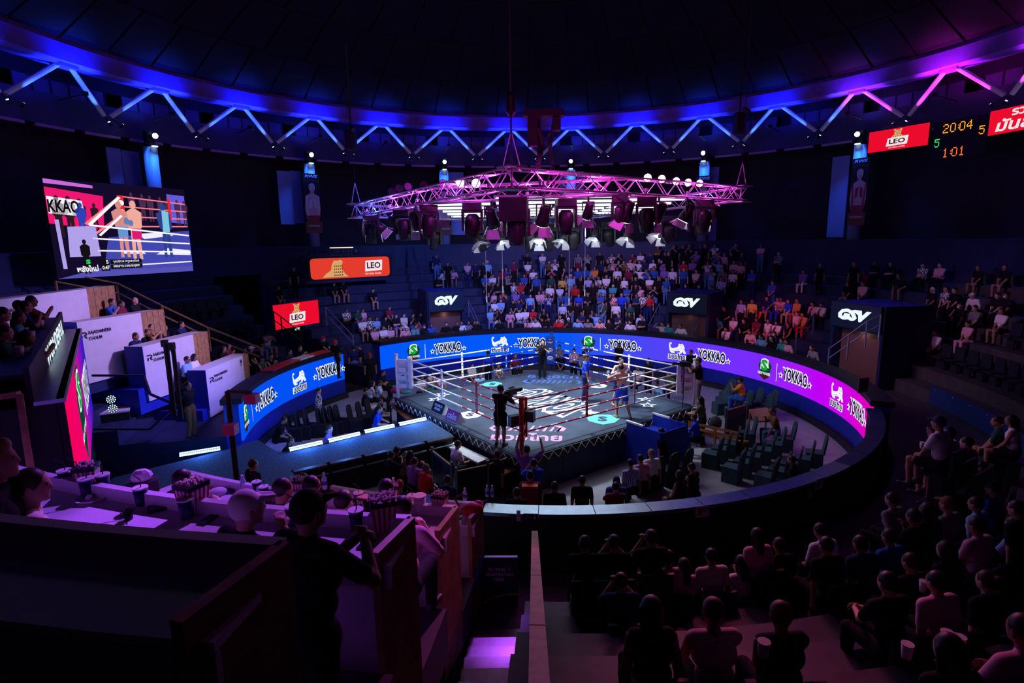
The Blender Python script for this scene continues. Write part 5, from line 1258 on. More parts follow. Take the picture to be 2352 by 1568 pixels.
# near booths (seen from behind): front panel, recessed top, wood end panel
booths = {}
def booth(key, fc, nc, z, tl, label, dark=False):
    f, n = P2(*fc, z), P2(*nc, z); Rf = (f-ARENA).length; th = theta(f)
    if th > 0: th -= 2*PI
    o = empty('booth_table', polar(Rf, (th+tl)/2, 0), 0, label, 'table', 'booth tables on the near left stand'); inv = Matrix.Translation(-o.location)
    dep = max(.5, (n-f).length)
    def k(ob): ob.parent = o; ob.matrix_parent_inverse = inv; return ob
    zf = z - .95
    k(MB().arc([(Rf-.07, zf-.5), (Rf, zf-.5), (Rf, z), (Rf-.07, z)], tl, th, 24).build('front_panel', m_lam, None))
    k(MB().arc([(Rf, z-.16), (Rf+dep-.03, z-.16), (Rf+dep-.03, z-.12), (Rf, z-.12)], tl, th, 24).build('table_top', m_lam, None))
    k(MB().arc([(Rf+dep-.06, z-.30), (Rf+dep-.03, z-.30), (Rf+dep-.03, z-.165), (Rf+dep-.06, z-.165)], tl, th, 24).build('apron', m_lamd, None))
    d = (n-f).normalized(); sd = Vector((d.y, -d.x, 0)); c = (f+n)/2
    k(MB().box((c.x, c.y, (zf-.9+z)/2), (.06, (n-f).length+.08, z-zf+.9), basis=None, rz=math.atan2(d.y, d.x)-PI/2).build('end_panel', m_endw, None))
    k(MB().arc([(Rf+dep+.02, zf-.6), (Rf+1.95, zf-.6), (Rf+1.95, zf), (Rf+dep+.02, zf)], tl, th, 24).build('platform', m_tiernear, None))
    booths[key] = (Rf, z, th, dep)
    return o
booth('D', (640, 1252), (425, 1410), 5.38, D2(-138), 'large dark booth table in the bottom left foreground')
booth('A', (940, 1191), (867, 1262), 4.55, D2(-136), 'violet lit booth table covered with cups and popcorn, second from the camera')
booth('B', (1046, 1165), (1007, 1214), 3.60, theta(at(405, 1088, 3.6)) - 0.0, 'pink lit booth table third from the camera with bottles and popcorn boxes')
booth('C', (1104, 1157), (1080, 1187), 2.62, theta(at(760, 1115, 2.62)), 'lowest booth table with a red bag beside the steel parapet')

# things on the booth tables
m_cup = mat('cup_navy', (.012, .02, .10), .4); m_cupw = mat('cup_white', (.75, .73, .76), .5); m_pop = mat('popcorn', (.75, .62, .55), .9, bump=.6, scale=30); m_popr = mat('popcorn_red', (.45, .02, .05), .5); m_straw = mat('straw_black', (.02, .02, .02), .5)
m_bottle = mat('bottle_clear', (.45, .55, .85), .12); m_label = mat('bottle_label', (.05, .10, .45), .5)
def tz(key): return booths[key][1]-.12
def cup(px, py, key, k, label, straw=True, white=False, zz=None):
    z = tz(key) if zz is None else zz; p = at(px, py, z); o = empty('drink_cup', (p.x, p.y, z), random.random(), label, 'cup', 'paper cups on the booth tables')
    MB().lathe((0, 0, 0), [(.034*k, 0), (.038*k, .02*k), (.038*k, .021*k), (.047*k, .13*k)], 16).build('cup_body', m_cupw if white else m_cup, o, True)
    MB().lathe((0, 0, .128*k), [(.044*k, 0), (.050*k, .0), (.050*k, .010*k), (.044*k, .010*k)], 16).build('rim', m_cupw, o)
    if not white: MB().lathe((0, 0, 0.0), [(.0345*k, .0), (.0365*k, .022*k)], 16).build('base_band', m_endw, o)
    if straw: MB().path([(0, 0, .06*k), (.01, .0, .19*k), (-.05*k, .03*k, .23*k)], .004*k, 6).build('straw', m_straw, o)
    return o
def popcorn(px, py, key, k, label, fall=False, zz=None):
    z = tz(key) if zz is None else zz; p = at(px, py, z); o = empty('popcorn_box', (p.x, p.y, z), random.uniform(-.5, .5), label, 'popcorn box', 'striped popcorn boxes on the booth tables')
    if fall: o.rotation_euler.x = PI/2*.95; o.location.z += .06*k
    a, b, h = .05*k, .068*k, .17*k; q = [(-1, -1), (1, -1), (1, 1), (-1, 1)]
    mb = MB().slot(0)
    for f in range(4):
        (x0, y0), (x1, y1) = q[f], q[(f+1) % 4]
        n = 9
        for i in range(n):
            t0, t1 = i/n, (i+1)/n
            A = lambda t, r, zz_: ((x0+(x1-x0)*t)*r, (y0+(y1-y0)*t)*r, zz_)
            mb.slot(i % 2).add([A(t0, a, 0), A(t1, a, 0), A(t1, b, h), A(t0, b, h)], [(0, 1, 2, 3)])
    mb.build('box_side', [m_popr, m_cupw], o)
    MB().box((0, 0, h-.01*k), (b*2.02, b*2.02, .028*k)).build('star_band', m_ink, o)
    mb = MB()
    for i in range(34): mb.ball((random.uniform(-b, b)*.85, random.uniform(-b, b)*.85, h+.006*k+random.random()*.012*k), .011*k, 5, 4)
    c = mb.build('popcorn_kernels', m_pop, o); c['kind'] = 'stuff'
    return o
def bottle(px, py, z, k, label):
    p = at(px, py, z); o = empty('water_bottle', (p.x, p.y, z), 0, label, 'bottle', 'small water bottles on the booth tables')
    MB().lathe((0, 0, 0), [(.028*k, 0), (.03*k, .02*k), (.03*k, .12*k), (.012*k, .16*k), (.012*k, .175*k)], 12).build('bottle_body', m_bottle, o, True)
    MB().lathe((0, 0, .05*k), [(.0305*k, 0), (.0305*k, .045*k)], 12).build('label', m_label, o); MB().lathe((0, 0, .172*k), [(.014*k, 0), (.014*k, .018*k)], 10).build('cap', m_cupw, o)
    return o
K = 1.25
for a in ((153, 1118, 'A', K, 'navy paper cup at the left end of the violet booth table, beside the other cups'), (180, 1116, 'A', K, 'navy paper cup just behind the popcorn box on the left of the violet booth'), (203, 1140, 'A', K*1.05, 'navy paper cup nearest the food tray on the violet booth'), (240, 1128, 'A', K, 'navy paper cup right of the left popcorn box with a black straw'), (327, 1160, 'A', K, 'navy paper cup in front of the tissue box'), (430, 1190, 'A', K*1.05, 'navy paper cup with bent straw in front of the tall popcorn box'), (675, 1205, 'A', K, 'navy paper cup between the white cap man and the black cap man'), (820, 1215, 'A', K, 'navy paper cup right of the clasped hands at the violet booth'), (592, 1133, 'B', K, 'navy paper cup at the left of the pink lit booth'), (608, 1145, 'B', K, 'navy paper cup with blue straw in front of another on the pink lit booth'), (825, 1160, 'B', K, 'navy paper cup right of the dark haired head at the pink lit booth')): cup(*a)
cup(947, 1165, 'B', 1.2, 'clear plastic cup right of the white shirt man', True, True); cup(965, 1176, 'B', 1.6, 'tall white paper cup beside the striped box at the booth end', False, True)
for a in ((205, 1122, 'A', 1.35, 'red striped popcorn box at the left of the violet booth among navy cups'), (446, 1172, 'A', 1.5, 'tall red striped popcorn box in the middle of the violet booth'), (882, 1212, 'A', 1.5, 'dark striped popcorn box at the right end of the violet booth'), (690, 1137, 'B', 1.3, 'red striped popcorn box left of the dark haired head in the pink lit booth'), (1012, 1172, 'B', 1.25, 'striped box with a phone on it at the end of the pink booth'), (902, 1150, 'B', 1.2, 'red striped popcorn box behind the dark one on the right')): popcorn(*a)
popcorn(850, 1160, 'B', 1.3, 'tipped over striped popcorn box spilling on the pink lit booth', True)
for a in ((560, 1128, tz('B'), 1.2, 'clear bottle on the pink lit booth left of the cups'), (673, 1128, tz('B'), 1.1, 'small water bottle behind the short dark haired head'), (746, 1122, tz('B'), 1.2, 'blue labelled water bottle beside the profile head'), (905, 1135, tz('B'), 1.2, 'blue labelled bottle left of the red lit head'), (1119, 1140, 1.92, 1.2, 'left one of two water bottles behind the red bag'), (1131, 1140, 1.92, 1.2, 'right one of two water bottles behind the red bag'), (1068, 1150, tz('C'), 1.2, 'water bottle left of the red bag on the lowest booth')): bottle(*a)
# tissue box, trays, phone, cap, bag
p = at(330, 1128, tz('A')); o = empty('tissue_box', p, .5, 'dark tissue box with a white tissue puffing out on the violet booth', 'tissue box')
MB().box((0, 0, .055), (.26, .15, .11)).build('box', m_ink, o); MB().ball((0, 0, .15), .085, 9, 6, (1.1, .7, .85)).build('tissue', mat('tissue', (.75, .7, .78), .9, bump=.8, scale=14), o)
p = at(215, 1146, tz('A')); o = empty('food_tray', p, .4, 'open paper food tray with leftovers beside the navy cups', 'tray'); MB().lathe((0, 0, 0), [(.11, 0), (.15, .03), (.145, .032), (.10, .008)], 8).build('paper_tray', m_cupw, o)
MB().ball((.05, .03, .03), .035, 7, 5).ball((-.03, .0, .025), .03, 7, 5).build('crumpled_napkin', m_cupw, o); MB().beam((.08, -.05, .035), (.22, -.1, .05), .006).build('fork', m_cupw, o)
p = at(366, 1168, tz('A')); o = tag(MB().box((0, 0, .012), (.17, .13, .024)).build('black_wallet', m_ink), 'flat black wallet lying on the violet booth in front of the tissue box', 'wallet'); o.location = p; o.rotation_euler.z = .6; MB().box((0, 0, .025), (.15, .11, .004)).build('flap', m_grey, o)
p = at(296, 1192, tz('A')); o = empty('small_plant', p, 0, 'small dark tufted plant ball at the near edge of the violet booth', 'plant'); mb = MB()
for i in range(60):
    a, b = random.random()*6.28, random.random()*1.4; mb.beam((0, 0, .02), (.07*math.cos(a)*math.sin(b), .07*math.sin(a)*math.sin(b), .02+.08*math.cos(b)), .004)
mb.build('leaves', mat('plant_dark', (.01, .014, .008), .8), o)['kind'] = 'stuff'
MB().lathe((0, 0, 0), [(.03, 0), (.035, .03)], 10).build('pot', m_ink, o)
p = at(500, 1135, tz('B')); o = empty('baseball_cap', p, .6, 'pale cap lying on the pink lit booth beside the clasped hands', 'cap'); MB().ball((0, 0, .02), .11, 12, 8, (1.1, .9, .65)).build('crown', mat('cap_pale', (.6, .58, .6), .8), o, True); MB().ball((.14, 0, .02), .09, 10, 4, (1, .9, .12)).build('peak', m_cup, o)
p = at(1085, 1185, tz('C')); o = empty('red_bag', p, .3, 'crumpled red bag on the lowest booth beside the steel parapet', 'bag'); MB().ball((0, .0, .11), .14, 12, 8, (1.3, .8, .8)).ball((.1, .04, .15), .08, 9, 6, (1, .8, 1)).ball((-.09, -.02, .14), .07, 9, 6).build('bag_body', mat('bag_red2', (.45, .02, .03), .6, bump=.9, scale=9), o, True); MB().path([(-.2, 0, .2), (-.27, 0, .33), (-.15, .02, .38), (-.05, .03, .3)], .014, 6).build('strap', mat('strap_red', (.3, .01, .02), .6), o)
for px_, py_, key, lb in ((1058, 1186, 'C', 'black phone lying on the lowest booth left of the red bag'), (478, 1195, 'A', 'dark folded glasses case at the near edge of the violet booth'), (842, 1250, 'A', 'dark tablet leaning on the violet booth right of the black cap man')):
    p = at(px_, py_, tz(key)); o = tag(MB().box((0, 0, .008), (.16, .085, .015)).build('phone', m_ink), lb, 'phone'); o.location = p; o.rotation_euler.z = 1.3; MB().box((0, 0, .0165), (.145, .072, .002)).build('screen', mat('screen_off', (.02, .025, .05), .1), o)
p = at(982, 1146, tz('B')+.1); o = tag(MB().box((0, 0, 0), (.24, .16, .008)).build('event_card', mat('card_blue', (.06, .30, .55), .5)), 'blue and white card on the lip of the pink lit booth', 'card'); o.location = p; o.rotation_euler = (.35, 0, -.1); MB().box((-.07, 0, .005), (.09, .15, .004)).build('white_half', m_cupw, o)
# registration panel, signs and stairs beside the handrail
B = Board('registration_panel', 'dark SECTION 11 REGISTRATION HERE panel under the steel parapet', 'sign', P2(1106, 1392, .95), P2(1190, 1392, .95), .95, 1.80, .06, None, mat('panel_black', (.010, .012, .022), .4))
m_dim = mat('dim_lettering', (.85, .50, .66), .6)
B.text('lettering', 'SECTION 11', m_dim, .5, .76, .58, .06, 2, 0.01); B.text('lettering', 'REGISTRATION', m_dim, .5, .66, .72, .06, 2, 0.01); B.text('lettering', 'HERE', m_dim, .5, .56, .28, .06, 2, 0.01)
arc = [(.05+.95*(1-math.cos(D2(a))), .02+.26*math.sin(D2(a))) for a in range(0, 91, 9)]; arc2 = [(.10+.90*(1-math.cos(D2(a))), .02+.225*math.sin(D2(a))) for a in range(90, -1, -9)]
B.fill('arc_line', [arc + arc2], m_endw, 2)
B2 = Board('house_name_strip', 'wooden strip with stadium mark just below the steel parapet', 'sign', P2(1106, 1190, 1.62), P2(1186, 1190, 1.62), 1.60, 1.78, .03, None, m_endw)
B2.root.location += Vector((0, .0, 0)); rmark(B2, .06, .2, .12, .6, m_ink); B2.text('lettering', 'RAJADAMNERN\nSTADIUM', m_ink, .45, .5, .45, .6, 2, .02)
def small_sign(nm, label, px, py, w, h, m, R, marks=(), txt=None, cat='sign'):
    c = on_cyl(px, py, R, False); th = theta(c); rz = th - PI/2 + PI
    o = empty(nm, c, th + PI/2, label, cat); MB().box((0, 0.0, 0), (w, .012, h)).build('plate', m, o)
    for q, mm in marks: MB().poly([(x*w, -.008, y*h) for x, y in q]).build('pictogram', mm, o)
    if txt:
        v, f = text_geo(txt, 1.0, .02); v = fit_width(v, w*.6, h*.3, w*.1, h*.15); MB().add([(x, -.009, y) for x, y, _ in v], f).build('lettering', m_ink, o)
    return o
man_ = [(-.06, -.2), (-.02, -.2), (0, 0), (.02, -.2), (.06, -.2), (.05, .1), (.02, .2), (-.02, .2), (-.05, .1)]
def mshift(dx, s=1.6): return [(x*s+dx, y*s) for x, y in man_]
m_signw = mat('sign_plate', (.5, .44, .54), .5)
small_sign('toilet_sign', 'small white toilet sign hanging under the parapet right of the middle', 1613, 1174, .27, .22, m_signw, 9.96, ((mshift(-.3), mat('sign_rd', (.3, .03, .05), .5)), (mshift(-.12), m_cup)), 'TOILET')
small_sign('toilet_sign', 'small pale toilet sign under the right curve of the parapet', 1882, 1110, .24, .22, m_signw, 9.96, ((mshift(-.3), m_cup), (mshift(-.1), m_cup)), 'TOILET')
small_sign('round_sign', 'round dark no smoking disc beside the pale toilet sign', 1858, 1133, .18, .24, m_grey, 9.96, (([(x*.8, y*.8) for x, y, _ in ellipse(0, 0, .5, .5, 14)], m_signw), ([(x*.6, y*.6) for x, y, _ in ellipse(0, 0, .5, .5, 14)], m_grey)))
small_sign('arrow_sign', 'narrow white sign with a blue arrow beside the exit sign', 1191, 1184, .07, .20, m_signw, 9.96, (([(-.3, .05), (.0, .05), (.0, .12), (.35, 0), (0, -.12), (0, -.05), (-.3, -.05)], m_cup),))
small_sign('exit_plate', 'dark exit plate with running man under the parapet', 1219, 1187, .26, .13, m_ink, 9.96, (([(-.36, -.2), (-.22, .2), (-.18, .2), (-.32, -.2)], m_signw), ([(-.1, .03), (.08, .03), (.08, -.03), (-.1, -.03)], m_signw), ([(x*1.1+.28, y*1.6) for x, y in man_], m_signw)))
small_sign('small_notice', 'small white notice hanging on the dark right hand rail', 1983, 884, .20, .22, m_signw, 11.9, ((mshift(-.15), m_cup), (mshift(.1), m_cup)))
# wood capped low wall running down the aisle
hw = empty('aisle_handrail', (0, 0, 0), 0, 'long pale wood capped handrail running down the aisle from the foreground', 'handrail')
A_, B_ = Vector((-.66, -11.35, 2.36)), Vector((-.905, -18.2, 5.28))
for t0, t1 in ((0, .25), (.253, .5), (.503, .72), (.723, 1.0)):
    MB().beam(A_.lerp(B_, t0), A_.lerp(B_, t1), .092, .05).build('rail_cap', m_wood, hw)
mb = MB()
for i in range(12):
    a, b = A_.lerp(B_, i/12), A_.lerp(B_, (i+1)/12); zb = (a.z+b.z)/2 - 1.2
    mb.add([(a.x-.03, a.y, a.z-.03), (a.x+.03, a.y, a.z-.03), (b.x+.03, b.y, b.z-.03), (b.x-.03, b.y, b.z-.03), (a.x-.03, a.y, zb), (a.x+.03, a.y, zb), (b.x+.03, b.y, zb), (b.x-.03, b.y, zb)], [(0,1,2,3), (0,3,7,4), (1,5,6,2), (4,7,6,5), (0,4,5,1), (2,6,7,3)])
mb.build('side_board', m_ink, hw)
# aisle steps either side of the rail (half risers)
st = empty('floor_aisle_steps', kind='structure')
m_step = mat('step_concrete', (.16, .155, .17), .28, noise=.4, scale=5, bump=.18)
m_stepl = mat('step_paint', (.22, .21, .23), .5, noise=.35, scale=8, bump=.1)
for i in range(13):
    y1 = -11.65 - i*.40; z = .97 + .1725*i
    MB().box2((-1.62, y1-.42, z-.5), (-.78, y1, z)).build('step', m_step, st)
    MB().box2((-.66, y1-.42, z-.5), (-.12, y1, z)).build('step', m_stepl, st)
    if i in (1, 3, 5, 7): 
        MB().box2((-.62, y1-.33, z), (-.20, y1-.02, z+.015)).build('step_frame', m_ink, st); MB().box2((-.58, y1-.29, z+.012), (-.26, y1-.06, z+.022)).build('step_plate', m_stepl, st)
# blue guard board slanting beside the booth ends, small red extinguisher
o = tag(MB().prism([at(1108, 1275, 1.9), at(1062, 1405, 1.35), at(1052, 1452, 1.1), at(1085, 1400, 1.0)], (.03, 0.02, 0)).build('guard_board', mat('guard_blue', (.03, .16, .42), .4)), 'slanting triangular blue guard board beside the booth ends', 'board')
p = at(1101, 1372, 1.0); o = empty('fire_extinguisher', p, 0, 'small red fire extinguisher at the foot of the registration panel', 'fire extinguisher'); MB().lathe((0, 0, 0), [(.05, 0), (.055, .02), (.055, .24), (.02, .30), (.02, .33)], 10).build('cylinder', m_popr, o, True); MB().beam((0, 0, .33), (.06, 0, .36), .02).build('handle', m_ink, o)

# entrance portal on the left: ledge, led face, balcony
pn, pf = at_depth(147, 920, 7.3), at_depth(185, 750, 13.4); zl = (pn.z+pf.z)/2; pn.z = pf.z = zl
def pm(name, stops):
    m = bpy.data.materials.new(name); m.use_nodes = True; nt = m.node_tree; nt.nodes.clear(); N = nt.nodes.new; L = nt.links.new
    tc_ = N('ShaderNodeTexCoord'); s = N('ShaderNodeSeparateXYZ'); L(tc_.outputs['Object'], s.inputs[0])
    mr = N('ShaderNodeMapRange'); mr.inputs[2].default_value = (pf-pn).length; L(s.outputs[0], mr.inputs[0]); r = N('ShaderNodeValToRGB'); L(mr.outputs[0], r.inputs[0])
    el = r.color_ramp.elements; el[0].color = (*s2l(*stops[0][1]), 1); el[1].position = stops[-1][0]; el[1].color = (*s2l(*stops[-1][1]), 1)
    for p_, c in stops[1:-1]: e = el.new(p_); e.color = (*s2l(*c), 1)
    em = N('ShaderNodeEmission'); L(r.outputs[0], em.inputs[0]); em.inputs[1].default_value = .9; o = N('ShaderNodeOutputMaterial'); L(em.outputs[0], o.inputs[0]); return m
B = Board('entrance_led_portal', 'tall magenta and purple led portal face at the left edge of the runway', 'led screen', pn, pf, zl-2.0, zl, .08)
B.fill('led_face', [rect(0, 0, 1, 1)], pm('portal_led', [(0, (255, 0, 95)), (.40, (245, 0, 120)), (.62, (150, 20, 190)), (.85, (70, 30, 200)), (1, (30, 30, 190))]), 1)
B.fill('shield', [[(.30,.70),(.36,.93),(.46,.93),(.52,.70),(.48,.30),(.41,.06),(.34,.30)]], g_dgreen, 2)
B.text('letter_outline', 'S', g_white, .41, .72, .14, .36, 3, .09); B.text('letter', 'S', g_green, .41, .72, .11, .30, 4, .05); B.text('lettering', 'NEW POWER', g_white, .41, .36, .2, .07, 3, .03)
B.text('brand_outline', 'YOKKAO', g_white, .75, .5, .36, .4, 3, .10); B.text('brand_lettering', 'YOKKAO', g_black, .75, .5, .33, .3, 4, .03)
d = (pf-pn).normalized(); out = Vector((-d.y, d.x, 0))
if out.dot(Vector((-1, -1, 0))) < 0: out = -out
basis = (d, out, Vector((0, 0, 1)))
def blk(a0, a1, o0, o1, z0, z1): return (pn + d*((a0+a1)/2) + out*((o0+o1)/2) + Vector((0, 0, (z0+z1)/2))), (a1-a0, o1-o0, z1-z0)
Lp = (pf-pn).length
por = struct(MB().box(*blk(0, Lp, .09, 2.4, -3.4, -.06), basis=basis).build('wall_portal', m_black))
lg = MB().box(*blk(-.02, Lp, -.02, .30, -.05, 0.0), basis=basis).build('portal_ledge', m_steel, por)
ib = MB().box(*blk(.1, Lp, .30, .36, -.4, .42), basis=basis).build('inner_board', m_black, por)
v, f = text_geo('WONDERFUL', 1.0, .03); v = fit_width(v, Lp*.60, .32, 0, 0)
MB().add([pn + d*(Lp*.62 + x) + out*.292 + Vector((0, 0, .16+y)) for x, y, _ in v], f).build('lit_lettering', glow('letter_lit', (.75, .9, 1.0), 1.2), por)
MB().box(*blk(-1.9, .1, .75, .82, -1.3, -.1), basis=basis).build('side_panel', m_lam, por)
bt = MB().box(*blk(.4, Lp, .38, 1.0, .24, .30), basis=basis); o = tag(bt.build('balcony_table', m_ink), 'dark balcony table crowded with cups above the portal lettering', 'table')
for i in range(9):
    q = pn + d*(Lp*(.25+.08*i)) + out*(.55+.14*(i % 3)) ; cup(0, 0, None, 1.2, 'paper cup on the balcony table, %s from the camera' % ORD[i], i % 2 == 0, i % 3 == 0, zl+.30).location = (q.x, q.y, zl+.30)
o = empty('wooden_door_frame', at_depth(45, 1000, 7.0), math.atan2(d.y, d.x), 'brown wooden door frame at the left edge beside the portal', 'door frame'); q0 = at_depth(70, 1075, 7.0); q1 = at_depth(44, 905, 7.0); q2 = at_depth(-60, 918, 7.0)
iv = Matrix.Translation(-o.location)
for a, b in ((q0, q1), (q1, q2)):
    c = MB().beam(a, b, .07, .07).build('frame_bar', m_endw, None); c.parent = o; c.matrix_parent_inverse = (Matrix.Translation(o.location) @ Matrix.Rotation(o.rotation_euler.z, 4, 'Z')).inverted()
# runway deck
RZ = 1.0
def poly_deck(pix, z, t): return [Vector((at(x, y, z).x, at(x, y, z).y, z-t)) for x, y in pix]
m_carpet = mat('runway_carpet', (.045, .095, .20), .85, noise=.35, scale=14, bump=.08)
rw = empty('runway', (0, 0, 0), 0, 'grey carpeted runway leading from the left entrance to the ring', 'runway')
deck1 = [(982, 962), (1040, 998), (668, 1080), (640, 1040)]; deck2 = [(640, 1040), (668, 1080), (735, 1165), (150, 1180), (262, 1096), (505, 1036), (592, 1010)]
for dk in (deck1, deck2): MB().prism(poly_deck(dk, RZ, .12), (0, 0, .12)).build('deck', m_carpet, rw)
for a, b in (((1040, 998), (668, 1080)), ((640, 1040), (982, 962)), ((668, 1080), (735, 1165)), ((592, 1010), (640, 1040))):
    A2, B3 = at(*a, RZ), at(*b, RZ); MB().beam(A2+Vector((0, 0, -.5)), B3+Vector((0, 0, -.5)), .03, .98).build('skirt', m_black, rw)
n = 5
for i in range(n):
    A2, B3 = at(1040, 998, RZ), at(668, 1080, RZ); a, b = A2.lerp(B3, i/n+.01), A2.lerp(B3, (i+1)/n-.01); side = (B3-A2).normalized().cross(Vector((0, 0, 1)))
    if side.y > 0: side = -side
    MB().beam(a+side*.10+Vector((0, 0, -.02)), b+side*.10+Vector((0, 0, -.02)), .16, .05).build('edge_flap', m_grey, rw)
    MB().tube(a+side*.22+Vector((0, 0, -.22)), b+side*.22+Vector((0, 0, -.22)), .025, 8).build('pipe_rail', m_steel, rw)
bars = [((664, 1032), (740, 1015)), ((754, 1012), (826, 995)), ((837, 991), (905, 977)), ((916, 974), (978, 961)), ((412, 1044), (506, 1029))]
g_bar = glow('strip_light', (.55, .80, 1.0), 2.2)
for i, (a, b) in enumerate(bars):
    A2, B3 = at(*a, RZ+.06), at(*b, RZ+.06); c = (A2+B3)/2; o = empty('strip_light_bar', (c.x, c.y, RZ), 0, 'glowing led strip bar on the runway edge, ' + (ORD[i] + ' of four from the left' if i < 4 else 'alone by the dark case'), 'strip light', 'led strip bars along the runway')
    u = (B3-A2); u.z = 0; u.normalize(); L2 = (B3-A2).length
    MB().box((0, 0, .05), (L2, .10, .08), math.atan2(u.y, u.x)).build('housing', m_fix, o)
    mb = MB(); nn = 22
    for k in range(nn): 
        e = u*((k+.5)/nn-.5)*L2; mb.box((e.x, e.y, .095), (L2/nn*.82, .08, .02), math.atan2(u.y, u.x))
        w_ = Vector((u.y, -u.x, 0))*.052; mb.box((e.x+w_.x, e.y+w_.y, .05), (L2/nn*.82, .01, .06), math.atan2(u.y, u.x))
    mb.build('led_cells', g_bar, o)['kind'] = 'stuff'
    lamp('strip_wash', 'POINT', (c.x, c.y, RZ+.25), (.05, .25, 1.0), 38, size=.1)
# crates and stair treads left of the runway
p = at(262, 1000, 1.0)
o = empty('flight_case', (p.x-.3, p.y+.2, 0), .5, 'dark tall flight case with lit pale top left of the runway', 'case'); MB().box((0, 0, .85), (1.25, .8, 1.7)).build('body', m_black, o); MB().box((0, 0, 1.73), (1.28, .82, .05)).build('lid', m_lam, o)
for s_ in (-1, 1): MB().beam((.3*s_-.08, -.41, 1.1), (.3*s_+.08, -.41, 1.1), .03).build('handle', m_steel, o)
sr_ = empty('floor_side_steps', kind='structure')
base = at(330, 985, .9); dirn = Vector((-.85, .10, 0)).normalized(); lat2 = Vector((-dirn.y, dirn.x, 0))
for i in range(8): c = base + dirn*(.42*i) ; MB().box((c.x, c.y, .45+.14*i), (.44, 2.6, .9+.28*i), math.atan2(dirn.y, dirn.x)).build('step', m_blue, sr_)
def pole(px, y0, y1, dep, r, label, nm='stand_pole', head=True):
    b, t = at_depth(px, y1, dep), at_depth(px, y0, dep); t.x, t.y = b.x, b.y
    o = empty(nm, b, 0, label, 'pole'); h = t.z-b.z
    MB().tube((0, 0, 0), (0, 0, h), r, 10).build('shaft', m_black, o)
    if head: MB().beam((0, 0, h), (.5, -.1, h), .05).build('arm', m_black, o); MB().box((.5, -.1, h-.12), (.22, .2, .18)).build('lamp_head', mat('lamp_head_pink', (.35, .12, .30), .4), o); MB().box((.05, -.12, h*.62), (.22, .2, .2)).build('control_box', mat('lamp_head_pink', (.35, .12, .30), .4), o)
    else: MB().box((0, -.04, h), (.12, .12, .16)).build('camera_head', m_black, o)
    return o
pole(545, 888, 1110, 11.2, .055, 'tall dark lamp stand pole in front of the left led screen')
pole(401, 782, 955, 14.0, .06, 'left one of two dark poles in front of the VIP rows', head=False); pole(417, 788, 962, 14.0, .05, 'right one of two dark poles in front of the VIP rows', head=False)
o = empty('guard_railing', at(410, 975, 1.0), 0, 'dark metal guard railing left of the runway by the VIP rows', 'railing')
q = [at_depth(x, y, 14.3) - o.location for x, y in ((212, 862), (330, 862), (345, 905), (405, 930), (345, 985), (215, 985))]
for a, b in zip(q, q[1:]): MB().beam(a, b, .05).build('bar', m_navy, o)
for px_, py_ in ((255, 917), (259, 938)):
    pq = at_depth(px_, py_, 13.6); o = empty('par_light', pq, 0, 'small round led light lit white beside the blue steps, ' + ('upper' if py_ < 930 else 'lower') + ' one', 'stage light'); fdir = (CAM-pq).normalized()
    MB().lathe(-fdir*.15, [(.06, 0), (.10, .12)], 14, fdir).build('can', m_fix, o)
    mb = MB(); xx = fdir.orthogonal().normalized(); yy = fdir.cross(xx)
    for r_, n2 in ((0, 1), (.045, 6), (.085, 11)):
        for i in range(n2): mb.lathe(xx*(r_*math.cos(6.283*i/n2))+yy*(r_*math.sin(6.283*i/n2))-fdir*.02, [(.001, 0), (.015, .001), (.015, .004), (.001, .005)], 6, fdir)
    mb.build('led_cluster', glow('led_pale', (.6, .8, 1.0), 1.5), o)['kind'] = 'stuff'

# ringside furniture
m_cover = mat('chair_cover', (.035, .075, .095), .75, noise=.3, scale=8, bump=.15); m_coverk = mat('chair_cover_dark', (.012, .014, .02), .7)
def make_chair(m, label, group):
    o = empty('covered_chair', (0, 0, 0), 0, label, 'chair', group)
    MB().prism([(-.22, -.22, 0), (.22, -.22, 0), (.20, .22, .0), (-.20, .22, .0)], (0, 0, .46)).build('seat_cover', m, o)
    pts = [(-.21, 0), (.21, 0), (.21, .38), (.16, .50), (.08, .545), (-.08, .545), (-.16, .50), (-.21, .38)]
    MB().prism([(x, -.20-.14*z, .44+z) for x, z in pts], (0, -.05, 0)).build('backrest_cover', m, o)
    return o
def chair_copies(spots, m, lbl, group):
    proto_ = None
    for i, (x, y, a) in enumerate(spots):
        if proto_ is None: proto_ = make_chair(m, lbl % ORD[i] if '%s' in lbl else lbl, group); o = proto_
        else: o = copy_tree(proto_)
        o['label'] = lbl % (ORD[i] if i < 20 else 'last') if '%s' in lbl else lbl
        p = at(x, y, 0); o.location = (p.x, p.y, 0); o.rotation_euler.z = (towards_ring(p) if a is None else a) - PI/2
def line(a, b, n): return [(a[0]+(b[0]-a[0])*i/(n-1), a[1]+(b[1]-a[1])*i/(n-1), None) for i in range(n)]
G_ = 'covered chairs at the right ringside'
chair_copies(line((1632, 1072), (1712, 1022), 5), m_cover, 'covered chair in front right ringside row, %s from the near end', G_)
chair_copies(line((1680, 1105), (1800, 1035), 6), m_cover, 'covered chair in middle right ringside row, %s from the near end', G_)
chair_copies(line((1755, 1125), (1868, 1070), 5), m_cover, 'covered chair in back right ringside row, %s from the near end', G_)
chair_copies(line((1652, 950), (1668, 925), 3) + line((1682, 962), (1730, 948), 3) + line((1750, 965), (1762, 955), 2), m_cover, 'covered chair beyond the orange shirt people, %s of that far group', 'covered chairs at the far right ringside')
chair_copies(line((1466, 1128), (1560, 1100), 4), m_coverk, 'dark covered chair behind the white shirt spectators, %s from the left', 'dark chairs behind the near ringside spectators')
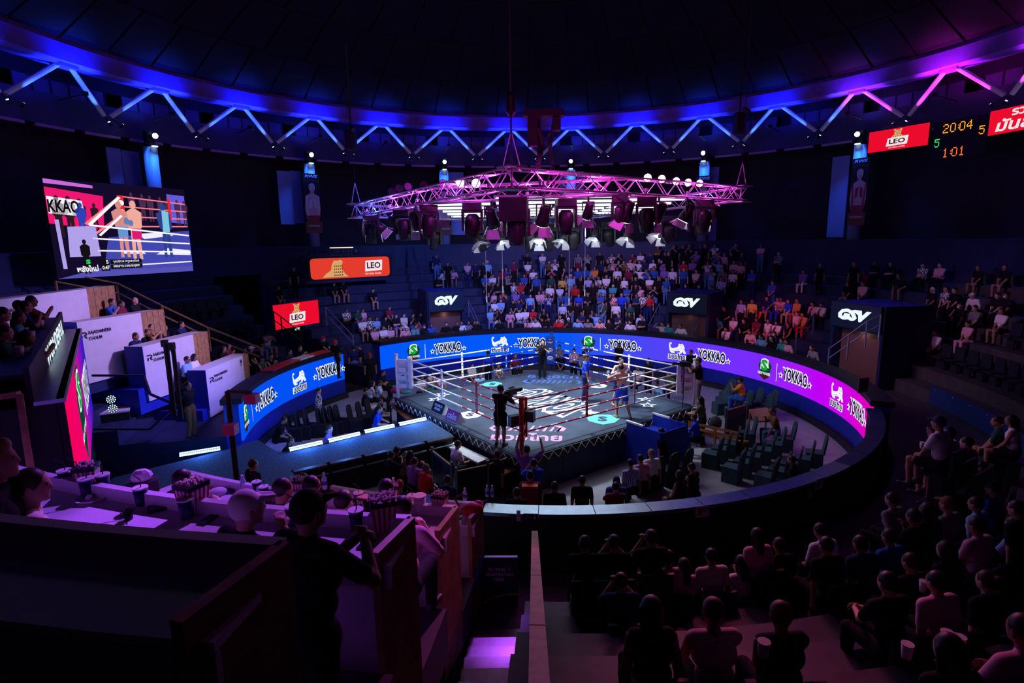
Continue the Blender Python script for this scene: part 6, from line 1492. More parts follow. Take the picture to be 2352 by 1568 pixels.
chair_copies(line((682, 1010), (722, 1002), 3) + line((752, 1000), (792, 990), 4) + line((822, 990), (862, 975), 3), m_coverk, 'dark covered chair beyond the runway, %s from the left', 'dark chairs beyond the runway')
def table(name, label, pix, z, m, leg=m_black, thick=.05, cat='table', legs=True):
    pts = [at(x, y, z) for x, y in pix]; c = sum(pts, Vector())/len(pts); c.z = 0
    o = empty(name, c, 0, label, cat); MB().prism([(p.x-c.x, p.y-c.y, z-thick) for p in pts], (0, 0, thick)).build('table_top', m, o)
    if legs:
        for p in pts: q = (p-c)*.9; MB().box2((q.x-.025, q.y-.025, 0), (q.x+.025, q.y+.025, z-thick)).build('leg', leg, o)
    return o
m_oak = mat('orange_wood', (.36, .13, .035), .45, noise=.25, scale=6); m_dkwood = mat('dark_red_wood', (.12, .035, .02), .4, noise=.3, scale=7)
table('officials_table', 'dark red wooden officials table along the left side of the ring', [(893, 925), (922, 922), (965, 958), (932, 962)], .78, m_dkwood)
table('white_table', 'white topped timekeeper table at the near left side of the ring', [(1022, 1022), (1040, 1014), (1122, 1052), (1098, 1062)], .74, m_cupw)
table('wooden_table', 'small orange wooden table right of the white table', [(1115, 1056), (1138, 1050), (1185, 1075), (1160, 1088)], .74, m_oak)
table('wooden_bench', 'low orange wooden bench in front of the wooden table', [(1092, 1086), (1125, 1076), (1150, 1092), (1112, 1104)], .45, m_oak)
table('writing_table', 'orange wooden writing table at the right ringside', [(1720, 940), (1762, 935), (1785, 962), (1734, 968)], .78, m_oak, m_oak)
p = at(1650, 1000, .45); o = empty('slatted_bench', (p.x, p.y, 0), -.75, 'brown slatted bench behind the blue shirt cornermen', 'bench')
for i in range(5): MB().box2((-.9, -.25+.1*i, .42), (.9, -.17+.1*i, .45)).build('slat', m_oak, o)
for i in range(2): MB().box2((-.9, -.30, .58+.15*i), (.9, -.27, .66+.15*i)).build('back_rail', m_oak, o)
for x in (-.85, 0, .85): MB().box2((x-.03, -.30, 0), (x+.03, -.24, .8)).build('leg', m_oak, o); MB().box2((x-.03, .18, 0), (x+.03, .24, .45)).build('leg', m_oak, o)
# blue judge box at the right side of the ring
A2 = at(1437, 975, 1.3); B3 = at(1545, 1000, 1.3)
o = empty('judge_box', (0, 0, 0), RING_YAW, 'bright blue open topped booth against the right side of the ring', 'booth')
c = RWi @ at(1490, 1062, 0); o.location = RW @ Vector((c.x, -HP-.78, 0))
for nm, a, b in (('side_panel', (-.62, -.62, 0), (-.57, .62, 1.32)), ('side_panel', (.57, -.62, 0), (.62, .62, 1.32)), ('back_panel', (-.57, -.62, 0), (.57, -.57, 1.28)), ('desk', (-.57, .05, .92), (.57, .60, .97))): MB().box2(a, b).build(nm, m_blue, o)
for x in (-.60, .60): MB().box2((x-.035, .0, 1.32), (x+.035, .66, 1.37)).build('edge_cap', m_rw, o)
# posters on the skirt beside it
for k, x in enumerate((.55, .90)):
    q = RW @ Vector((c.x+x+.35, -HP-.06, .62)); po = tag(MB().box((0, 0, 0), (.26, .015, .36)).build('notice', mat('notice_violet', (.40, .18, .50), .6)), 'violet notice on the ring skirt beside the blue booth, ' + ('left' if k == 0 else 'right') + ' one of two', 'poster'); po.location = q; po.rotation_euler.z = RING_YAW
    MB().box((0, -.009, .08), (.18, .004, .05)).build('print', m_ink, po)
# fan behind the red corner
p = at(1270, 1108, 0); o = empty('floor_fan', (p.x, p.y, 0), .25, 'large round floor fan by the near ring corner', 'fan')
mb = MB()
for i in range(24):
    a, b = 2*PI*i/24, 2*PI*(i+1)/24; mb.tube((.42*math.cos(a), 0, .55+.42*math.sin(a)), (.42*math.cos(b), 0, .55+.42*math.sin(b)), .02, 6)
mb.build('cage_ring', m_steel, o)
mb = MB()
for i in range(18): a = 2*PI*i/18; mb.tube((0, -.08, .55), (.42*math.cos(a), -.02, .55+.42*math.sin(a)), .005, 4)
mb.build('cage_wires', m_grey, o)['kind'] = 'stuff'
for i in range(4):
    a = PI/2*i; MB().prism([(.05*math.cos(a), .02, .55+.05*math.sin(a)), (.36*math.cos(a-.35), -.03, .55+.36*math.sin(a-.35)), (.38*math.cos(a+.3), .05, .55+.38*math.sin(a+.3))], (0, .01, 0)).build('blade', m_fix, o)
MB().lathe((0, .12, .55), [(.07, -.1), (.09, 0), (.06, .1)], 10, (0, 1, 0)).build('motor', m_fix, o); MB().beam((0, .1, .5), (0, .1, .02), .05).box((0, .1, .02), (.5, .4, .04)).build('base', m_fix, o)
# black barriers with chrome posts near the booth
def barrier(label, a, b, z=1.05, m=m_black):
    A2, B3 = at(*a, 0), at(*b, 0); o = empty('barrier_panel', A2, 0, label, 'barrier', 'black barrier panels with chrome posts'); u = B3-A2
    MB().beam(u*.04+Vector((0, 0, z/2-.03)), u*.96+Vector((0, 0, z/2-.03)), .03, z-.14).build('panel', m, o)
    MB().beam(u*.04+Vector((0, 0, z-.08)), u*.96+Vector((0, 0, z-.08)), .05, .03).build('top_rail', m_endw, o)
    for t in (0, 1): MB().tube(u*t, u*t+Vector((0, 0, z)), .035, 10).ball(u*t+Vector((0, 0, z)), .045, 8, 6).build('chrome_post', m_steel, o)
barrier('black barrier panel with printed corner left of the timekeeper', (996, 1110), (1040, 1150), m=m_navy); barrier('long black barrier panel running from the timekeeper to the cornermen', (1050, 1165), (1122, 1148)); barrier('black barrier panel behind the cornermen at the near ring corner', (1122, 1148), (1190, 1120))
barrier('dark barrier panel at the right ringside by the bench', (1665, 1010), (1710, 995), 1.1)
o = empty('backpack', at(1643, 985, .45), .4, 'grey backpack on the bench at the right ringside', 'bag'); MB().ball((0, 0, .2), .22, 12, 8, (1, .8, 1.1)).build('bag_body', mat('bag_grey', (.06, .065, .07), .7, bump=.5), o, True); MB().path([(-.1, .15, .35), (-.12, .22, .2), (-.1, .15, .05)], .02, 6).build('strap', m_ink, o)
# stand stair rails
def stair_rail(label, pts, R0, m=m_navy, bars=2):
    P = [on_cyl(x, y, r) for x, y, r in pts]; o = empty('stair_rail', P[0], 0, label, 'railing', 'metal stair rails on the stands')
    for k in range(bars):
        for a, b in zip(P, P[1:]): MB().tube(a-P[0]+Vector((0, 0, -.38*k)), b-P[0]+Vector((0, 0, -.38*k)), .022, 8).build('rail', m, o)
    for a in P: MB().tube(a-P[0]+Vector((0, 0, .02)), a-P[0]+Vector((0, 0, -.95)), .03, 8).build('post', m, o)
m_raill = mat('rail_light', (.30, .36, .55), .3, metal=.6)
stair_rail('metal stair rail right of the left GSV board', [(1076, 690, 13.6), (1101, 742, 12.0)], 0, m_raill); stair_rail('metal stair rail left of the middle GSV board', [(1515, 696, 13.6), (1489, 748, 12.0)], 0, m_raill); stair_rail('metal stair rail right of the middle GSV board', [(1622, 698, 13.6), (1590, 752, 12.0)], 0, m_raill)
stair_rail('metal stair rail right of the red leopard sign', [(748, 705, 14.5), (810, 770, 12.2)], 0, m_raill); stair_rail('dark stair rail crossing the red leopard sign', [(628, 715, 12.0), (645, 727, 11.8), (690, 762, 11.4)], 0, m_black)
stair_rail('metal stair rail left of the right GSV board', [(1870, 720, 13.4), (1830, 768, 12.1)], 0, m_raill); stair_rail('dark stair rail crossing the right GSV board', [(2024, 722, 12.1), (1992, 738, 11.7), (1950, 768, 11.2), (1905, 800, 10.9)], 0, m_raill)
stair_rail('dark rail at the top of the left GSV entrance', [(948, 568, 17.5), (985, 690, 12.2)], 0, m_navy)
# counter with red front on the left parapet
q0, q1 = on_cyl(640, 848, 9.9), on_cyl(735, 818, 9.9)
o = tag(MB().arc([(9.78, 2.135), (10.25, 2.135), (10.25, 2.19), (9.78, 2.19)], D2(154), D2(176), 10).build('red_counter', mat('counter_red', (.40, .03, .03), .4)), 'red and white counter strip on the left parapet above the led screen', 'counter'); MB().arc([(9.77, 2.14), (10.24, 2.14), (10.24, 2.195), (9.77, 2.195)], D2(160), D2(165), 4).build('white_section', m_cupw, o)
# seat rows: dark shells on the right and left tiers
def make_seat():
    mb = MB(); mb.box((0, 0, .44), (.44, .40, .05)).box((0, -.20, .68), (.44, .05, .46)).box((0, -.05, .21), (.30, .05, .42)); return mb
m_seat = mat('seat_dark', (.014, .016, .028), .45); m_seatb = mat('seat_blue', (.015, .035, .16), .5); seat_me = None
used = [(o.location.x, o.location.y) for o, *_ in PEOPLE]
srow = empty('floor_seat_rows', kind='structure')
nseat = 0
for (a0, a1), rows_ in (((-34, 6), (2, 4, 6)), ((152, 170), (1, 3, 5))):
    for i in rows_:
        R = T0 + TW*i + .40; n = int(D2(a1-a0)*R/.56)
        for k in range(n):
            p = polar(R, D2(a0) + D2(a1-a0)*(k+.5)/n, TZ+TH*i)
            if any((p.x-x)**2+(p.y-y)**2 < .45 for x, y in used): continue
            if seat_me is None: s_ = make_seat().build('seat_shell', m_seat); seat_me = s_.data
            else: s_ = link('seat_shell', seat_me)
            s_.parent = srow; s_.location = p; s_.rotation_euler.z = towards_ring(p) - PI/2; nseat += 1
# low blue riser fronts with small white rivets on the right tiers
for i in (1, 3, 5):
    R = T0 + TW*i - .02
    rb = struct(MB().arc([(R-.04, TZ+TH*(i-1)+.02), (R, TZ+TH*(i-1)+.02), (R, TZ+TH*i+.20), (R-.04, TZ+TH*i+.20)], D2(-30), D2(-3), 12).build('trim_riser', m_seatb))
    for k in range(7):
        p = polar(R-.045, D2(-28+4*k), TZ+TH*i+.10); MB().ball(p, .02, 6, 4).build('rivet_light', mat('rivet', (.7, .7, .75), .4), rb)
# ================================================================ people built in parts (body, clothes, hair)
def finger_parts(wr, d, n, s, curl=.5, k=1.0):
    """five unequal fingers on a palm; wr wrist, d hand direction, n palm normal, s side"""
    lat = np.cross(n, d)*s; P = []
    P.append(('c', (wr, wr+d*.055*k, .026*k, .030*k), SKIN))
    for j, (o, L) in enumerate(((.027, .068), (.009, .078), (-.009, .072), (-.026, .056))):
        b = wr + d*.078*k + lat*o*k; a1 = curl; dd = unit(d*math.cos(a1)+n*math.sin(a1)); m = b + dd*L*.5*k
        d2 = unit(d*math.cos(a1*2)+n*math.sin(a1*2)); e = m + d2*L*.5*k
        P += [('c', (wr+d*.045*k+lat*o*k, b, .0115*k, .0098*k), SKIN), ('c', (b, m, .0098*k, .009*k), SKIN), ('c', (m, e, .009*k, .0075*k), SKIN)]
    t0 = wr + d*.02*k + lat*.022*k; t1 = t0 + (lat*.6+d*.7+n*.25)*.040*k; t2 = t1 + (d*.8+n*.5+lat*.1)*.030*k
    P += [('c', (t0, t1, .0125*k, .0105*k), SKIN), ('c', (t1, t2, .0105*k, .008*k), SKIN)]
    return P
def poly_obj(name, V, Q, mats_, parent, idx=None):
    me = bpy.data.meshes.new(name); me.from_pydata(V.tolist(), [], Q.tolist())
    for m_ in (mats_ if isinstance(mats_, list) else [mats_]): me.materials.append(m_)
    if idx is not None: me.polygons.foreach_set('material_index', idx.astype(np.int32))
    me.polygons.foreach_set('use_smooth', [True]*len(Q)); me.update()
    return link(name, me, parent)
m_eye = mat('eye_dark', (.015, .01, .01), .3); m_lip = mat('lip', (.22, .07, .06), .5)
def hero(px, py, spec, label, zf=0.0, face=None, arms=None, size=.97, lean=None, look=(0, 0), stance=None, h=.022, fingers=False, cap=None, bare=False, gloves=False, fat=1.0, group=None, depth=None, seat=None, curl=.5, face_px=None, cat='person', mask=False, pos=None, hair_col=None, root=None):
    base, arm, sh_, pa, *fl = spec.split(); fl = fl[0] if fl else ''
    lean_d = {'s': .16, 't': .25, 'S': .03, 'l': .3, 'm': .1}[base] if lean is None else lean
    if base == 's' and arm == 'n': lean_d += .3
    J = skeleton('s' if base in 'st' else 'S', arms or arm, lean_d, look, stance, 'L' in fl)
    if seat:   # taller or lower seat: shift the legs' feet
        dz = seat - .45
        for k in ('pel', 'wai', 'che', 'nk', 'hd'): J[k] = J[k] + v3(0, 0, dz)
        for k in ('hip', 'sh', 'el', 'wr', 'kn'): J[k] = [q + v3(0, 0, dz) for q in J[k]]
    hd = J['hd']*size
    zh = zf + hd[2]
    if pos is not None: loc0 = Vector(pos)
    elif depth: loc0 = at_depth(px, py, depth); zf = loc0.z - hd[2]
    else: loc0 = at(px, py, zh)
    if face_px is not None: fp = at(face_px[0], face_px[1], 1.0 if len(face_px) < 3 else face_px[2]); face = math.atan2(fp.y-loc0.y, fp.x-loc0.x)
    if face is None: face = towards_ring(loc0)
    if isinstance(face, str): face = towards_ring(loc0) + float(face)
    rz = face - PI/2; ca, sa = math.cos(rz), math.sin(rz)
    loc = Vector((loc0.x - (hd[0]*ca - hd[1]*sa), loc0.y - (hd[0]*sa + hd[1]*ca), zf)) if pos is None else Vector(pos)
    hair = 'L' if 'L' in fl else 'C' if 'C' in fl else 'x' if 'X' in fl else 'B' if 'B' in fl else 'T' if 'Q' in fl else 's'
    P = figure_parts(J, hair, 'S' in fl, 'T' in fl, fat, not fingers or gloves, bare, gloves=gloves)
    body = []
    for kd, pr, lb in P:
        if lb == HAIR or (lb == SHOE and not (bare and not gloves)): 
            if lb == SHOE: body.append((kd, (pr[0], pr[1], pr[2]*.85, pr[3]*.85) if kd == 'c' else pr, SKIN))
            continue
        if lb in (SHIRT, PANT): pr = (pr[0], pr[1], pr[2]*.90, pr[3]*.90)
        body.append((kd, pr, SKIN))
    V, Q, _ = sdf_mesh(body, h)
    idx = np.zeros(len(Q), int)
    if fingers and not gloves:
        for i, s in enumerate((-1, 1)):
            d = unit(J['wr'][i]-J['el'][i]); n = np.cross(d, v3(0, 0, 1)) if abs(d[2]) < .9 else v3(-s, 0, 0)
            n = unit(v3(-s*1.0, .3, -.2) - d*(v3(-s*1.0, .3, -.2)@d))
            V2, Q2, _ = sdf_mesh(finger_parts(J['wr'][i], d, n, s, curl), .0065, .006)
            Q = np.concatenate([Q, Q2+len(V)]); V = np.concatenate([V, V2]); idx = np.concatenate([idx, np.zeros(len(Q2), int)])
    # eyes, brows and mouth as darker faces of the head surface
    C = V[Q].mean(1)
    for s in (-1, 1):
        e = J['hd'] + J['Rh'] @ v3(s*.032, .088, .018); idx[np.linalg.norm((C-e)*np.array([.8, 1, 1.3]), axis=1) < max(.010, h*.72)] = 1
    e = J['hd'] + J['Rh'] @ v3(0, .098, -.055); idx[np.linalg.norm((C-e)*np.array([.6, 1, 1.4]), axis=1) < max(.016, h*.7)] = 2
    sk = random.choice(SKINS)
    o = poly_obj('person', V, Q, [sk, m_eye, m_lip], None, idx); o.location = loc; o.rotation_euler.z = rz; o.scale = (size,)*3
    def wear(name, lab, grow, m_):
        S = [(kd, (pr[0], pr[1], pr[2]+grow, pr[3]+grow) if kd == 'c' else (pr[0], tuple(x+grow for x in pr[1]), pr[2]), lb) for kd, pr, lb in P if lb == lab]
        if S:
            V3, Q3, _ = sdf_mesh(S, h); return poly_obj(name, V3, Q3, m_, o)
    if not bare: wear('shirt', SHIRT, .004, cloth(sh_))
    wear('shorts' if 'S' in fl else 'trousers', PANT, .004 if not bare else .008, cloth('j' if 'J' in fl else pa))
    SP = [p_ for p_ in P if p_[2] == SHOE]; hl_ = len(SP)//2
    def wear_half(name, part, grow, m_):
        if part: V3, Q3, _ = sdf_mesh([(kd, (pr[0], pr[1], pr[2]+grow, pr[3]+grow), lb) for kd, pr, lb in part], h); poly_obj(name, V3, Q3, m_, o)
    if gloves or not bare:
        for part in (SP[:hl_], SP[hl_:]): wear_half('glove' if gloves else 'shoe', part, .004, mat('glove_leather', (.05, .08, .22), .35) if gloves else m_shoew if 'w' in fl else m_shoe)
    if hair != 'x': wear('cap' if hair == 'C' else 'hair', HAIR, .002, m_caps[cap or 'k'] if hair == 'C' else (hair_col or random.choice(HAIRS)))
    if mask or 'M' in fl:
        c = Vector(J['hd'] + J['Rh'] @ v3(0, .075, -.042)); MB().ball(c, .058, 10, 6, (1.05, .75, .85)).build('face_mask', mat('mask_white', (.75, .76, .78), .8), o, True)
    if 'G' in fl:
        g = MB()
        for s in (-1, 1):
            c = Vector(J['hd'] + J['Rh'] @ v3(s*.035, .108, .018)); g.lathe(c, [(.022, -.003), (.026, 0), (.022, .003)], 8, Vector(J['Rh'] @ v3(0, 1, 0))); g.beam(Vector(J['hd'] + J['Rh'] @ v3(s*.06, .10, .02)), Vector(J['hd'] + J['Rh'] @ v3(s*.085, 0, .02)), .006)
        g.build('glasses', m_ink, o)
    o['category'] = 'person'; o['label'] = label
    if group: o['group'] = group
    o['J'] = 0; del o['J']
    HEROES.append(o); o_J[o.name] = (J, loc, rz, size)
    return o
HEROES = []; o_J = {}
def hand_pos(o, i): J, loc, rz, s = o_J[o.name]; w = Vector(J['wr'][i])*s; return loc + Matrix.Rotation(rz, 3, 'Z') @ w
def joint_pos(o, key): J, loc, rz, s = o_J[o.name]; return loc + Matrix.Rotation(rz, 3, 'Z') @ (Vector(J[key])*s)
def back_print(o, txt, m, z=.30, w=.16, h=.09, y=-.155):
    J, loc, rz, s = o_J[o.name]; v, f = text_geo(txt, 1.0, .03); v = fit_width(v, w, h)
    p = Vector(J['pel']) + Vector((0, y - .02, z)); MB().add([p + Vector((x, 0, yy)) for x, yy, _ in v], f).build('back_print', m, o)
def video_camera(p, ang, label, k=1.0):
    o = empty('broadcast_camera', p, ang, label, 'camera')
    MB().box((0, 0, 0), (.13*k, .36*k, .18*k)).build('camera_body', m_fix, o); MB().lathe((0, .18*k, 0), [(.05*k, 0), (.05*k, .18*k), (.07*k, .2*k), (.07*k, .28*k)], 12, (0, 1, 0)).build('lens', m_fix, o, True)
    MB().box((-.10*k, .08*k, .08*k), (.08*k, .14*k, .07*k)).build('viewfinder', m_fix, o); MB().beam((0, -.1*k, .14*k), (0, .12*k, .14*k), .03*k).build('handle', m_fix, o); MB().box((0, -.22*k, 0), (.10*k, .10*k, .14*k)).build('battery', m_ink, o); return o
# ---- in the ring
A = hero(1426, 845, 'S e B B S', 'boxer seen from behind in blue trunks clinching near the right of the ring', MATZ, 1.85, ((-.24, .42, .46), (.16, .40, .40)), .99, .10, (0, -.1), ((-.12, .10, .48), (.15, -.06, .46), (-.17, -.02, .08), (.20, -.22, .09)), .015, bare=True, gloves=True)
MB().lathe(Vector(o_J[A.name][0]['pel']) + Vector((0, 0, .06)), [(.125, -.04), (.135, 0), (.125, .045)], 16).build('waistband', mat('band_cyan', (.15, .55, .70), .6), A, True)
Bx = hero(1427, 829, 'S e r n S', 'boxer facing the camera behind the other boxer, guard raised', MATZ, -1.35, ((-.14, .36, .42), (.20, .30, .44)), .99, .16, (.1, .15), ((-.10, .10, .48), (.13, .0, .46), (-.12, .03, .08), (.17, -.12, .08)), .015, bare=True, gloves=True)
ref = hero(1348, 821, 'S d B n w', 'referee in blue polo shirt and navy trousers watching the boxers', MATZ, -.25, ((-.28, .12, -.10), (.26, .16, -.12)), .98, .05, (0, -.1), ((-.10, .05, .48), (.12, .0, .48), (-.12, -.02, .08), (.16, -.06, .08)), .016, fingers=False)
for i in (0, 1):
    w = Vector(o_J[ref.name][0]['wr'][i]); e = Vector(o_J[ref.name][0]['el'][i]); MB().ball(w + (w-e).normalized()*.05, .042, 10, 8, (1, .9, 1.5)).build('white_glove', m_cupw, ref, True)
cam1 = hero(1150, 893, 'S p k k Sk', 'cameraman in black with headphones standing on the mat at the red corner', MATZ, 1.15, ((-.02, .28, .50), (.17, .24, .46)), 1.0, .06, (-.3, 0), None, .016, fingers=True, cap='k')
hp_ = hand_pos(cam1, 1); video_camera(hp_ + Vector((.06, .06, .10)), 1.15-PI/2-.3, 'black shoulder camera held by the cameraman at the red corner', .9)
MB().path([Vector((-.03, -.10, 1.35)), Vector((0, -.17, 1.1)), Vector((.02, -.15, .5)), Vector((.05, -.1, .08)), Vector((.1, -.6, .01))], .010, 6).build('orange_cable', mat('cable_orange', (.5, .14, .08), .5), cam1)
for s_ in (-1, 1):
    J_ = o_J[cam1.name][0]; MB().ball(Vector(J_['hd'] + J_['Rh'] @ v3(s_*.09, 0, 0)), .035, 8, 6).build('earphone', m_ink, cam1)
for i, (px_, py_, lb) in enumerate(((1182, 965, 'left'), (1215, 955, 'right'))):
    p = at_depth(px_, py_, 14.9); o = tag(MB().box((0, 0, 0), (.30, .18, .28)).build('corner_lamp_box', m_fix), 'black box lamp clamped outside the red corner post, %s one of two' % lb, 'lamp'); o.location = p; o.rotation_euler.z = .5-.9*i; MB().box((0, -.092, 0), (.27, .006, .25)).build('front_grid', m_grey, o); MB().beam((0, .09, 0), (.1-.2*i, .22, -.05), .03).build('clamp', m_fix, o)
cam2 = hero(1246, 786, 'S p k k', 'cameraman in black standing on the apron at the blue corner', MATZ, -1.45, ((-.05, .30, .46), (.12, .28, .42)), .95, .06, (0, 0), None, .02, fingers=True)
video_camera(hand_pos(cam2, 1) + Vector((.05, -.1, .08)), -1.45-PI/2-.7, 'black broadcast camera at the blue corner post', .95)
cam3 = hero(1604, 829, 'S p k e w', 'cameraman in black shirt and grey trousers standing on the right corner of the ring', MATZ, 2.75, ((-.06, .34, .52), (.10, .30, .48)), 1.0, .05, (0, 0), None, .018, fingers=True)
p = hand_pos(cam3, 0); o = video_camera(p + Vector((-.12, .02, .06)), 2.75-PI/2, 'black camera on a monopod at the right white corner', .85); MB().tube((0, 0, -.1), (0, 0, -(p.z+.06-MATZ)), .015, 8).build('monopod', m_fix, o)
# ---- ringside, far side of the ring (seated on the floor, seen through the ropes)
FARR = [(968, 867, 's k w k', 'person in white shirt sitting behind the left white corner rope'), (992, 858, 's h c k T', 'bare shouldered person behind the far ropes near the left corner'), (1084, 840, 's k w k L', 'woman in white with braids behind the far white ropes'), (1121, 812, 'S d B k C', 'person in blue shirt and cap standing behind the far ropes'), (1145, 840, 's h 4 k', 'person in white and black top with hand at face behind the far ropes'), (1103, 862, 's d l k', 'person with only head showing above the far mat edge'), (1184, 817, 'S d m k', 'person half hidden behind the far blue rope spacer'), (1189, 841, 's k k c', 'person in black with bare forearm sitting near the blue corner'), (1285, 797, 'S c 3 k', 'person in dark patterned shirt standing right of the blue corner'), (1288, 815, 's k k k M', 'masked person in black crouching right of the blue corner'), (1318, 806, 'S c 2 k', 'person in red checked shirt right of the blue corner'), (1340, 812, 'S k e k C', 'person in grey shirt and dark cap behind the referee'), (1422, 793, 'S c k k', 'person in black standing against the screen behind the boxers'), (1465, 845, 's k w k', 'smiling person in white shirt behind the right ropes'), (1489, 829, 'S d k k L', 'long haired woman in black behind the right ropes'), (1536, 860, 's n a k', 'person in dark shirt with bare arms behind the right corner ropes'), (1508, 880, 's n l l', 'person in light blue shirt bending low at the right mat edge'), (1587, 809, 'S d k k', 'bearded person in black standing before the purple screen'), (1621, 817, 's d e k C', 'person in grey tee and black cap seated high at the right corner'), (1013, 863, 's h p k S', 'bare armed person resting a head on the arm at the far mat edge'), (989, 882, 's d g k', 'child in green at the left mat edge')]
for x, y, s, lb in FARR:
    z0 = 1.14 if s[0] == 's' else 1.54
    p = at(x, y, z0); rd = ray(x, y)
    for _ in range(60):
        q = RWi @ p
        if max(abs(q.x), abs(q.y)) > HP + .45: break
        p = p + rd*.1
    k_ = p.z - z0
    hero(x, y, s, lb, 0.0, None, group='people along the far side of the ring', h=.026, size=.97 if s[0] == 's' else max(.8, .97 + k_/1.6), depth=None if k_ > -.02 else (p - CAM).dot(-bk), seat=None)
    if k_ < -.02 and s[0] == 's': HEROES[-1].location.z = max(-.3, HEROES[-1].location.z)
# ---- left ringside
hero(732, 897, 'S d 4 j J', 'person in black and white patterned shirt and ripped jeans walking beyond the runway', 0, .2, size=.90, stance=((-.08, .12, .47), (.1, .02, .47), (-.09, .12, .08), (.11, -.16, .10)), fingers=True, h=.018)
hero(652, 964, 's n k k', 'person in black suit and pale shirt sitting beyond the runway', 0, .25, fat=1.1, h=.018)
hero(668, 1012, 's n k k', 'person in dark clothes bending down in front of the suited person', -.1, .3)
hero(757, 984, 's q v k', 'person in dark violet top with an arm behind the head by the runway', 0, .1, ((-.30, -.05, .62), (.15, .35, .05)), h=.018)
hero(841, 897, 's k k c', 'person in dark shirt and pale trousers leaning over behind the covered chairs', 0, .3)
hero(856, 880, 's k w k LT', 'long haired woman in pale sleeveless top at the left ringside', 0, .3)
hero(873, 879, 's k 8 k G', 'person in pale blue patterned shirt and glasses at the left ringside', 0, .1)
hero(873, 921, 't r n k', 'bald person in dark blue writing at the red wooden officials table', 0, .1, fat=1.05)
hero(872, 939, 't r B j J', 'person in blue shirt at the near end of the officials table', 0, .05)
hero(880, 856, 's c k k', 'person in black with crossed arms behind the left white corner', 0, -.2)
hero(812, 799, 'S d n j Jw', 'person in navy polo and jeans standing in the entrance gap, back turned', 0, 1.9, size=1.04, fingers=True, h=.018)
hero(826, 797, 'S d k k', 'person in black polo talking in the entrance gap', 0, 3.3, size=1.04)
hero(849, 816, 'S d k k C', 'person in black shirt and red cap in the entrance gap', 0, -1.2, cap='r', size=1.04)
hero(743, 778, 'S e k k C', 'person in black and red cap at the counter above the left led screen', .95, -.6, cap='r'); hero(770, 786, 'S d k k C', 'person in black with bright red cap turned away above the left led screen', .95, 1.2, cap='r')
hero(666, 808, 's e n k', 'person in navy tee behind the red counter strip', .95, None, seat=.7); hero(689, 799, 's p k k', 'person in black tee with phone behind the red counter strip', .95, None, seat=.75)
hero(602, 823, 's k g k TC', 'person in dark green sleeveless top and cap above the left led screen', .95, None, seat=.6); hero(622, 818, 's f k k TQ', 'person in black sleeveless top drinking above the left led screen', .95, None, seat=.6)
# ---- near ringside
ht = hero(1210, 1033, 'S w v k', 'cornerman with both arms raised at the red corner', 0, 1.55, ((-.20, .18, .96), (.36, .16, .86)), .98, .08, fingers=True, curl=.2, h=.016)
hero(1225, 1064, 'S p B k', 'person in blue patterned shirt filming behind the raised arms', 0, 1.7, h=.018)
o = hero(1218, 1092, 'S d m k', 'person with orange edged maroon bag on the back by the fan', 0, 1.5, h=.018); MB().box((0, -.20, 1.24), (.34, .14, .40)).build('shoulder_bag', mat('bag_maroon', (.25, .02, .06), .6), o); MB().box((0, -.21, 1.46), (.36, .17, .05)).build('bag_edge', mat('bag_orange', (.6, .08, .02), .6), o)
hero(1187, 1131, 'S d k k', 'person in black right beside the steel parapet below the bag wearer', -.1, 1.5, h=.018)
m_74 = mat('print_orange', (.8, .28, .03), .6)
o = hero(1274, 1117, 's d k k', 'person in black shirt with orange 74 behind the steel parapet', 0, 1.5, seat=.62, h=.018); back_print(o, '74°', m_74)
o = hero(1337, 1103, 'S d k k', 'broad person in black polo with small orange print behind the parapet', -.35, 1.5, fat=1.12, h=.018); back_print(o, 'STADIUM', m_74, .28, .20, .035)
o = hero(1028, 1102, 's d n k', 'person in dark shirt with 74 on the back beside the red polo person', 0, 1.2, h=.018); back_print(o, '74°', m_74)
hero(1414, 1118, 's p m k', 'person in maroon tee filming with both hands by the parapet', 0, 1.6, h=.018, fingers=True)
hero(1416, 1104, 's d b k C', 'person in blue cap just behind the maroon tee person', 0, 1.5, cap='n')
hero(1447, 1064, 's d 5 k', 'person in blue and white striped top in the near ringside chairs', 0, 1.9, h=.018); hero(1470, 1053, 's d p k', 'person in pinkish shirt between the striped top and the white tee', 0, 1.9, h=.018)
hero(1495, 1041, 's d w k', 'fair haired person in white tee in the near ringside chairs', 0, 1.9, h=.018, hair_col=mat('hair_fair', (.30, .18, .09), .5))
hero(1560, 1090, 's k k k SLT', 'person with bare legs crossed leaning on a companion at the near ringside', 0, 2.2, h=.018); hero(1588, 1073, 's k k k T', 'person with tousled hair holding cups at the near ringside', 0, 2.2, h=.018)
hero(1818, 1056, 's d k k', 'dark shirted person with reddish lit neck by the right parapet', 0, 2.5, h=.018)
hero(1518, 991, 's d k k', 'person sitting inside the bright blue judge booth', .1, 2.4, h=.02)
hero(1570, 975, 's e B j J', 'cornerman in blue shirt with headphones on the slatted bench', 0, 2.6, h=.018); hero(1594, 958, 's e B k', 'cornerman in blue shirt with pink shoulder on the slatted bench', .1, 2.6, h=.018)
hero(1608, 918, 'S e a k L', 'woman in olive jacket leaning her arms on the right mat edge', 0, 2.5, lean=.15, fingers=True, h=.018)
hero(1774, 944, 't q d j JG', 'person in brown shirt and dark glasses at the orange writing table', 0, 3.0, seat=.5, h=.018, fingers=True); hero(1700, 873, 's p o b CG', 'person in orange tee and dark cap filming before the purple screen', .2, 2.6, cap='k', h=.02, seat=.6)
hero(912, 1034, 's p k k', 'person in black filming with a phone in the near left ringside', 0, .9, h=.018, fingers=True); hero(899, 1045, 's p k k', 'dark shirted person next to the one filming, near left ringside', 0, .9, h=.018)
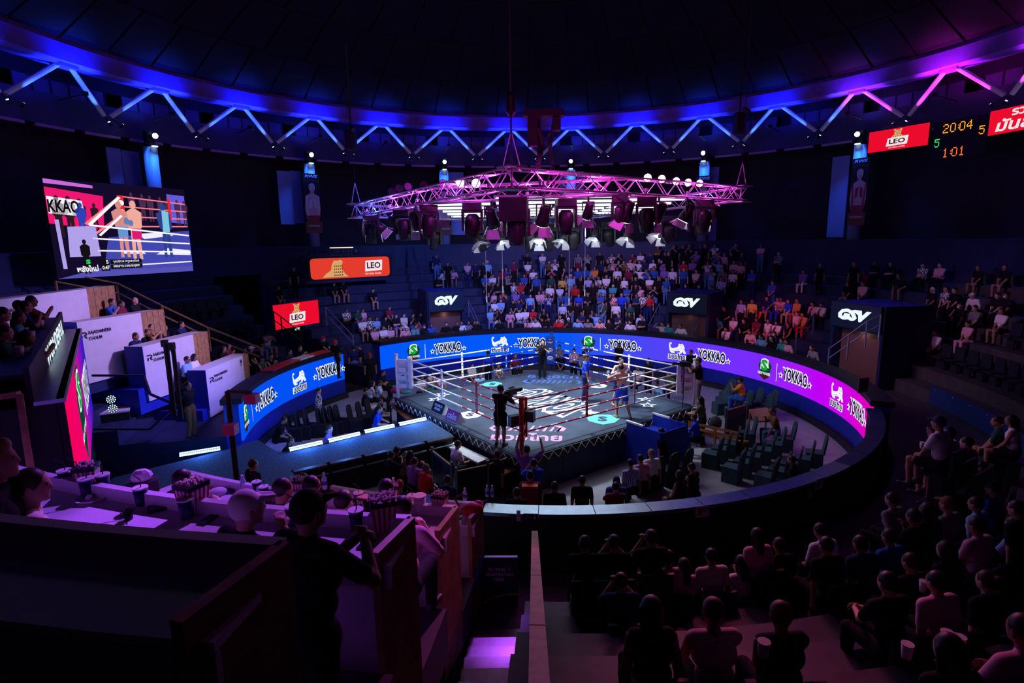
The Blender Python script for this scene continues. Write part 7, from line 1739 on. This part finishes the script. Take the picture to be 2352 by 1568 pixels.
hero(943, 1044, 's d d k L', 'brown haired woman in the near left ringside', 0, .9, h=.018); hero(953, 1060, 's p v k', 'person in white and purple top raising a phone in the near left ringside', 0, .9, ((-.1, .3, .2), (.12, .22, .62)), h=.018, fingers=True)
hero(979, 1075, 's k r k S', 'greying person in red polo sitting at the near left ringside', 0, .8, fat=1.12, h=.016, hair_col=mat('hair_grey', (.12, .09, .10), .6), fingers=True)
hero(1052, 1020, 't r w k', 'official in white short sleeved shirt writing at the white table', 0, .6, seat=.48, h=.016, fingers=True)
hero(1143, 1044, 's d k k', 'person in black with green collar at the orange wooden table', 0, .9, h=.018)
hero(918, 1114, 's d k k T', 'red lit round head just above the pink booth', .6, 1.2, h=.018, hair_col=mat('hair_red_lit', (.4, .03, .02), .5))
hero(582, 1066, 'S d k k', 'close cropped person in black with pale collar standing on the runway, back turned', .35, .95, h=.016, size=1.0); hero(698, 1098, 's d k k', 'small dark haired profile below the runway edge', .5, .5, h=.018)
# ---- left VIP table rows
VIP = [(257, 694, 's q b k', 'person in blue shirt with hands at the mouth', 2), (279, 698, 's k m k', 'person in dark red lit shirt beside the blue shirt person', 2), (310, 690, 's k k k X', 'bald person in black', 2), (312, 772, 's r n k', 'person in navy bending over the table', 1), (337, 764, 's k k k', 'person in black drinking', 1), (345, 752, 's p d k', 'person behind the drinker lifting hands', 1), (378, 752, 's k k k', 'short haired person in black', 1), (417, 745, 's e n k', 'person in navy reaching along the table', 1), (430, 826, 's r l k G', 'person in light blue shirt and glasses', 0), (447, 820, 's r w k L', 'woman in white blouse and dark vest', 0), (514, 801, 's r k k L', 'woman in black leaning forward', 0), (525, 795, 's q m k L', 'woman with hand at the mouth', 0), (560, 804, 's k e k L', 'woman in grey at the wooden end', 0), (577, 801, 's k k k C', 'person in pale cap at the wooden end', 0)]
zrow = [2.60-.95, 3.60-.95, 4.52-.95]; nmrow = ['lowest', 'second', 'third']
for x, y, s, lb, r in VIP:
    pa_, u_ = VIPROW[r]; nrm = Vector((-u_.y, u_.x, 0))
    if nrm.x > 0: nrm = -nrm
    rd = ray(x, y); tt = ((pa_ - CAM).dot(nrm) + .80)/rd.dot(nrm)
    hero(x, y, s, lb + ' at the ' + nmrow[r] + ' VIP row', depth=tt, face=.05, h=.022, group='guests at the left VIP rows', cap='w')
hero(432, 885, 'S b k d', 'guard in black top and brown trousers between the VIP rows', 1.0, -.2, size=1.0)
for i, (x, y, s, lb) in enumerate(((44, 703, 's d k k', 'dark haired guest furthest back at the balcony table'), (60, 704, 's q n k', 'guest leaning a cheek on a hand at the balcony table'), (73, 692, 's p d k', 'guest lifting a hand to the head at the balcony table'), (44, 729, 's k t k', 'guest in cyan shirt at the balcony table'), (12, 764, 's k g k', 'guest in green at the near end of the balcony table'), (8, 722, 's d m k', 'guest half cut off at the left frame edge on the balcony'), (62, 776, 's p w k L', 'guest holding a phone low at the balcony table'))):
    hero(x, y, s, lb, depth=(11.5, 11.2, 11.8, 10.2, 8.6, 9.2, 9.0)[i], face=.6, h=.022, group='guests on the balcony above the portal')
# ---- guests at the near booths
BH = 'guests at the near booth tables'
hero(-4, 1060, 's d k k Q', 'profile of a fair haired man looking right at the left frame edge', depth=3.6, face=.55, h=.011, group=BH, look=(-.1, .1), hair_col=mat('hair_fair', (.30, .18, .09), .5), lean=.1, size=1.0)
hero(76, 1116, 's d c k TB', 'woman with dark hair tied back in a bun, seen from behind on the left', depth=3.8, face=.75, h=.011, group=BH, look=(-.35, 0), lean=.12)
hero(569, 1168, 's d k k C', 'man in pale mesh cap seen from behind at the violet booth', depth=3.5, face=1.0, h=.011, group=BH, cap='w', look=(-.3, .05), arms=((-.2, .3, .2), (.06, .24, .50)), fingers=True, lean=.14)
hero(712, 1172, 'S d k k C', 'broad man in black cap and dark shirt clasping hands before the face', depth=3.1, face=1.1, h=.011, group=BH, cap='k', look=(-.2, .05), arms=((.10, .28, .44), (.17, .28, .46)), fingers=True, curl=.9, fat=1.22, lean=.12)
hero(421, 1103, 's f k k', 'dark haired guest with clasped hands beside the head at the pink booth', depth=5.8, face=1.0, h=.016, group=BH, arms=((.20, .22, .44), (.26, .20, .46)), fingers=True, curl=.9)
hero(650, 1124, 's q k k', 'short dark haired guest holding a cup at the pink booth', depth=5.6, face=.95, h=.016, group=BH, fingers=True); hero(716, 1116, 's k w k G', 'guest in profile with glasses and pale collar at the pink booth', depth=6.3, face=.7, h=.016, group=BH)
hero(790, 1152, 's r k k', 'round dark haired guest resting forearms on the pink booth', depth=5.6, face=1.2, h=.016, group=BH, fingers=True); hero(926, 1168, 's h p k', 'man in pale lilac shirt leaning his cheek on his hand at the booth end', depth=5.1, face=1.35, h=.014, group=BH, arms=((-.1, .3, .1), (.14, .2, .46)), fingers=True)
hero(888, 1122, 's d k k', 'dark head behind the popcorn boxes at the pink booth', depth=6.6, face=1.2, h=.018, group=BH)
# ---- near right stand, seen mostly from behind
NR = 'spectators on the near right stand'
near = [(1343, 1248, 's d k k', 'person in black at the front left of the near stand'), (1410, 1246, 's p k k', 'person lifting a lit phone in the near stand'), (1495, 1234, 's p k k', 'person stretching an arm out in the near stand front row'), (1448, 1292, 's d p k L', 'long haired person in pale top behind the phone holder'), (1490, 1301, 's d k k', 'round cropped head in dark shirt, second seated row'), (1535, 1281, 's d p k', 'person in lilac shirt half hidden between two heads'), (1571, 1299, 's d p k L', 'woman in lilac tee with a long dark ponytail'), (1426, 1335, 's p n k', 'person in navy polo beside the aisle steps'), (1633, 1277, 's d c k', 'person with dark head and pale shoulder right of the ponytail woman'), (1702, 1292, 's h w k L', 'woman in white with long hair resting a hand on her neck'), (1738, 1230, 's d p k L', 'long haired person in pale pink shirt'), (1789, 1252, 's d k k G', 'cropped head with glasses in black shirt'), (1495, 1400, 's d k k TL', 'person in black sleeveless top with bare shoulders in the foreground'), (1637, 1404, 's e p k T', 'man in pale sleeveless top with dark strap in the foreground'), (1792, 1412, 's k k k T', 'man in black sleeveless top holding a cup in the foreground'),
 (1883, 1219, 's n w k', 'person in white shirt turned left in the near stand'), (1897, 1252, 's d k k', 'curly haired person in black right of the white shirt'), (2048, 1147, 's b e k', 'person in grey blue tee leaning on a straight arm'), (1975, 1248, 's d n k', 'dark haired person in navy collar'), (2098, 1187, 's h k k', 'person in black resting chin, right of the grey blue tee'), (2129, 1172, 's d k k L', 'long haired person in black behind the chin rester'), (2175, 1158, 's d e k C', 'person in brown cap looking left'), (2042, 1233, 's e b k', 'person in dark blue shirt with bare arm hanging'), (2091, 1291, 's d k k', 'profile of a dark haired person looking left'), (2038, 1338, 's e k k', 'person in black holding an orange wrapper'), (2241, 1157, 's d l k', 'person with pale neck towel looking left'), (2280, 1121, 's k b k G', 'person in blue shirt and glasses'), (2243, 1207, 's k p k', 'tall person in lilac shirt in profile'), (2335, 1168, 's d k k G', 'person with round glasses at the right frame edge'), (2330, 1204, 's e l k', 'person in light blue shirt with patterned sleeve at the right edge'), (2171, 1263, 's d k k L', 'long haired person in black in front of the lilac shirt person'), (2265, 1270, 's d w k L', 'person with long dark hair and pale collar'), (2265, 1334, 's d k k B', 'person with a hair bun in black'), (2178, 1492, 's d k k L', 'long haired head with rosy lit cheek in the bottom right corner'), (2348, 1447, 's r p k', 'person in pink lit shirt cut off by the right frame edge'), (2150, 1336, 's d p k', 'person in pinkish shirt behind the hair bun'),
 (2175, 1022, 's n l c S', 'woman in light blue tee leaning on bare knees'), (2220, 1017, 's d m k', 'person in dark red tee looking up left'), (2254, 1073, 's n k k', 'dark profile bending beside a red light'), (2155, 971, 's h w k CS', 'person in blue cap with chin on hand and cup'), (2178, 995, 's h w k CS', 'person in dark cap in front of the blue cap person'), (2322, 965, 's k w k STL', 'woman in pale sleeveless top with legs crossed at the right edge'), (2290, 968, 's k g k S', 'person in green top and cap with bare knees at the right edge')]
NSEAT = []
NDEP = {1343: 9.5, 1410: 9.5, 1495: 9.5, 1448: 8, 1490: 7.8, 1535: 8, 1571: 7.6, 1426: 6.6, 1633: 8, 1702: 7.8, 1738: 9, 1789: 8.2, 1637: 4.3, 1792: 4.3, 1883: 8.6, 1897: 7.6, 2048: 8.5, 1975: 7.6, 2098: 8, 2129: 8, 2042: 7.6, 2091: 6.5, 2038: 5.8, 2241: 7.5, 2280: 7.6, 2243: 6.6, 2335: 7, 2330: 6.9, 2171: 6.6, 2265: 6.3, 2178: 3.7, 2348: 4.3, 2150: 5.8, 2175: 10.5, 2220: 10.5, 2254: 9.5, 2155: 12, 2322: 11, 2290: 11}
for x, y, s, lb in near:
    de = NDEP.get(x, 8)
    if (x, y) == (1495, 1400): de = 4.6
    if (x, y) == (2265, 1334): de = 5.8
    if (x, y) == (2178, 995): de = 11.5
    if (x, y) == (2175, 1158): de = 8
    best = None
    for i in range(0, NN-1):
        R = N0 + NW*i + .42; zf = near_z(i)
        for far in (False, True):
            q = on_cyl(x, y, R, far); dd = (q - CAM).dot(-bk)
            e = abs(dd - de) + 3*abs(q.z - (zf + 1.14))
            if best is None or e < best[0]: best = (e, zf, i, q, dd)
    e, zf, i, q, dd = best
    hero(x, y, s, lb + (' on the near right stand' if len(lb.split()) < 11 else ''), zf, None, group=NR, h=.012 if dd < 5 else .018, cap='n' if 'blue cap' in lb else 'd' if 'brown cap' in lb else 'k', fingers=dd < 8, depth=dd, hair_col=mat('hair_auburn', (.12, .035, .02), .5) if x in (1637, 1792) else None)
    NSEAT.append(HEROES[-1])
def held_cup(x, y, dep, label):
    p = at_depth(x, y, dep); o = empty('drink_cup', p, 0, label, 'cup', 'cups held by spectators'); MB().lathe((0, 0, -.12), [(.035, 0), (.045, .12)], 14).build('cup_body', m_cupw, o, True); MB().lathe((0, 0, 0), [(.043, 0), (.048, 0), (.048, .008), (.043, .008)], 14).build('rim', m_cupw, o)
held_cup(1755, 1474, 4.2, 'cup between the two sleeveless men in the foreground'); held_cup(2122, 1335, 6.5, 'pink lit cup beside the profile in the near stand'); held_cup(2176, 1452, 4.6, 'left one of two cups above the rosy cheek'); held_cup(2205, 1463, 4.6, 'right one of two cups above the rosy cheek'); held_cup(2085, 1480, 4.6, 'cup with a straw low in the dark foreground'); held_cup(2119, 1016, 11, 'cup held by the blue cap spectator')

# a dark folding seat under each near spectator, the rest of the near rows empty
for o in NSEAT:
    J, loc, rz, sz = o_J[o.name]
    s_ = empty('folding_seat', (loc.x, loc.y, loc.z), rz, 'dark folding seat under the ' + ' '.join(o['label'].split()[:9]), 'seat', 'folding seats of the near stand')
    zs = .38*sz
    MB().box((0, 0, zs-.03), (.44, .40, .05)).build('seat_pan', m_seat, s_); MB().box((0, -.235, zs+.22), (.44, .04, .44)).build('backrest', m_seat, s_); MB().box2((-.2, -.15, loc.z*0 - .35), (.2, .05, zs-.055)).build('pedestal', m_seat, s_)
# ================================================================ labels of people: what sets each one apart
def finish_labels():
    from collections import defaultdict
    bpy.context.view_layer.update()
    WH = {'far': 'far stand', 'right': 'right stand', 'left': 'left stand'}
    def short(e, lvl):
        o, sh_, po, ar, fl, where, bl, hr = e
        if bl: return bl
        hd = ('in white cap ' if hr == 'w' else 'in dark cap ') if 'C' in fl else 'in white hat ' if 'H' in fl else 'with long hair ' if 'L' in fl else ''
        t = 'person ' + hd + ('in ' if not hd.startswith('in') else 'and ') + sh_ + (' sleeveless top ' if 'T' in fl else ' shirt ') + (('and face mask ') if 'M' in fl else '') + po + ((' ' + ar) if ar else '')
        t += (' in' if po == 'standing' or 'sitting' in po else ' of') + ' the ' + WH.get(where, where)
        return t
    gr = defaultdict(list)
    for e in PEOPLE: gr[short(e, 0)].append(e)
    for k, es in gr.items():
        if len(es) == 1: es[0][0]['label'] = ' '.join(k.split()[:16]); continue
        es.sort(key=lambda e: project(e[0].matrix_world.translation)[0])
        for i, e in enumerate(es):
            w = k.split()
            o, sh_, po, ar, fl, where, bl, hr = e
            n = len(es)
            nth = ORD[i] if i < 20 else 'last'
            core = [x for x in w if x not in ('the', 'and')]
            tail = [nth, 'such', 'from', 'left']
            # neighbours give a second anchor
            o['label'] = ' '.join(core[:12] + [','] + tail).replace(' ,', ',')

# keep 300 people as individuals, the smallest (furthest, darkest) of the far crowd become one mass
def thin_crowd(limit=300):
    from collections import defaultdict
    n = sum(1 for o in bpy.data.objects if o.get('category') == 'person')
    cand = []
    for e in PEOPLE:
        o = e[0]; d = project(o.location)[2]
        cand.append((d + (6 if e[1] in ('black', 'navy', 'brown') else 0) + (-3 if e[2].startswith('leaning') else 0), e))
    cand.sort(key=lambda c: -c[0])
    drop = cand[:max(0, n-limit)]
    mb = {}; V = []; F = []; MI = []; slots = []
    for _, e in drop:
        o = e[0]; Mx = np.array(Matrix.LocRotScale(o.location, o.rotation_euler, o.scale)); me = o.data
        co = np.empty(len(me.vertices)*3); me.vertices.foreach_get('co', co); co = co.reshape(-1, 3) @ Mx[:3, :3].T + Mx[:3, 3]
        q = np.empty(len(me.polygons)*4, np.int32); me.polygons.foreach_get('vertices', q); q = q.reshape(-1, 4) + sum(len(v) for v in V)
        mi = np.empty(len(me.polygons), np.int32); me.polygons.foreach_get('material_index', mi)
        mp_ = []
        for sl in o.material_slots:
            if sl.material not in slots: slots.append(sl.material)
            mp_.append(slots.index(sl.material))
        V.append(co); F.append(q); MI.append(np.array(mp_)[mi])
        for c in list(o.children): bpy.data.objects.remove(c)
        bpy.data.objects.remove(o); PEOPLE.remove(e)
    if V:
        V = np.concatenate(V); F = np.concatenate(F); MI = np.concatenate(MI)
        me = bpy.data.meshes.new('crowd'); me.vertices.add(len(V)); me.vertices.foreach_set('co', V.ravel()); me.loops.add(F.size); me.loops.foreach_set('vertex_index', F.ravel()); me.polygons.add(len(F)); me.polygons.foreach_set('loop_start', np.arange(0, F.size, 4)); 
        for m_ in slots: me.materials.append(m_)
        me.polygons.foreach_set('material_index', MI.astype(np.int32)); me.polygons.foreach_set('use_smooth', [True]*len(F)); me.update(calc_edges=True); me.validate()
        o = link('crowd', me); tag(o, 'distant mass of standing spectators in the dim upper rows of the stands', 'crowd', None, 'stuff')
thin_crowd()
finish_labels()
